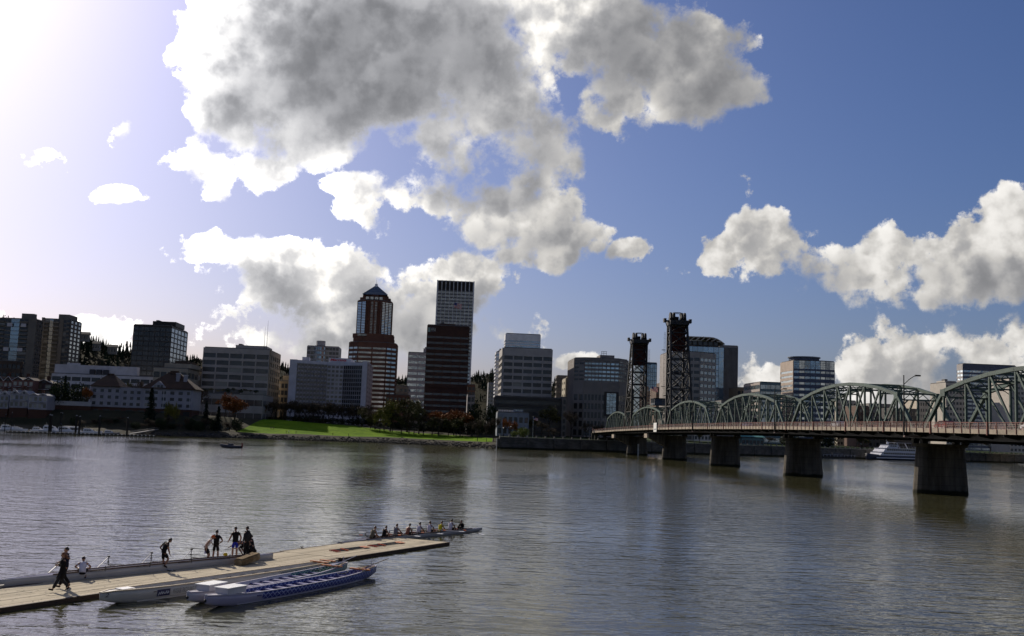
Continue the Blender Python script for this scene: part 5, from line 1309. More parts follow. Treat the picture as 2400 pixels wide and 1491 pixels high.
# grit, leaves and splinters on the boards: too small to count
q = MB(); r_ = random.Random(21)
for _ in range(420):
    p = DP(r_.uniform(-3, 35), r_.uniform(.5, 4.5), DKZ + .008); a_ = r_.uniform(0, 3.14); l_ = r_.uniform(.02, .10); w_ = r_.uniform(.012, .04)
    u_ = Vector((math.cos(a_), math.sin(a_), 0)) * l_; v_ = Vector((-math.sin(a_), math.cos(a_), 0)) * w_
    q.add([p - u_, p + v_, p + u_ + Vector((0, 0, .012)), p - v_], [(0, 1, 2, 3)])
o = q.build('dock_litter', mat('litter_brown', (0.10, 0.07, 0.035), 0.9, 0.4, 3.0, col2=(0.45, 0.42, 0.36))); o['kind'] = 'stuff'; o['label'] = 'leaves and grit scattered over the dock boards'; o['category'] = 'litter'
# rough block on the dock
def rough_block(label, c, rz, sx, sy, sz, tilt):
    bm = bmesh.new(); bmesh.ops.create_cube(bm, size=1.0); bmesh.ops.scale(bm, vec=(sx, sy, sz), verts=bm.verts)
    bmesh.ops.bevel(bm, geom=list(bm.edges), offset=0.06, segments=2, affect='EDGES')
    bmesh.ops.subdivide_edges(bm, edges=list(bm.edges), cuts=2, use_grid_fill=True)
    r = random.Random(3)
    for v in bm.verts: v.co += Vector((r.gauss(0, .012), r.gauss(0, .012), r.gauss(0, .012))); v.co.z += 0.10 * (v.co.x / sx)
    zmin = min(v.co.z for v in bm.verts)
    for v in bm.verts: v.co.z -= zmin
    me = bpy.data.meshes.new('rough_block'); bm.to_mesh(me); bm.free()
    me.materials.append(mat('block_tan', (0.12, 0.075, 0.035), 0.95, 0.3, 2.5, bump=0.03, spec=0.1, col2=(0.34, 0.27, 0.17), detail=8))
    o = place('rough_block', me, None, c, rz); o.rotation_euler = (0, tilt, rz); tag(o, label, 'block'); return o
rough_block('rough tan stone block tilted on the dock near the group of rowers', ground(580, 1322, DKZ + 0.01), DKA + 0.05, 1.55, 0.60, 0.40, -0.08)
def bottle(label, p, col, h=0.26):
    t = thing('water_bottle', label, 'bottle', p)
    m_ = mat('bottle_' + col, {'yellow': (0.55, 0.42, 0.02), 'blue': (0.35, 0.38, 0.75)}[col], 0.3)
    MB().loft([[(r * math.cos(i * .628), r * math.sin(i * .628), z * h) for i in range(10)] for z, r in ((0, .036), (.05, .04), (.6, .04), (.75, .034), (.85, .02), (.9, .02))]).build('bottle_body', m_, t, True)
    MB().tube((0, 0, h * .9), (0, 0, h), 0.018, 0.015, 8).build('cap', BLK, t); return t
bottle('yellow drinking bottle standing on the dock by the empty shell', ground(338.5, 1340, DKZ + 0.01), 'yellow', 0.30)
def sandal(label, p, rz):
    t = thing('sandal', label, 'sandal', p, rz, 'sandals left on the dock')
    MB().prism([(-.05, -.14), (.05, -.14), (.06, .08), (.02, .15), (-.03, .15), (-.06, .08)], 0, 0.03).build('sole', BLK, t)
    MB().path([V(-.055, .0, .03), V(-.02, .03, .07), V(.0, .09, .03)], 0.012).path([V(.055, .0, .03), V(.0, .03, .07), V(.0, .09, .03)], 0.012).build('strap', pale, t)
sandal('sandal on the dock nearer the man standing on one leg', ground(397, 1338, DKZ + 0.01), 0.8); sandal('sandal on the dock farther from the man standing on one leg', ground(405, 1338.5, DKZ + 0.01), 1.9)

# ------------------------------------------------------------------ people
SKINM = mat('skin', (0.32, 0.17, 0.11), 0.6, 0.06, 4.0); SKIND = mat('skin_tanned', (0.20, 0.10, 0.065), 0.6, 0.06, 4.0)
def cloth(name, col): return mat('cloth_' + name, col, 0.9, 0.12, 6.0, spec=0.15)
TMPS = bpy.data.scenes.new('shaping')          # small side scene in which the bodies are grown
def skin_mesh(name, chains, m_, sub=1):
    """chains: list of (points {name: (pos, radius)}, edges, root)"""
    vs, es, rs, roots = [], [], [], []
    for pts, edges, root in chains:
        idx = {}
        for k, (p, r) in pts.items(): idx[k] = len(vs); vs.append(tuple(p)); rs.append(r)
        es += [(idx[a], idx[b]) for a, b in edges]; roots.append(idx[root])
    me = bpy.data.meshes.new(name); me.from_pydata(vs, es, [])
    o = bpy.data.objects.new(name, me); TMPS.collection.objects.link(o)
    md = o.modifiers.new('s', 'SKIN'); md.use_smooth_shade = True; md.branch_smoothing = 0.4
    sv = me.skin_vertices[0].data
    for i, r in enumerate(rs):
        sv[i].radius = (r, r) if not isinstance(r, tuple) else r
        sv[i].use_root = i in roots
    o.modifiers.new('u', 'SUBSURF').levels = sub; o.modifiers['u'].render_levels = sub
    with bpy.context.temp_override(scene=TMPS, view_layer=TMPS.view_layers[0]):
        dg = bpy.context.evaluated_depsgraph_get(); dg.update(); out = bpy.data.meshes.new_from_object(o.evaluated_get(dg))
    bpy.data.objects.remove(o); bpy.data.meshes.remove(me)
    out.name = name; out.materials.clear(); out.materials.append(m_)
    return out
def L3(a, b, f): return Vector(a).lerp(Vector(b), f)
STAND = dict(pel=(0, 0, .95), wst=(0, 0, 1.10), chs=(0, .0, 1.32), nck=(0, 0.0, 1.48), hed=(0, .02, 1.64),
             shl=(-.17, 0, 1.42), ell=(-.24, -.03, 1.14), wrl=(-.25, .05, .90), shr=(.17, 0, 1.42), elr=(.24, -.03, 1.14), wrr=(.25, .05, .90),
             hpl=(-.09, 0, .92), knl=(-.10, .02, .50), anl=(-.10, -.02, .09), hpr=(.09, 0, .92), knr=(.10, .02, .50), anr=(.10, -.02, .09), look=(0, 1, -.1))
def person(label, loc, yaw, pose, top, bottom, shoes=None, hair=(0.02, 0.013, 0.01), skin=SKINM, scale=1.0, sleeves='short', legs='shorts', coat=False, long_hair=False, cap=None, group='people on the dock', hood=False, extra=None):
    J = {k: Vector(v) for k, v in {**STAND, **pose}.items()}
    t = thing('person', label, 'person', loc, yaw, group); t.scale = (scale,) * 3
    lk = J['look'].normalized()
    g = 1.0
    # ---- body: one continuous skin, hands with five fingers, head with a face
    P = {'pel': (J['pel'], .13), 'wst': (J['wst'], .105), 'chs': (J['chs'], .125), 'nck': (J['nck'], .052), 'hd0': (L3(J['nck'], J['hed'], .55), .05)}
    E_ = [('pel', 'wst'), ('wst', 'chs'), ('chs', 'nck'), ('nck', 'hd0')]
    ch = []
    for s in 'lr':
        P['sh' + s] = (J['sh' + s], .062); P['el' + s] = (J['el' + s], .046); P['fa' + s] = (L3(J['el' + s], J['wr' + s], .35), .046); P['wr' + s] = (J['wr' + s], .028)
        hd = (J['wr' + s] - J['el' + s]).normalized(); pm = J['wr' + s] + hd * 0.075; P['pm' + s] = (pm, (.036, .022))
        P['hp' + s] = (J['hp' + s], .085); P['kn' + s] = (J['kn' + s], .056); P['cf' + s] = (L3(J['kn' + s], J['an' + s], .3), .064); P['an' + s] = (J['an' + s], .038)
        fd = J.get('ft' + s); sh_ = J['an' + s] - J['kn' + s]
        if fd is None: fd = Vector((0, .20, -.055))
        P['to' + s] = (J['an' + s] + fd, .030); P['hl' + s] = (J['an' + s] + Vector((0, -.05, -.045)), .030)
        E_ += [('chs', 'sh' + s), ('sh' + s, 'el' + s), ('el' + s, 'fa' + s), ('fa' + s, 'wr' + s), ('wr' + s, 'pm' + s), ('pel', 'hp' + s), ('hp' + s, 'kn' + s), ('kn' + s, 'cf' + s), ('cf' + s, 'an' + s), ('an' + s, 'to' + s)]
        P.pop('hl' + s)
        sd = hd.cross(Vector((0, 1, 0.2))).normalized(); cu = sd.cross(hd).normalized()
        for i, (off, ln) in enumerate(((-.030, .065), (-.010, .075), (.010, .072), (.029, .055))):
            b0 = pm + sd * off - hd * .01; b1 = b0 + hd * (ln * .6) + cu * .006; b2 = b1 + hd * (ln * .45) + cu * .022
            ch.append(({'a': (b0, .009), 'b': (b1, .009), 'c': (b2, .007)}, [('a', 'b'), ('b', 'c')], 'a'))
        b0 = J['wr' + s] + hd * .03 + sd * (-.028); b1 = b0 - sd * .03 + hd * .03; b2 = b1 + hd * .035
        ch.append(({'a': (b0, .012), 'b': (b1, .010), 'c': (b2, .008)}, [('a', 'b'), ('b', 'c')], 'a'))
    me = skin_mesh('body', [(P, E_, 'pel')] + ch, skin)
    bm = bmesh.new(); bm.from_mesh(me)
    # head
    yv = lk; xv = yv.cross(Vector((0, 0, 1))).normalized() if abs(yv.z) < .95 else Vector((1, 0, 0)); zv = xv.cross(yv).normalized()
    hm = Matrix((xv, yv, zv)).transposed(); hc = J['hed']
    def headball(c, r, n=12, mm=10):
        q = MB(); q.ball((0, 0, 0), 1.0, n, mm); base = len(bm.verts)
        vsb = [bm.verts.new(hc + hm @ (Vector(c) + Vector((v[0] * r[0], v[1] * r[1], v[2] * r[2])))) for v in q.v]
        for f in q.f:
            try: bm.faces.new([vsb[i] for i in f]).smooth = True
            except ValueError: pass
    headball((0, 0, .015), (.076, .094, .105)); headball((0, .035, -.06), (.055, .058, .055)); headball((0, .098, -.012), (.013, .020, .024), 8, 6)
    headball((0, .086, -.055), (.022, .010, .008), 8, 4)
    for s in (-1, 1): headball((s * .078, -.005, -.005), (.012, .022, .032), 8, 6)
    bm.to_mesh(me); bm.free()
    place('body', me, t)
    q = MB(); q.ball((0, 0, 0), .009, 6, 4); em = q.mesh('eye', BLK)
    for s in (-1, 1): place('eye', em, t, hc + hm @ Vector((s * .03, .086, .018)))
    # ---- hair or cap
    hq = MB(); n = 14
    rings = []
    for j in range(8):
        a = math.pi * 0.62 * j / 7
        rings.append([hc + hm @ Vector((.086 * math.sin(a) * math.cos(6.2832 * i / n), -.012 + .102 * math.sin(a) * math.sin(6.2832 * i / n) * (1.0 if math.sin(6.2832 * i / n) < 0 else .88), .02 + .113 * math.cos(a) + (0.045 * math.sin(6.2832 * i / n) * (j / 7) ** 2 if math.sin(6.2832 * i / n) > 0 else 0.02 * math.sin(6.2832 * i / n) * (j / 7)))) for i in range(n)])
    hq.loft(rings, True, False); hairm = mat('hair_%02d' % int(sum(hair) * 100), hair, 0.6, 0.2, 8.0)
    if cap is None: hq.build('hair', hairm, t, True)
    else:
        hq.build('cap', cap, t, True)
        MB().add([hc + hm @ Vector(v) for v in ((-.06, .07, .05), (.06, .07, .05), (.045, .165, .03), (-.045, .165, .03), (-.06, .07, .06), (.06, .07, .06), (.045, .165, .04), (-.045, .165, .04))], [(3,2,1,0), (4,5,6,7), (0,1,5,4), (1,2,6,5), (2,3,7,6), (3,0,4,7)]).build('cap_peak', cap, t)
    if long_hair:
        hl = [hc + hm @ Vector((0, -.07, .02)), hc + hm @ Vector((.0, -.11, -.10)), hc + hm @ Vector((.03, -.17, -.2)), hc + hm @ Vector((.05, -.30, -.22))]
        place('long_hair', skin_mesh('long_hair', [({'a': (hl[0], .075), 'b': (hl[1], .07), 'c': (hl[2], .05), 'd': (hl[3], .02)}, [('a', 'b'), ('b', 'c'), ('c', 'd')], 'a')], hairm), t)
    # ---- clothes follow the body
    w = .020
    ax = (J['shr'] - J['shl']).normalized(); spine = (J['nck'] - J['pel']).normalized(); dp_ = spine.cross(ax).normalized()
    def ring(c, a_, b_, n=12): return [c + ax * (a_ * math.cos(6.2832 * i / n)) + dp_ * (b_ * math.sin(6.2832 * i / n)) for i in range(n)]
    rr = [ring(J['pel'] + spine * -.03, .165, .125), ring(J['wst'], .150, .115), ring(L3(J['wst'], J['chs'], .6), .168, .125), ring(J['chs'] + spine * .03, .188, .130), ring(L3(J['chs'], J['nck'], .62), .165, .10), ring(L3(J['chs'], J['nck'], .92), .075, .068)]
    if coat: rr = [ring(L3(J['pel'], (J['knl'] + J['knr']) / 2, .8), .20, .19)] + [ring(J['pel'], .175, .15)] + rr[1:]
    T, TE = {}, []; ch2 = []
    for s in 'lr':
        if sleeves == 'none': continue
        f = .55 if sleeves == 'short' else 1.0
        T = {'sh': (L3(J['chs'], J['sh' + s], .75) + spine * .03, .075), 'sm': (J['sh' + s], .070), 'ue': (L3(J['sh' + s], J['el' + s], f), .060)}; TE = [('sh', 'sm'), ('sm', 'ue')]
        if sleeves == 'long': T['wc'] = (L3(J['el' + s], J['wr' + s], .95), .045); TE.append(('ue', 'wc'))
        ch2.append((T, TE, 'sm'))
    tq = MB(); tq.loft(rr); sm_ = tq.mesh('shirt', top, True)
    if ch2:
        sl2 = skin_mesh('sleeves', ch2, top); bm = bmesh.new(); bm.from_mesh(sm_); bm.from_mesh(sl2); bm.to_mesh(sm_); bm.free(); bpy.data.meshes.remove(sl2)
    place('coat' if coat else 'shirt', sm_, t)
    if hood: place('hood', skin_mesh('hood', [({'a': (J['nck'] + Vector((-.08, -.05, .0)), .05), 'b': (J['nck'] + Vector((0, -.09, .02)), .06), 'c': (J['nck'] + Vector((.08, -.05, 0)), .05)}, [('a', 'b'), ('b', 'c')], 'b')], top), t)
    Q = {'pel': (J['pel'], .135 + w), 'ws': (L3(J['pel'], J['wst'], .45), .115 + w)}; QE = [('ws', 'pel')]
    for s in 'lr':
        Q['hp' + s] = (J['hp' + s] + Vector((0, 0, -.02)), .09 + w); QE.append(('pel', 'hp' + s))
        f = .85 if legs == 'shorts' else 1.0
        Q['kn' + s] = (L3(J['hp' + s], J['kn' + s], f), (.072 if legs == 'shorts' else .062) + w); QE.append(('hp' + s, 'kn' + s))
        if legs == 'long': Q['an' + s] = (L3(J['kn' + s], J['an' + s], .93), .055 + w); QE.append(('kn' + s, 'an' + s))
    place('shorts' if legs == 'shorts' else 'trousers', skin_mesh('shorts', [(Q, QE, 'pel')], bottom), t)
    if shoes:
        for s in 'lr':
            fd = J.get('ft' + s, Vector((0, .20, -.055)))
            place('shoe', skin_mesh('shoe', [({'h': (J['an' + s] + fd * -.25 + Vector((0, 0, -.035)), .042), 'm': (J['an' + s] + fd * .45 + Vector((0, 0, -.015)), .045), 't': (J['an' + s] + fd * 1.08, .036)}, [('h', 'm'), ('m', 't')], 'm')], shoes), t)
    return t
BKC = cloth('black', (0.012, 0.011, 0.012)); NVY = cloth('navy', (0.012, 0.014, 0.035)); WHC = cloth('white', (0.52, 0.50, 0.58)); SHOE = cloth('shoe_black', (0.012, 0.01, 0.01)); CHAR = cloth('charcoal', (0.025, 0.025, 0.028))
DZ = DKZ + 0.008
def facing(dx, dy): return math.atan2(-dx, dy)
def on(px, py): return ground(px, py, DZ)
walk = dict(pel=(0, 0, .93), knl=(-.09, .22, .52), anl=(-.09, .40, .13), ftl=(0, .18, .02), knr=(.09, -.02, .50), anr=(.09, -.36, .16), ftr=(0, .15, -.11))
person('woman with long hair in a long dark coat walking along the dock', on(143, 1386), facing(-.78, -.62), {**walk, 'wrl': (-.08, .24, 1.18), 'ell': (-.24, .06, 1.16), 'wrr': (.05, .26, 1.20), 'elr': (.25, .05, 1.17), 'look': (.1, 1, -.15)}, BKC, CHAR, SHOE, (0.16, 0.055, 0.02), scale=.98, sleeves='long', legs='long', coat=True, long_hair=True)
person('man in a dark blue jacket walking beside the woman in the coat', on(150, 1377.5), facing(-.78, -.62), {**walk, 'knl': (-.09, .12, .50), 'anl': (-.09, .22, .10), 'knr': (.09, .0, .5), 'anr': (.09, -.25, .12), 'wrl': (-.2, .24, 1.12), 'ell': (-.27, .0, 1.14), 'wrr': (.2, .26, 1.10)}, NVY, BKC, SHOE, sleeves='long', legs='long', scale=1.04)
person('person in a white T-shirt crouching on the dock beside the empty shell', on(192, 1357), facing(-.35, .94), dict(pel=(0, -.16, .34), wst=(0, -.10, .48), chs=(0, .04, .66), nck=(0, .14, .80), hed=(0, .22, .93), look=(-.25, 1, -.5), shl=(-.18, .06, .74), ell=(-.36, .18, .56), wrl=(-.22, .36, .46), shr=(.18, .06, .74), elr=(.36, .18, .54), wrr=(.2, .36, .44),
       hpl=(-.09, -.16, .33), knl=(-.20, .24, .50), anl=(-.14, .0, .09), hpr=(.09, -.16, .33), knr=(.20, .24, .50), anr=(.14, .0, .09)), WHC, BKC, SHOE, (0.03, 0.012, 0.01))
person('man in black standing on one leg and looking down at his raised foot', on(381, 1338), facing(.75, .66), dict(pel=(0, 0, .93), wst=(0, .02, 1.08), chs=(0, .10, 1.30), nck=(0, .19, 1.44), hed=(.03, .28, 1.55), look=(.15, 1, -.9), shl=(-.17, .08, 1.40), ell=(-.30, -.10, 1.18), wrl=(-.16, .0, 1.0), shr=(.17, .10, 1.38), elr=(.20, .16, 1.10), wrr=(.16, .26, .86),
       knl=(-.06, .03, .50), anl=(-.05, -.02, .09), knr=(.12, .22, .62), anr=(.14, .02, .30), ftr=(0, .15, -.12)), BKC, BKC, SHOE, (0.025, 0.012, 0.008), skin=SKIND, scale=1.0)
t5 = person('rower in a white sleeveless top and an orange cap holding a drinking bottle', on(481, 1322), facing(.96, .25), dict(pel=(0, -.04, .92), wst=(0, .02, 1.06), chs=(0, .15, 1.25), nck=(0, .25, 1.38), hed=(0, .33, 1.50), look=(.0, 1, -.55), shl=(-.17, .16, 1.33), ell=(-.22, -.06, 1.08), wrl=(-.2, -.08, .82), shr=(.17, .16, 1.33), elr=(.23, -.02, 1.07), wrr=(.22, .0, .84),
       knl=(-.09, .20, .50), anl=(-.08, -.06, .12), knr=(.09, .14, .49), anr=(.09, .02, .09)), cloth('white_top', (0.50, 0.44, 0.44)), BKC, SHOE, (0.03, 0.015, 0.01), sleeves='none', cap=cloth('orange_cap', (0.50, 0.09, 0.02)), scale=.97)
bottle('white and blue bottle in the hand of the rower with the orange cap', on(481, 1322) + Vector((0.0, 0.18, 0)) + Vector((-.10, 0.0, .52)), 'blue')
person('man in a black T-shirt with a pale back print, hands on his hips', on(504, 1316.5), facing(-.1, 1), dict(ell=(-.36, -.06, 1.18), wrl=(-.22, .04, .98), elr=(.34, .02, 1.16), wrr=(.17, .12, 1.02), look=(-.2, 1, -.2), knl=(-.12, .02, .5), anl=(-.13, -.02, .09), knr=(.12, .02, .5), anr=(.14, -.02, .09)), BKC, BKC, SHOE, skin=SKIND)
person('man in a black T-shirt and blue shorts', on(549, 1309.5), facing(-.25, .97), dict(ell=(-.27, -.02, 1.16), wrl=(-.36, .10, .96), elr=(.30, -.03, 1.16), wrr=(.26, .08, .92), hed=(-.02, .05, 1.63), look=(-.5, 1, -.55), knl=(-.11, .02, .5), anl=(-.12, -.02, .09), knr=(.10, .02, .5), anr=(.10, -.02, .09)), BKC, cloth('royal_blue', (0.02, 0.03, 0.30)), SHOE, scale=1.04)
person('person in a dark hooded jacket and trousers next to the man in blue shorts', on(576, 1307.5), facing(-.75, .5), dict(wrl=(-.24, .06, .90), wrr=(.24, .04, .90), look=(-.1, 1, -.1)), CHAR, BKC, SHOE, sleeves='long', legs='long', hood=True, scale=1.03)
person('person bending over the empty shell behind the man in blue shorts', on(564, 1302), facing(-.9, .25), dict(pel=(0, -.25, .62), wst=(0, -.08, .72), chs=(0, .14, .76), nck=(0, .30, .74), hed=(0, .42, .70), look=(0, 1, -.7), shl=(-.18, .16, .76), ell=(-.20, .46, .58), wrl=(-.18, .72, .44), shr=(.18, .16, .76), elr=(.22, .34, .5), wrr=(.2, .52, .36),
       hpl=(-.09, -.25, .60), knl=(-.16, .08, .46), anl=(-.12, -.20, .09), hpr=(.09, -.25, .60), knr=(.16, .08, .46), anr=(.12, -.20, .09)), cloth('slate', (0.05, 0.035, 0.06)), BKC, SHOE, sleeves='short')
person('person in black crouching right behind the stone block', on(590, 1305), facing(-.6, -.5), dict(pel=(0, -.16, .30), wst=(0, -.08, .42), chs=(0, .04, .58), nck=(0, .14, .70), hed=(0, .22, .80), look=(0, 1, -.9), shl=(-.18, .06, .66), ell=(-.26, .26, .48), wrl=(-.12, .44, .40), shr=(.18, .06, .66), elr=(.26, .26, .48), wrr=(.12, .44, .40),
       hpl=(-.09, -.16, .30), knl=(-.18, .24, .48), anl=(-.13, .0, .09), hpr=(.09, -.16, .30), knr=(.18, .24, .48), anr=(.13, .0, .09)), BKC, BKC, SHOE, sleeves='long', legs='long')
person('person in dark clothes kneeling behind the one in the hooded jacket', on(588, 1300.5), facing(-.9, -.1), dict(pel=(0, -.10, .40), wst=(0, -.06, .54), chs=(0, .0, .76), nck=(0, .03, .92), hed=(0, .05, 1.06), look=(0, 1, -.2), shl=(-.18, .0, .86), ell=(-.24, .06, .60), wrl=(-.16, .28, .50), shr=(.18, .0, .86), elr=(.24, .06, .60), wrr=(.16, .28, .50),
       hpl=(-.09, -.10, .38), knl=(-.14, .26, .40), anl=(-.12, .12, .09), hpr=(.09, -.10, .38), knr=(.14, .22, .09), anr=(.13, -.18, .09)), BKC, BKC, SHOE, sleeves='long', legs='long')
gl = thing('sponge', 'yellow sponge held over the rim of the empty shell', 'sponge', ground(528, 1303, 0.55)); MB().ball((0, 0, .08), .11, 8, 6, (1.2, .8, .9)).build('sponge_body', mat('sponge_yellow', (0.60, 0.42, 0.02), 0.9, 0.2, 20, bump=.02), gl)

# crew of the second shell
MS2 = Matrix.Translation(S2.location) @ Matrix.Rotation(S2.rotation_euler.z, 4, 'Z')
crew = [('greyish tan top, first rower from the left', cloth('khaki', (0.13, 0.11, 0.08)), 'short'), ('black top, second rower from the left', BKC, 'short'), ('grey top, third rower from the left', cloth('grey', (0.14, 0.14, 0.17)), 'short'), ('no shirt, fourth rower from the left', None, 'none'),
        ('white top and dark cap of hair, fifth rower from the left', WHC, 'short'), ('white top, sixth rower from the left, beside a white oar', WHC, 'short'), ('yellow top, seventh rower from the left', cloth('yellow', (0.55, 0.47, 0.02)), 'short'), ('white top, eighth rower from the left, nearest the coxswain', WHC, 'short')]
yawS = S2.rotation_euler.z - math.pi / 2
for k, (lb, c_, sl_) in enumerate(crew):
    x = LS2 * (0.20 + 0.0775 * k); p = MS2 @ Vector((x, 0, 0.0)); ln = [0.12, .05, -.03, .07, .0, -.05, .04, .0][k]; s = -1 if k % 2 else 1
    pose = dict(pel=(0, 0, .31), wst=(0, .03 + ln * .5, .46), chs=(0, .08 + ln, .68), nck=(0, .14 + ln * 1.4, .83), hed=(0, .20 + ln * 1.7, .97), look=([.1, -.2, .0, .15, -.1, .25, 0, -.15][k], 1, [-.8, -.5, -.3, -.7, -.5, -.2, -.6, -.3][k]), shl=(-.18, .09 + ln, .77), ell=(-.22, .30, .55), wrl=(-.10 + .08 * s, .52, .44), shr=(.18, .09 + ln, .77), elr=(.22, .30, .55), wrr=(.10 + .08 * s, .52, .44),
                hpl=(-.09, .02, .29), knl=(-.13, .40, .48), anl=(-.10, .72, .22), ftl=(0, .10, .14), hpr=(.09, .02, .29), knr=(.13, .40, .48), anr=(.10, .72, .22), ftr=(0, .10, .14))
    sk = SKIND if k in (3, 7) else SKINM
    person('seated rower with ' + lb, (p.x, p.y, 0), yawS, pose, c_ if c_ is not None else mat('skin_torso', (0.22, 0.075, 0.04), 0.6, 0.06, 4.0), BKC, None, [(0.03, 0.014, 0.01), (0.015, 0.01, 0.008), (0.08, 0.04, 0.02)][k % 3], sk, [1.0, .96, 1.03, .98, 1.0, 1.02, .95, 1.04][k], sl_, group='rowing crew in the shell')
    hx = MS2 @ Vector((x + .50, 0.08 * -s, .44)); tp = MS2 @ Vector((x + .50 - 0.75 * (1 if k != 6 else -1), -s * -1 * 3.0, .50 if k < 6 else .22))
    tip = MS2 @ Vector((x + (.45 if k % 2 else -.6), s * 2.95, .52 if s < 0 and k < 6 else .30 if s > 0 else .12))
    oar('oar of the ' + ['first', 'second', 'third', 'fourth', 'fifth', 'sixth', 'seventh', 'eighth'][k] + ' rower from the left', hx, tip, 'white' if k in (5,) else 'dark', 'oars of the crewed shell')
for k, (x, lb) in enumerate(((LS2 * .835, 'coxswain in dark clothes facing the seated rowers'),)):
    p = MS2 @ Vector((x, 0, 0.0))
    person(lb, (p.x, p.y, 0.02), yawS + math.pi, dict(pel=(0, 0, .22), wst=(0, .0, .38), chs=(0, .04, .60), nck=(0, .07, .75), hed=(0, .10, .89), look=(0, 1, -.2), shl=(-.17, .03, .69), ell=(-.26, .12, .48), wrl=(-.24, .32, .36), shr=(.17, .03, .69), elr=(.26, .12, .48), wrr=(.24, .32, .36),
           hpl=(-.09, .02, .2), knl=(-.12, .34, .52), anl=(-.1, .52, .16), hpr=(.09, .02, .2), knr=(.12, .34, .52), anr=(.1, .52, .16)), BKC, BKC, None, (0.03, 0.014, 0.01), SKINM, .95, 'long', 'long', group='rowing crew in the shell')
# people on the lawn, far away
for k, (px, py, lb, c_) in enumerate(((636, 994, 'person stooping on the lawn, left of a pair', CHAR), (641, 994, 'person stooping on the lawn, right of a pair', cloth('khaki', (0.13, 0.11, 0.08))), (671, 1010, 'walker on the riverside path below the lawn, the one in black', BKC), (677, 1009, 'walker on the riverside path in a white top', WHC), (694, 1010, 'walker on the riverside path, alone right of the pair', BKC), (780, 1016, 'walker on the path below the middle of the lawn', BKC), (817, 1019, 'walker on the path, rightmost below the lawn', BKC))):
    Y = 592 if py < 1000 else 574; p = at(px, py, Y); p.z = H(p.x, p.y)
    st_ = dict(pel=(0, -.2, .85), chs=(0, .2, 1.05), nck=(0, .35, 1.05), hed=(0, .45, 1.0), shl=(-.17, .2, 1.1), shr=(.17, .2, 1.1), ell=(-.2, .35, .8), elr=(.2, .35, .8), wrl=(-.2, .45, .5), wrr=(.2, .45, .5)) if k < 2 else {}
    person(lb, p, 1.2 if k == 0 else -1.2, st_, c_, BKC, SHOE, sleeves='long', legs='long', group='people on the lawn and path', scale=1.05)

bpy.data.scenes.remove(TMPS)

# ------------------------------------------------------------------ trees and shrubs
BARK = mat('bark', (0.055, 0.045, 0.036), 0.95, 0.25, 1.5, bump=0.02, spec=0.1)
def leafm(name, c1, c2):
    m = mat('leaf_' + name, c1, 0.8, 0.2, 0.35, col2=c2, spec=0.15)
    p = next(n for n in m.node_tree.nodes if n.type == 'BSDF_PRINCIPLED')
    p.inputs['Transmission Weight'].default_value = 0.0; p.inputs['Subsurface Weight'].default_value = 0.0
    return m
LF = dict(bare=leafm('twig_brown', (0.045, 0.033, 0.022), (0.10, 0.072, 0.045)), willow=leafm('willow', (0.10, 0.095, 0.018), (0.20, 0.18, 0.035)), rust=leafm('rust', (0.13, 0.045, 0.012), (0.27, 0.10, 0.022)),
          olive=leafm('olive_bud', (0.055, 0.052, 0.018), (0.11, 0.10, 0.035)), fir=leafm('fir', (0.006, 0.012, 0.008), (0.014, 0.026, 0.014)), shrub=leafm('evergreen_shrub', (0.012, 0.020, 0.008), (0.035, 0.05, 0.016)), lime=leafm('lime_bush', (0.09, 0.12, 0.016), (0.17, 0.20, 0.03)))
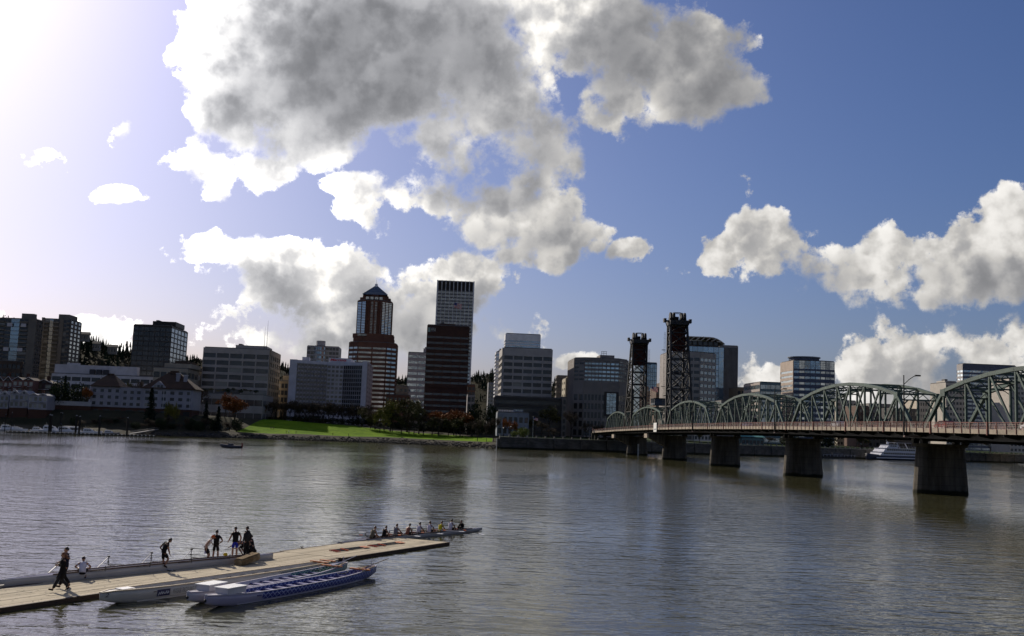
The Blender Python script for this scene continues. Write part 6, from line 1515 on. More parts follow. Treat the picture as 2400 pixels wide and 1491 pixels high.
def tree_proto(kind, seed):
    """unit tree 10 m tall: trunk with limbs, crown of many small leaf clumps"""
    r = random.Random(seed); tr = MB(); cr = MB(); tips = []
    def clump(c, s):
        u = Vector((r.gauss(0, 1), r.gauss(0, 1), r.gauss(0, 1))).normalized(); v = u.orthogonal().normalized(); w = u.cross(v)
        a = v * s; b = w * s * r.uniform(.5, 1.0)
        cr.add([c - a, c - b * .6 + a * .2, c + a, c + b], [(0, 1, 2, 3)])
    if kind == 'fir':
        tr.tube((0, 0, 0), (0, 0, 9.2), 0.22, 0.04, 7)
        for k in range(26):
            z = 0.9 + 8.7 * k / 26; R_ = 2.15 * (1 - z / 10.0) ** 0.85 + 0.12
            for j in range(9):
                a = r.uniform(0, 6.283); L_ = R_ * r.uniform(.65, 1.1); d = Vector((math.cos(a), math.sin(a), -0.28))
                if j < 3: tr.tube((0, 0, z), Vector((0, 0, z)) + d * L_ * .9, 0.04, 0.01, 4, False)
                for q in range(7): clump(Vector((0, 0, z)) + d * L_ * (q + 1) / 7 + Vector((r.gauss(0, .07), r.gauss(0, .07), r.gauss(0, .06))), .16 + .16 * (1 - q / 7))
        return tr, cr
    if kind in ('shrub', 'lime'):
        for k in range(9):
            a = r.uniform(0, 6.283); tip = Vector((math.cos(a) * r.uniform(1, 4), math.sin(a) * r.uniform(1, 4), r.uniform(4, 8.5))); tr.tube((0.3 * math.cos(a), .3 * math.sin(a), 0), tip, .16, .03, 5, False); tips.append(tip)
        for _ in range(1500):
            c = Vector((r.gauss(0, 1), r.gauss(0, 1), r.gauss(0, 1))).normalized() * (r.random() ** .35); c = Vector((c.x * 4.6, c.y * 4.6, 4.9 + c.z * 4.7))
            c.x *= 1 + .18 * math.sin(c.z * 1.3 + seed); c.z += .5 * math.sin(c.x * 1.1 + seed * 2)
            if c.z > 0.2: clump(c, r.uniform(.22, .5))
        return tr, cr
    def grow(p, d, L_, rad, depth):
        q = p + d * L_; tr.tube(p, q, rad, rad * .62, 6 if depth < 2 else 4, False)
        if depth >= 4: tips.append((p, q)); return
        if depth >= 2: tips.append((p, q))
        n = 4 if depth == 0 else 3
        for k in range(n):
            nd = (d + Vector((r.gauss(0, .55), r.gauss(0, .55), r.gauss(.12, .3)))).normalized()
            if kind == 'willow' and depth > 1: nd = (nd + Vector((0, 0, -.35))).normalized()
            grow(p.lerp(q, r.uniform(.7, 1.0)), nd, L_ * r.uniform(.62, .82), rad * .58, depth + 1)
    grow(Vector((0, 0, 0)), Vector((r.gauss(0, .04), r.gauss(0, .04), 1)).normalized(), 3.2, .22, 0)
    dens = dict(bare=8, willow=13, rust=12, olive=12)[kind]; sz = dict(bare=.19, willow=.25, rust=.25, olive=.23)[kind]
    for p, q in tips:
        for _ in range(dens):
            c = p.lerp(q, r.uniform(.2, 1.25)) + Vector((r.gauss(0, .28), r.gauss(0, .28), r.gauss(0, .28)))
            if kind == 'willow': c.z -= abs(r.gauss(0, .7))
            clump(c, sz * r.uniform(.6, 1.3))
    zm = max(v[2] for v in cr.v); k = 10.0 / zm
    for q in (tr, cr): q.v = [(x * k, y * k, z * k) for x, y, z in q.v]
    return tr, cr
PROTO = {}
for kind in LF:
    for sd in range(3 if kind in ('bare', 'olive', 'rust') else 2):
        tr, cr = tree_proto(kind, 100 + sd * 7 + len(kind)); PROTO[(kind, sd)] = (tr.mesh('trunk', BARK), cr.mesh('crown', LF[kind]))
ORD = 'first second third fourth fifth sixth seventh eighth ninth tenth eleventh twelfth thirteenth fourteenth fifteenth sixteenth seventeenth eighteenth nineteenth twentieth twenty-first twenty-second twenty-third twenty-fourth twenty-fifth twenty-sixth'.split()
NAMES = dict(bare='bare_tree', willow='willow_tree', rust='rust_leaved_tree', olive='budding_tree', fir='fir_tree', shrub='evergreen_shrub', lime='yellow_green_bush')
def tree(kind, px, top, Y, wide, label, group='trees and shrubs of the far bank', z0=None):
    g = at(px, top, Y); z = H(g.x, g.y) - 0.15 if z0 is None else z0; h = max(2.0, g.z - z)
    sd = rng.randrange(3 if kind in ('bare', 'olive', 'rust') else 2); a, b = PROTO[(kind, sd)]
    s = h / 10.0; nat = {'fir': 4.3, 'shrub': 9.4, 'lime': 9.4}.get(kind, 8.5)
    w = wide / FPX * Y / nat if wide else s
    cat = 'shrub' if kind in ('shrub', 'lime') else 'tree'
    t = thing(NAMES[kind], label, cat, (g.x, g.y, z), rng.uniform(0, 6.28), group); t.scale = (w, w, s)
    place('trunk', a, t); place('crown', b, t); return t
T_ = [  # kind, column, top row, distance, width in photo pixels, label
 ('shrub', 145, 888, 560, 52, 'big dark evergreen shrub behind the marina, left of a pair'), ('shrub', 186, 897, 565, 52, 'big dark evergreen shrub behind the marina, right of a pair'), ('fir', 155, 876, 566, 22, 'pointed dark fir rising between the two big evergreen shrubs'), ('rust', 207, 905, 560, 24, 'rusty small tree beside the big evergreen shrubs'),
 ('fir', 357, 905, 545, 40, 'broad dark fir standing in front of the grey riverside house'), ('willow', 397, 934, 548, 20, 'pale yellow birch in front of the riverside house, left of two'), ('willow', 411, 938, 548, 18, 'pale yellow birch in front of the riverside house, right of two'),
 ('fir', 485, 937, 556, 26, 'dark fir at the left end of the lawn, left of two'), ('fir', 514, 949, 556, 28, 'dark fir at the left end of the lawn, right of two'), ('rust', 533, 919, 600, 56, 'tall rust red tree above the left end of the lawn'), ('rust', 553, 932, 577, 58, 'rust brown tree with a forked trunk standing on the bank'),
 ('bare', 450, 930, 600, 40, 'bare tree behind the two dark firs'), ('rust', 580, 948, 640, 36, 'rusty bushy tree at the top of the lawn, left of two'), ('rust', 606, 952, 645, 36, 'rusty bushy tree at the top of the lawn, right of two'), ('olive', 270, 925, 585, 30, 'budding tree behind the white riverside wall'), ('bare', 325, 888, 600, 26, 'bare tree between the two hip roofs'), ('olive', 300, 890, 610, 28, 'yellowish tree between the two hip roofs'),
 ('bare', 468, 905, 620, 46, 'bare tree at the left corner of the office podium'), ('olive', 245, 877, 640, 20, 'olive tree rising behind the left hip roof'),
 ('willow', 918, 935, 620, 56, 'bright yellow green willow right of the hotel'), ('willow', 893, 955, 612, 34, 'smaller yellow willow in front of the bright one'), ('olive', 958, 928, 622, 84, 'broad olive tree between the willow and the dark brown tower'), ('olive', 985, 940, 612, 60, 'olive tree overlapping the foot of the dark brown tower'),
 ('rust', 1030, 960, 606, 50, 'rust tree before the dark brown tower, left of three'), ('rust', 1066, 957, 600, 52, 'rust tree before the dark brown tower, middle of three'), ('rust', 1097, 962, 596, 50, 'rust tree before the dark brown tower, right of three'),
 ('shrub', 1115, 940, 620, 34, 'dark evergreen right of the dark brown tower'), ('shrub', 1152, 943, 600, 36, 'dark evergreen left of the dark podium'), ('bare', 1121, 978, 548, 30, 'bare tree at the right end of the lawn, left of three'), ('bare', 1142, 984, 538, 22, 'bare tree at the right end of the lawn, middle of three'), ('bare', 1159, 975, 540, 30, 'bare tree at the right end of the lawn, right of three'),
 ('rust', 1182, 978, 545, 30, 'small rust tree in front of the blue grey building, left of two'), ('rust', 1204, 985, 540, 26, 'small rust tree in front of the blue grey building, right of two'), ('lime', 1226, 1001, 522, 34, 'yellow green bush on the sea wall left of the bridge, larger one'), ('lime', 1205, 1010, 520, 20, 'yellow green bush on the sea wall left of the bridge, smaller one'),
 ('olive', 1288, 948, 575, 50, 'olive tree in front of the dark podium'), ('bare', 1298, 1002, 538, 34, 'pale bare tree close to the sea wall'), ('bare', 1340, 957, 580, 44, 'bare tree left of the angled-front building'), ('bare', 1270, 985, 545, 36, 'bare tree behind the flagpole'), ('olive', 1255, 978, 570, 36, 'olive tree behind the flagpole'), ('bare', 1375, 985, 575, 36, 'bare tree before the angled-front building, left of two'), ('bare', 1405, 990, 580, 34, 'bare tree before the angled-front building, right of two'),
 ('olive', 2020, 1022, 668, 46, 'yellowish tree in the park seen under the bridge beside the ship'), ('shrub', 1940, 1018, 690, 50, 'dark trees of the park seen under the deck, left of the yellowish one'), ('bare', 2080, 1016, 720, 40, 'bare tree seen under the deck behind the ship'), ('shrub', 1850, 1020, 660, 50, 'dark evergreen seen under the deck left of the second pier'), ('bare', 2320, 1030, 760, 46, 'bare tree in the park at the far right under the deck'), ('bare', 2370, 1030, 770, 46, 'bare tree at the right edge under the deck'),
 ('bare', 1800, 1022, 640, 36, 'bare tree under the deck right of the teal pavilion'), ('olive', 1640, 1008, 600, 40, 'olive tree under the deck near the fourth pier'),
]
for k, px, top, Y, wd, lb in T_: tree(k, px, top, Y, wd, lb)
for i in range(22):
    px = 625 + i * 11.4 + rng.uniform(-4, 4); tree('bare', px, 936 + rng.uniform(-5, 9) + i * .4, 654 + rng.uniform(-8, 12), 40, f'{ORD[i]} bare dark tree from the left in the row before the hotel', 'row of bare trees before the hotel')
for i in range(16):
    px = 850 + i * 18 + rng.uniform(-5, 5); tree(rng.choice(['bare', 'bare', 'olive']), px, 958 + i * 1.6 + rng.uniform(-5, 5), 632 - i * 3.2, 42, f'{ORD[i]} low bare tree right of the hotel along the top of the lawn', 'low trees along the top of the lawn')
for i in range(26):
    px = 180 + i * 15 + rng.uniform(-6, 6); Y = shore(at(px, 990, 540).x) + rng.uniform(10, 30)
    tree('shrub' if rng.random() < .45 else 'bare', px, 984 + rng.uniform(-9, 8), Y, 20 + rng.uniform(0, 14), f'{ORD[i]} dark scrub clump from the left on the bank between marina and lawn', 'scrub on the river bank')
for i in range(14):
    px = 445 + i * 13 + rng.uniform(-3, 3); g = at(px, 917, 634); tree(rng.choice(['olive', 'shrub']), px, 912 + rng.uniform(-4, 3), 633.5, 13, f'{ORD[i - 2]} small terrace plant from the left on the office podium', 'plants on the office podium', z0=at(px, 921, 632).z) if 462 < px < 615 else None
for i, px in enumerate((8, 20, 33, 42, 207, 215, 285, 298, 306)):
    tree('fir', px, (735, 738, 742, 747, 783, 786, 803, 797, 801)[i], 1190 if px > 100 else 1120, (10, 9, 10, 8, 7, 8, 8, 12, 9)[i], f'{ORD[i]} fir from the left on the skyline of the hill', 'firs on the hill crest', z0=at(px, 775 if px < 100 else 815, 1190 if px > 100 else 1120).z)
for i in range(24):
    px = 618 + i * 23 + rng.uniform(-4, 4); Y = 660 - max(0, px - 880) * .22; tree('shrub', px, 972 + (px - 618) * .045 + rng.uniform(-4, 4), Y, 34, f'{ORD[i]} dark hedge shrub from the left behind the lawn', 'hedge behind the lawn')
# rough boulders at the foot of the bank: too many and too small to count
q = MB(); r_ = random.Random(9)
for _ in range(1500):
    x = r_.uniform(-185, WALLX - 1.5); d = abs(r_.gauss(0, 3.2)); y = shore(x) + d; z = H(x, y); s = r_.uniform(.25, .8)
    q.ball((x, y, z + .1), s, 5, 3, (r_.uniform(.8, 1.5), 1, r_.uniform(.5, .9)))
o = q.build('riprap_boulders', mat('riprap', (0.034, 0.031, 0.028), 0.95, 0.3, 0.4)); o['kind'] = 'stuff'; o['label'] = 'dark boulders along the waterline below the lawn'; o['category'] = 'boulders'

# ------------------------------------------------------------------ riverside houses, marina, boats, ship
HWALL = C('house_grey_white', (0.27, 0.27, 0.31)); HROOF = C('house_roof_brown', (0.055, 0.034, 0.025), var=0.2); HBASE = C('house_brick_base', (0.07, 0.035, 0.025)); TRIM = C('house_trim', (0.42, 0.42, 0.44))
b = BB('riverside_house', 'grey white riverside apartment house with two steep brown hip roofs', 213, 455, 905, 562, None, 18, base=4.0, cat='house')
t, W, Hh = b.t, b.W, b.H; zb = b.z(957)
MB().box(0.4, W - .4, 0.4, 18, -3, zb).build('brick_base', HBASE, t)
MB().box(0, W, 0, 18, zb + .01, Hh).build('wall', HWALL, t)
facade(t, (0.2, 0), (b.x(285), 0), zb + .3, Hh - .4, 4, 3, HWALL, G_DARK, 0.55, 0.5, 0.15); facade(t, (b.x(287), 0), (b.x(335), 0), zb + .3, Hh - 1.0, 3, 3, HWALL, G_DARK, 0.5, 0.5, 0.15); facade(t, (b.x(337), 0), (W - .2, 0), zb + .3, Hh - .4, 6, 3, HWALL, G_DARK, 0.5, 0.5, 0.15)
for i in range(9): MB().box(W * (i + .2) / 9, W * (i + .75) / 9, 0.3, 0.38, -0.5, zb - 1.2).build('ground_floor_opening', G_BLACK, t)
for i in range(10): MB().box(b.x(290) + i * 2.3, b.x(290) + i * 2.3 + .2, -.6, -.2, Hh - .2, Hh + .9).build('terrace_post', BLK, t)
MB().box(b.x(289), b.x(334), -.6, -.5, Hh + .9, Hh + 1.0).build('terrace_rail', BLK, t)
def hip(x0, x1, y0, y1, z0, z1, rx):
    MB().add([(x0, y0, z0), (x1, y0, z0), (x1, y1, z0), (x0, y1, z0), ((x0 + x1) / 2 - rx, (y0 + y1) / 2, z1), ((x0 + x1) / 2 + rx, (y0 + y1) / 2, z1), (x0, y0, z0 + .35), (x1, y0, z0 + .35), (x1, y1, z0 + .35), (x0, y1, z0 + .35)],
             [(3,2,1,0), (0,1,7,6), (1,2,8,7), (2,3,9,8), (3,0,6,9), (6,7,5,4), (7,8,5), (8,9,4,5), (9,6,4)]).build('hip_roof', HROOF, t)
hip(b.x(212), b.x(284), -1.2, 17, Hh + .01, b.z(878.5), 1.5); hip(b.x(334), W + 1.2, -1.2, 19, Hh + .01, b.z(866), 2.0)
for x0, x1, z in ((b.x(240), b.x(254), b.z(877)), (b.x(389), b.x(408), b.z(864.5))): MB().box(x0, x1, 7.0, 9.0, z - 1.8, z).build('roof_crest', HROOF, t)
for px, zt in ((412, 872), (430, 876)): MB().box(b.x(px) - .9, b.x(px) + .9, 3.0, 5.0, Hh + 1, b.z(zt)).build('chimney', HWALL, t); MB().box(b.x(px) - 1.1, b.x(px) + 1.1, 2.8, 5.2, b.z(zt) + .01, b.z(zt) + .4).build('chimney_cap', TRIM, t)
xg = b.x(373); MB().add([(xg - 5, -.9, Hh - .2), (xg + 5, -.9, Hh - .2), (xg, -.9, Hh + 4.2), (xg - 5, 4, Hh - .2), (xg + 5, 4, Hh - .2), (xg, 4, Hh + 4.2)], [(0,1,2), (0,2,5,3), (1,4,5,2)]).build('gable', HWALL, t)
for i in range(3): MB().box(xg - 2.4 + i * 1.7, xg - 1.1 + i * 1.7, -1.0, -.92, Hh + .2, Hh + 2.0).build('gable_window', G_DARK, t)
for px in (385, 447): MB().box(b.x(px), b.x(px) + .25, -.4, -.16, zb, Hh).build('downpipe', TRIM, t)
tw = thing('white_river_wall', 'long pale wall left of the riverside house, behind the marina', 'wall', (0, 0, 0))
p0, p1 = at(112, 940, 556), at(215, 946, 560); MB().obox((p0.x, p0.y + .1, 4), (p1 - p0).to_2d().normalized().to_3d(), (0.03, -1, 0), (p1 - p0).length, 9.8, .5).build('brick_base', HBASE, tw); MB().obox((p0.x, p0.y, 13.82), (p1 - p0).to_2d().normalized().to_3d(), (0.03, -1, 0), (p1 - p0).length, 2.3, .6).build('wall_panel', C('pale_river_wall', (0.36, 0.36, 0.38)), tw)
# gabled town houses at the left edge
def townhouse(label, xl, xr, yeave, ypeak, Y, wm, base, ng, rows=2, arch=False):
    b = BB('town_house', label, xl, xr, yeave, Y, None, 12, base=base, cat='house', group='town houses by the marina'); t, W, Hh = b.t, b.W, b.H
    zb = max(0.5, Hh - 3.4 * rows - .6); core(t, rect(W, 12), zb, Hh, wm, roof=False); MB().box(.2, W - .2, -.25, 11.8, -3, zb - .01).build('brick_base', HBASE, t); facade(t, (0, 0), (W, 0), zb + .2, Hh - .2, ng * 2, rows, wm, glass('glass_warm', (0.10, 0.085, 0.05), 0.08, .1, .4), 0.4, 0.42, 0.12)  # warm brown pane colour, many panes with blinds
    gw = W / ng; dz = b.z(ypeak) - Hh
    for i in range(ng):
        x0 = i * gw; MB().add([(x0 + .2, -.3, Hh), (x0 + gw - .2, -.3, Hh), (x0 + gw / 2, -.3, Hh + dz), (x0 + .2, 12, Hh), (x0 + gw - .2, 12, Hh), (x0 + gw / 2, 12, Hh + dz)], [(0,1,2), (3,5,4), (0,2,5,3), (1,4,5,2)]).build('gable_roof', HROOF if wm is not HWALL else C('gable_grey', (0.30, 0.30, 0.33)), t)
        MB().box(x0 + gw * .38, x0 + gw * .62, -.4, -.31, Hh + .1, Hh + dz * .45).build('gable_window', G_DARK, t)
        for s in (-1, 1): MB().bar((x0 + gw / 2 + s * gw * .5, -.45, Hh - .05), (x0 + gw / 2, -.45, Hh + dz + .1), .2, .25).build('barge_board', TRIM, t)
    MB().box(W * .45, W * .45 + 1.4, 5, 6.4, Hh, Hh + dz + 2.2).build('chimney', HBASE, t)
    for i in range(ng): MB().box(i * gw + gw * .15, i * gw + gw * .85, -1.3, -.14, Hh - 3.6, Hh - 3.4).build('balcony', TRIM, t)
    return b
BRKH = C('house_brick', (0.16, 0.085, 0.07))
townhouse('brick town house row with gables, upper row at the left edge', -12, 30, 892, 882, 560, BRKH, 6, 2, 3); townhouse('brick town house with a gable, upper row, right of the edge row', 30, 80, 890, 884, 558, BRKH, 6, 2, 3); townhouse('dark town house at the right end of the upper row', 82, 124, 897, 890, 566, C('house_dark_brick', (0.08, 0.05, 0.045)), 6, 1, 3)
townhouse('pale grey gabled town house in the lower row, cut by the left edge', -20, 22, 924, 916, 545, HWALL, 4, 2); townhouse('pale grey gabled town house in the lower row, with two small gables', 24, 68, 922, 914.5, 545, HWALL, 4, 2); townhouse('pale grey flat-fronted town house at the right end of the lower row', 68, 112, 926, 922, 544, HWALL, 4, 2)
# marina: breakwater float, piles, gangway, boats
t = thing('marina_float', 'low dark marina breakwater with pale fender studs at the left bank', 'pontoon', (0, 0, 0))
p0, p1 = ground(-30, 1017, 0.0), ground(335, 1019.5, 0.0); p0 = Vector((-222, 462, 0)); p1 = Vector((-166, 492, 0))
e = (p1 - p0).normalized(); L = (p1 - p0).length
q = MB(); q.obox((p0.x, p0.y, -.3), e, (e.y, -e.x, 0), L, 0.95, 1.3); q.build('float', FLOAT, t)
st_ = MB().obox((0, 0, .35), e, (e.y, -e.x, 0), .5, .3, 1.4, 1.31).mesh('fender', pale)
for k in range(36): place('fender', st_, t, p0 + e * (L * k / 36 + .5))
def pile(px, top, Y, label, r=.45):
    g = at(px, top, Y); o = thing('marina_pile', label, 'pile', (g.x, g.y, 0), 0, 'marina piles'); MB().tube((0, 0, -2), (0, 0, g.z), r, r * .9, 8).build('shaft', mat('pile_dark', (0.015, 0.012, 0.01), 0.9), o); MB().tube((0, 0, g.z + .01), (0, 0, g.z + .5), r * 1.02, .05, 8).build('cone_cap', mat('pile_cap', (0.25, 0.25, 0.25), 0.6), o)
for px, top, lb in ((29, 968, 'thin pile at the left edge of the marina'), (14, 972, 'thin pile leftmost in the marina')): pile(px, top, 486, lb, .2)
for px, top, lb in ((118, 973, 'thick dark marina pile, first of the five tall ones from the left'), (122, 974, 'thick dark marina pile close behind the first'), (180, 975, 'thick dark marina pile right of the white ramp house'), (188, 977, 'dark marina pile close right of the ramp house pile'), (235, 976, 'dark marina pile in the middle of the breakwater'), (300, 980, 'rightmost dark marina pile by the gangway'), (143, 968, 'thin marina pile with a lamp, left of the ramp house'), (147, 969, 'second thin marina pile with a lamp left of the ramp house')): pile(px, top, 478 if px not in (143, 147) else 500, lb, .5 if px not in (143, 147) else .22)
def motor_yacht(label, px, py, Lm, rz, Y=None, col=(0.62, 0.62, 0.64), cab=(0.62, 0.62, 0.64), group='boats in the marina', sc=1.0):
    g = ground(px, py, 0.0) if Y is None else Vector((at(px, py, Y).x, Y, 0))
    t = thing('motor_boat', label, 'boat', (g.x, g.y, 0), rz, group); hm = mat('boat_hull_%d%d%d' % tuple(int(c * 99) for c in col), col, 0.3, 0.05, 1.0)
    st = [(Lm * f, Lm * .15 * max(0.0, 1 - max(0, f - .35) ** 2 / .4225) ** .8 + .03, -.3, Lm * (.10 + .05 * f * f)) for f in [k / 12 for k in range(13)]]
    loft_hull(st, .08).build('hull', hm, t, True)
    q = MB(); q.loft([[(x, -hb + .03, zg - .05), (x, hb - .03, zg - .05), (x, hb - .03, zg), (x, -hb + .03, zg)] for x, hb, zk, zg in st]); q.build('deck', hm, t)
    cm = mat('boat_cabin_%d' % int(cab[0] * 99), cab, 0.3, 0.05); z0 = Lm * .105; h = Lm * .12; w = Lm * .115
    MB().add([(Lm*.12, -w, z0), (Lm*.68, -w*.8, z0), (Lm*.68, w*.8, z0), (Lm*.12, w, z0), (Lm*.14, -w*.85, z0 + h), (Lm*.52, -w*.7, z0 + h), (Lm*.52, w*.7, z0 + h), (Lm*.14, w*.85, z0 + h)], [(0,3,2,1), (4,5,6,7), (0,1,5,4), (1,2,6,5), (2,3,7,6), (3,0,4,7)]).build('cabin', cm, t)
    for i in range(3):
        for s in (-1, 1): MB().box(Lm * (.18 + .11 * i), Lm * (.27 + .11 * i), min(s * w * .9, s * w * .98), max(s * w * .9, s * w * .98), z0 + h * .45, z0 + h * .8).build('cabin_window', G_BLACK, t)
    MB().add([(Lm*.535, -w*.66, z0 + h*.9), (Lm*.535, w*.66, z0 + h*.9), (Lm*.66, w*.74, z0 + h*.15), (Lm*.66, -w*.74, z0 + h*.15)], [(0,1,2,3)]).build('windscreen', G_SKY, t)
    MB().box(Lm*.16, Lm*.44, -w*.7, w*.7, z0 + h + .01, z0 + h*1.35).build('flybridge', cm, t)
    q = MB(); [q.tube((Lm * f, s * Lm * .10, Lm * .13), (Lm * f, s * Lm * .10, Lm * .19), .025, n=5) for f in (.7, .8, .9) for s in (-1, 1)]
    for s in (-1, 1): q.bar((Lm*.7, s*Lm*.10, Lm*.19), (Lm*.9, s*Lm*.09, Lm*.19), .04)
    q.build('bow_rail', mat('chrome', (0.5, 0.5, 0.5), .2, metal=.9), t); MB().tube((Lm*.25, 0, z0 + h*1.35), (Lm*.22, 0, z0 + h*2.3), .03, n=5).build('mast', pale, t)
    return t
for px, py, Lm, rz, lb in ((-6, 1006, 11, .5, 'white cruiser at the left edge of the marina'), (4, 1000, 9, .4, 'white boat behind the cruiser at the left edge'), (24, 1002, 8, .35, 'small white boat second from the left edge'), (70, 1004, 9, .4, 'low white boat left of the tall piles'), (92, 1008, 13, .3, 'blue-sided white cruiser beside the first thick pile'), (128, 1009, 12, .25, 'long white cruiser in the middle of the marina'), (188, 1010, 10, .3, 'white speedboat right of the ramp house piles'), (240, 1008, 8, .3, 'dark covered boat at the right of the marina')):
    motor_yacht(lb, px, py, Lm, rz, 500 + (1010 - py), (0.08, 0.08, 0.10) if 'dark' in lb else (0.6, 0.6, 0.63))
g = at(151, 1003, 505); t = thing('boat_house', 'small white roofed shed among the marina boats', 'shed', (g.x, g.y, 0), .3)
MB().box(0, 6, 0, 4, .4, 2.6).build('wall', C('shed_grey', (0.12, 0.12, 0.13)), t); MB().box(-.4, 6.4, -.4, 4.4, 2.61, 3.3).build('roof', C('shed_white', (0.65, 0.65, 0.66)), t); MB().box(2, 4, -.1, -.02, .5, 2.2).build('door', G_BLACK, t)
t = thing('gangway', 'sloping pale gangway leading from the marina up the bank', 'gangway', (0, 0, 0)); a, c = at(305, 1014, 500), at(375, 995, 538); a.z = .8; c.z = H(c.x, c.y) + .5
MB().bar(a, c, 1.6, .25).build('walkway', C('gangway_grey', (0.16, 0.16, 0.17)), t)
for s in (-.8, .8): MB().bar(a + V(s, 0, 1), c + V(s, 0, 1), .1).bar(a + V(s, 0, 0), a + V(s, 0, 1), .1).bar(c + V(s, 0, 0), c + V(s, 0, 1), .1).build('handrail', C('gangway_grey', (0.16, 0.16, 0.17)), t)
# the small boat under way on the river
g = ground(566, 1051, 0); t = thing('sloop', 'small dark sloop with a bare mast out on the river, off the lawn', 'boat', (g.x, g.y, 0), math.pi - .05)
dk = mat('sloop_dark', (0.06, 0.06, 0.075), .4); st = [(6.9 * f, 1.0 * max(0.0, 1 - max(0, f - .3) ** 2 / .49) ** .8 + .04, -.4 + .75 * f ** 4, .85 + .45 * f * f) for f in [k / 12 for k in range(13)]]
loft_hull(st, .06).build('hull', dk, t, True); q = MB(); q.loft([[(x, -hb + .03, zg - .08), (x, hb - .03, zg - .08), (x, hb - .03, zg - .02), (x, -hb + .03, zg - .02)] for x, hb, zk, zg in st]); q.build('deck', mat('sloop_deck', (0.12, 0.09, 0.08), .6), t)
MB().box(2.6, 4.3, -.6, .6, .95, 1.45).build('cabin', dk, t); MB().tube((3.4, 0, .9), (3.4, 0, 3.9), .06, .03, 6).build('mast', dk, t); MB().tube((6.8, 0, 1.2), (7.8, 0, 1.5), .05, n=6).build('bowsprit', dk, t); MB().tube((3.4, 0, 1.9), (.6, 0, 1.7), .05, n=6).build('boom', dk, t)
MB().box(-.35, .0, -.25, .25, .3, 1.7).build('outboard_motor', mat('motor_red', (0.16, 0.02, 0.02), .5), t)
# the excursion ship at the sea wall beyond the bridge
g0, g1 = ground(2042, 1073, 0), Vector((0, 0, 0)); Lm = 44.0
t = thing('excursion_ship', 'white three-deck excursion ship moored at the wall, half hidden by the largest pier', 'ship', (at(2030, 1070, 612).x, 612, 0), .52 + math.pi * 0)
SW = mat('ship_white', (0.55, 0.56, 0.62), .4, .05); NAV = mat('ship_navy', (0.02, 0.025, 0.05), .4)
st = [(Lm * f, 4.6 * min(1, (f / .28 + .02) ** .55), -.5 + .5 * max(0, .1 - f), 2.6 + 1.0 * max(0, .25 - f) * 4) for f in [k / 16 for k in range(17)]]
loft_hull(st, .2).build('hull', NAV, t, True)
q = MB(); q.loft([[(x, -hb - .03, .9), (x, hb + .03, .9), (x, hb + .03, 1.5), (x, -hb - .03, 1.5)] for x, hb, zk, zg in st[2:]]); q.build('hull_stripe', SW, t)
for k, (x0, x1, z0, z1, w) in enumerate(((7, 43, 2.6, 4.6, 4.2), (10, 40, 4.75, 6.9, 4.0), (14, 24, 7.05, 9.0, 3.0))):
    rk = 2.2; MB().add([(x0, -w, z0), (x1, -w, z0), (x1, w, z0), (x0, w, z0), (x0 + rk, -w, z1), (x1, -w, z1), (x1, w, z1), (x0 + rk, w, z1)], [(0,3,2,1), (4,5,6,7), (0,1,5,4), (1,2,6,5), (2,3,7,6), (3,0,4,7)]).build('deck_house', SW, t)
    MB().box(x0 + rk - .6, x1 + 1, -w - .35, w + .35, z1 + .01, z1 + .14).build('deck_roof', SW, t)
    n = int((x1 - x0 - 4) / 1.9)
    for i in range(n): MB().box(x0 + 3.2 + i * 1.9, x0 + 4.7 + i * 1.9, -w - .06, -w - .01, z0 + .8, z1 - .4).build('window', G_BLACK, t)
for i in range(12): MB().box(9 + i * 2.6, 9.06 + i * 2.6, -4.2, -4.1, 7.05, 8.1).build('rail_post', SW, t)
MB().bar((9, -4.15, 8.1), (40, -4.15, 8.1), .06).build('rail', SW, t)
for x in (26, 33): MB().bar((x, -2.5, 7.05), (x - 2.5, -2.5, 10.2), .4, .3).build('awning_strut', SW, t)
MB().box(22, 36, -2.8, 2.8, 10.2, 10.35).build('awning', SW, t); MB().tube((18, 0, 9), (17, 0, 13), .12, .06, 6).build('mast', SW, t); MB().ball((18.5, 0, 9.9), .8).build('radar_dome', SW, t)
# landing stage left of the ship
t = thing('landing_stage', 'dark landing stage with pale rails between the ship and the second pier', 'pontoon', (at(1930, 1066, 600).x, 600, 0), .5); MB().box(0, 26, 0, 3, -.2, 1.0).build('float', FLOAT, t); MB().box(8, 16, .4, 2.6, 1.0, 3.2).build('shelter', C('stage_grey', (0.10, 0.10, 0.11)), t)
MB().box(0, 26, .1, .2, 2.0, 2.1).build('rail', SW, t)
for i in range(10): MB().box(i * 2.8, i * 2.8 + .1, .1, .2, 1.0, 2.0).build('rail_post', SW, t)
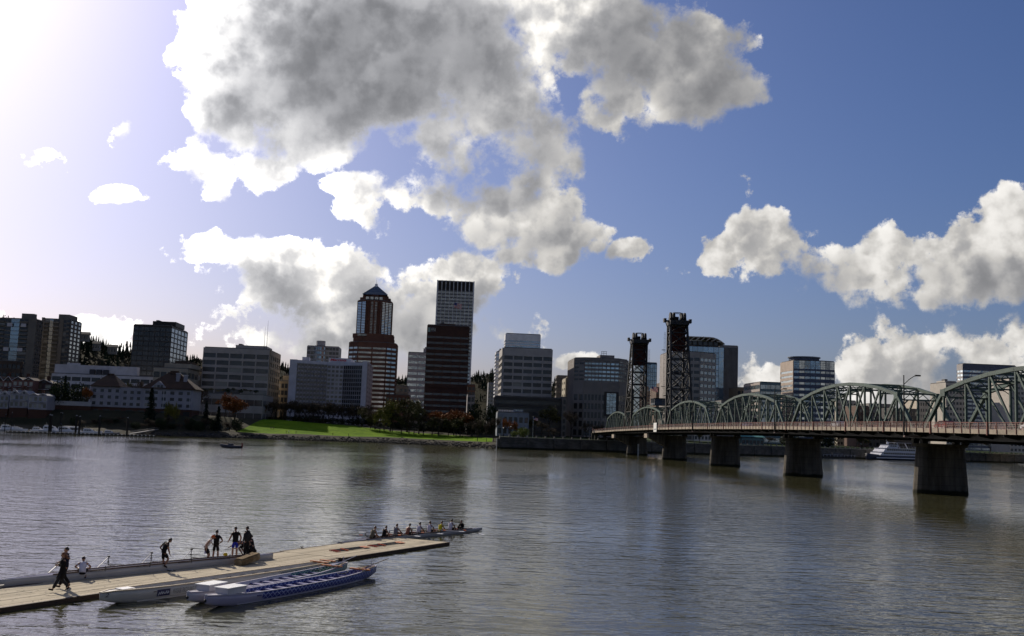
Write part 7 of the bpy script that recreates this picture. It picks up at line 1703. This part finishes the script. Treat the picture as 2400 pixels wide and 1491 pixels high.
# cars on the bridge deck
def car(label, s, c, col, back=False):
    t = thing('car', label, 'car', BP(s, c, deckz(s) + .01), GRID + (math.pi if back else 0), 'cars on the bridge'); m_ = mat('car_paint_%d%d%d' % tuple(int(x * 99) for x in col), col, .3, .03, coat=.5)
    prof = [(-2.1, .35), (2.1, .35), (2.15, .75), (1.3, .9), (.6, 1.4), (-1.0, 1.42), (-1.7, .95), (-2.15, .85)]
    q = MB(); q.loft([[(-.85, y, z) for y, z in prof], [(.85, y, z) for y, z in prof]]); q.build('body', m_, t)
    for s_ in (-1, 1):
        MB().add([(s_ * .86, 1.1, .95), (s_ * .86, .55, 1.34), (s_ * .86, -.95, 1.36), (s_ * .86, -1.5, .98)], [(0,1,2,3)]).build('side_window', G_BLACK, t)
        for y in (-1.3, 1.3):
            w = MB().tube((s_ * .72, y, .32), (s_ * .9, y, .32), .32, n=14).build('wheel', BLK, t); MB().tube((s_ * .9, y, .32), (s_ * .915, y, .32), .18, n=12).build('rim', RAILG, w)
        MB().box(s_ * .6 - .18, s_ * .6 + .18, 2.12, 2.17, .6, .74).build('headlight', pale, t)
    MB().add([(-.75, 1.22, .95), (.75, 1.22, .95), (.7, .66, 1.36), (-.7, .66, 1.36)], [(0,1,2,3)]).build('windscreen', G_BLACK, t)
car('white car on the bridge near the right edge', -40, -6.2, (0.6, 0.6, 0.62)); car('dark red car on the bridge behind the nearest lamp', -14, -6.0, (0.2, 0.02, 0.02)); car('silver car on the second span of the bridge', 32, -6.1, (0.35, 0.36, 0.38)); car('blue car on the third span of the bridge', 96, -6.1, (0.04, 0.06, 0.16), True)
# lamps and a flag in the park
def park_lamp(px, top, Y, label):
    g = at(px, top, Y); z = H(g.x, g.y); h = g.z - z; t = thing('park_lamp', label, 'street lamp', (g.x, g.y, z), 0, 'lamps in the riverside park')
    MB().tube((0, 0, 0), (0, 0, h - .5), .09, .06, 8).build('pole', DSTEEL, t); MB().ball((0, 0, h - .2), .28, 8, 6).build('globe', mat('lamp_globe', (0.75, 0.72, 0.6), .4), t)
for px, top, Y, lb in ((475, 939, 600, 'park lamp with a pale globe behind the dark firs'), (1197, 999, 520, 'park lamp on the sea wall by the yellow green bushes'), (1180, 1002, 520, 'park lamp at the corner of the sea wall'), (2018, 1040, 656, 'park lamp seen under the deck by the yellowish tree'), (2096, 1040, 690, 'park lamp seen under the deck above the ship')): park_lamp(px, top, Y, lb)
g = at(1250, 978, 530); z = H(g.x, g.y); t = thing('flagpole', 'thin pale flagpole standing by the sea wall', 'flagpole', (g.x, g.y, z)); MB().tube((0, 0, 0), (0, 0, g.z - z), .09, .05, 6).build('pole', pale, t); MB().ball((0, 0, g.z - z + .1), .14, 6, 4).build('ball', pale, t)
flag('small striped flag on the pole by the sea wall', at(1250.8, 984, 530), 2.2, 1.4)
flag('striped flag between the two lift towers', at(1527, 915, 690), 4.2, 2.8)
g = at(1526.5, 911, 690.3); t = thing('flagpole', 'tall flagpole seen between the two lift towers', 'flagpole', (g.x, g.y, 6)); MB().tube((0, 0, 0), (0, 0, g.z - 5), .12, .06, 6).build('pole', DSTEEL, t); MB().ball((0, 0, g.z - 4.9), .16, 6, 4).build('ball', pale, t)
MB_gauge = thing('gauge_post', 'thin white gauge post at the corner of the sea wall', 'post', (WALLX - 1.3, shore(WALLX) - .6, 0)); MB().tube((0, 0, -1), (0, 0, 5.0), .16, n=8).build('shaft', pale, MB_gauge)
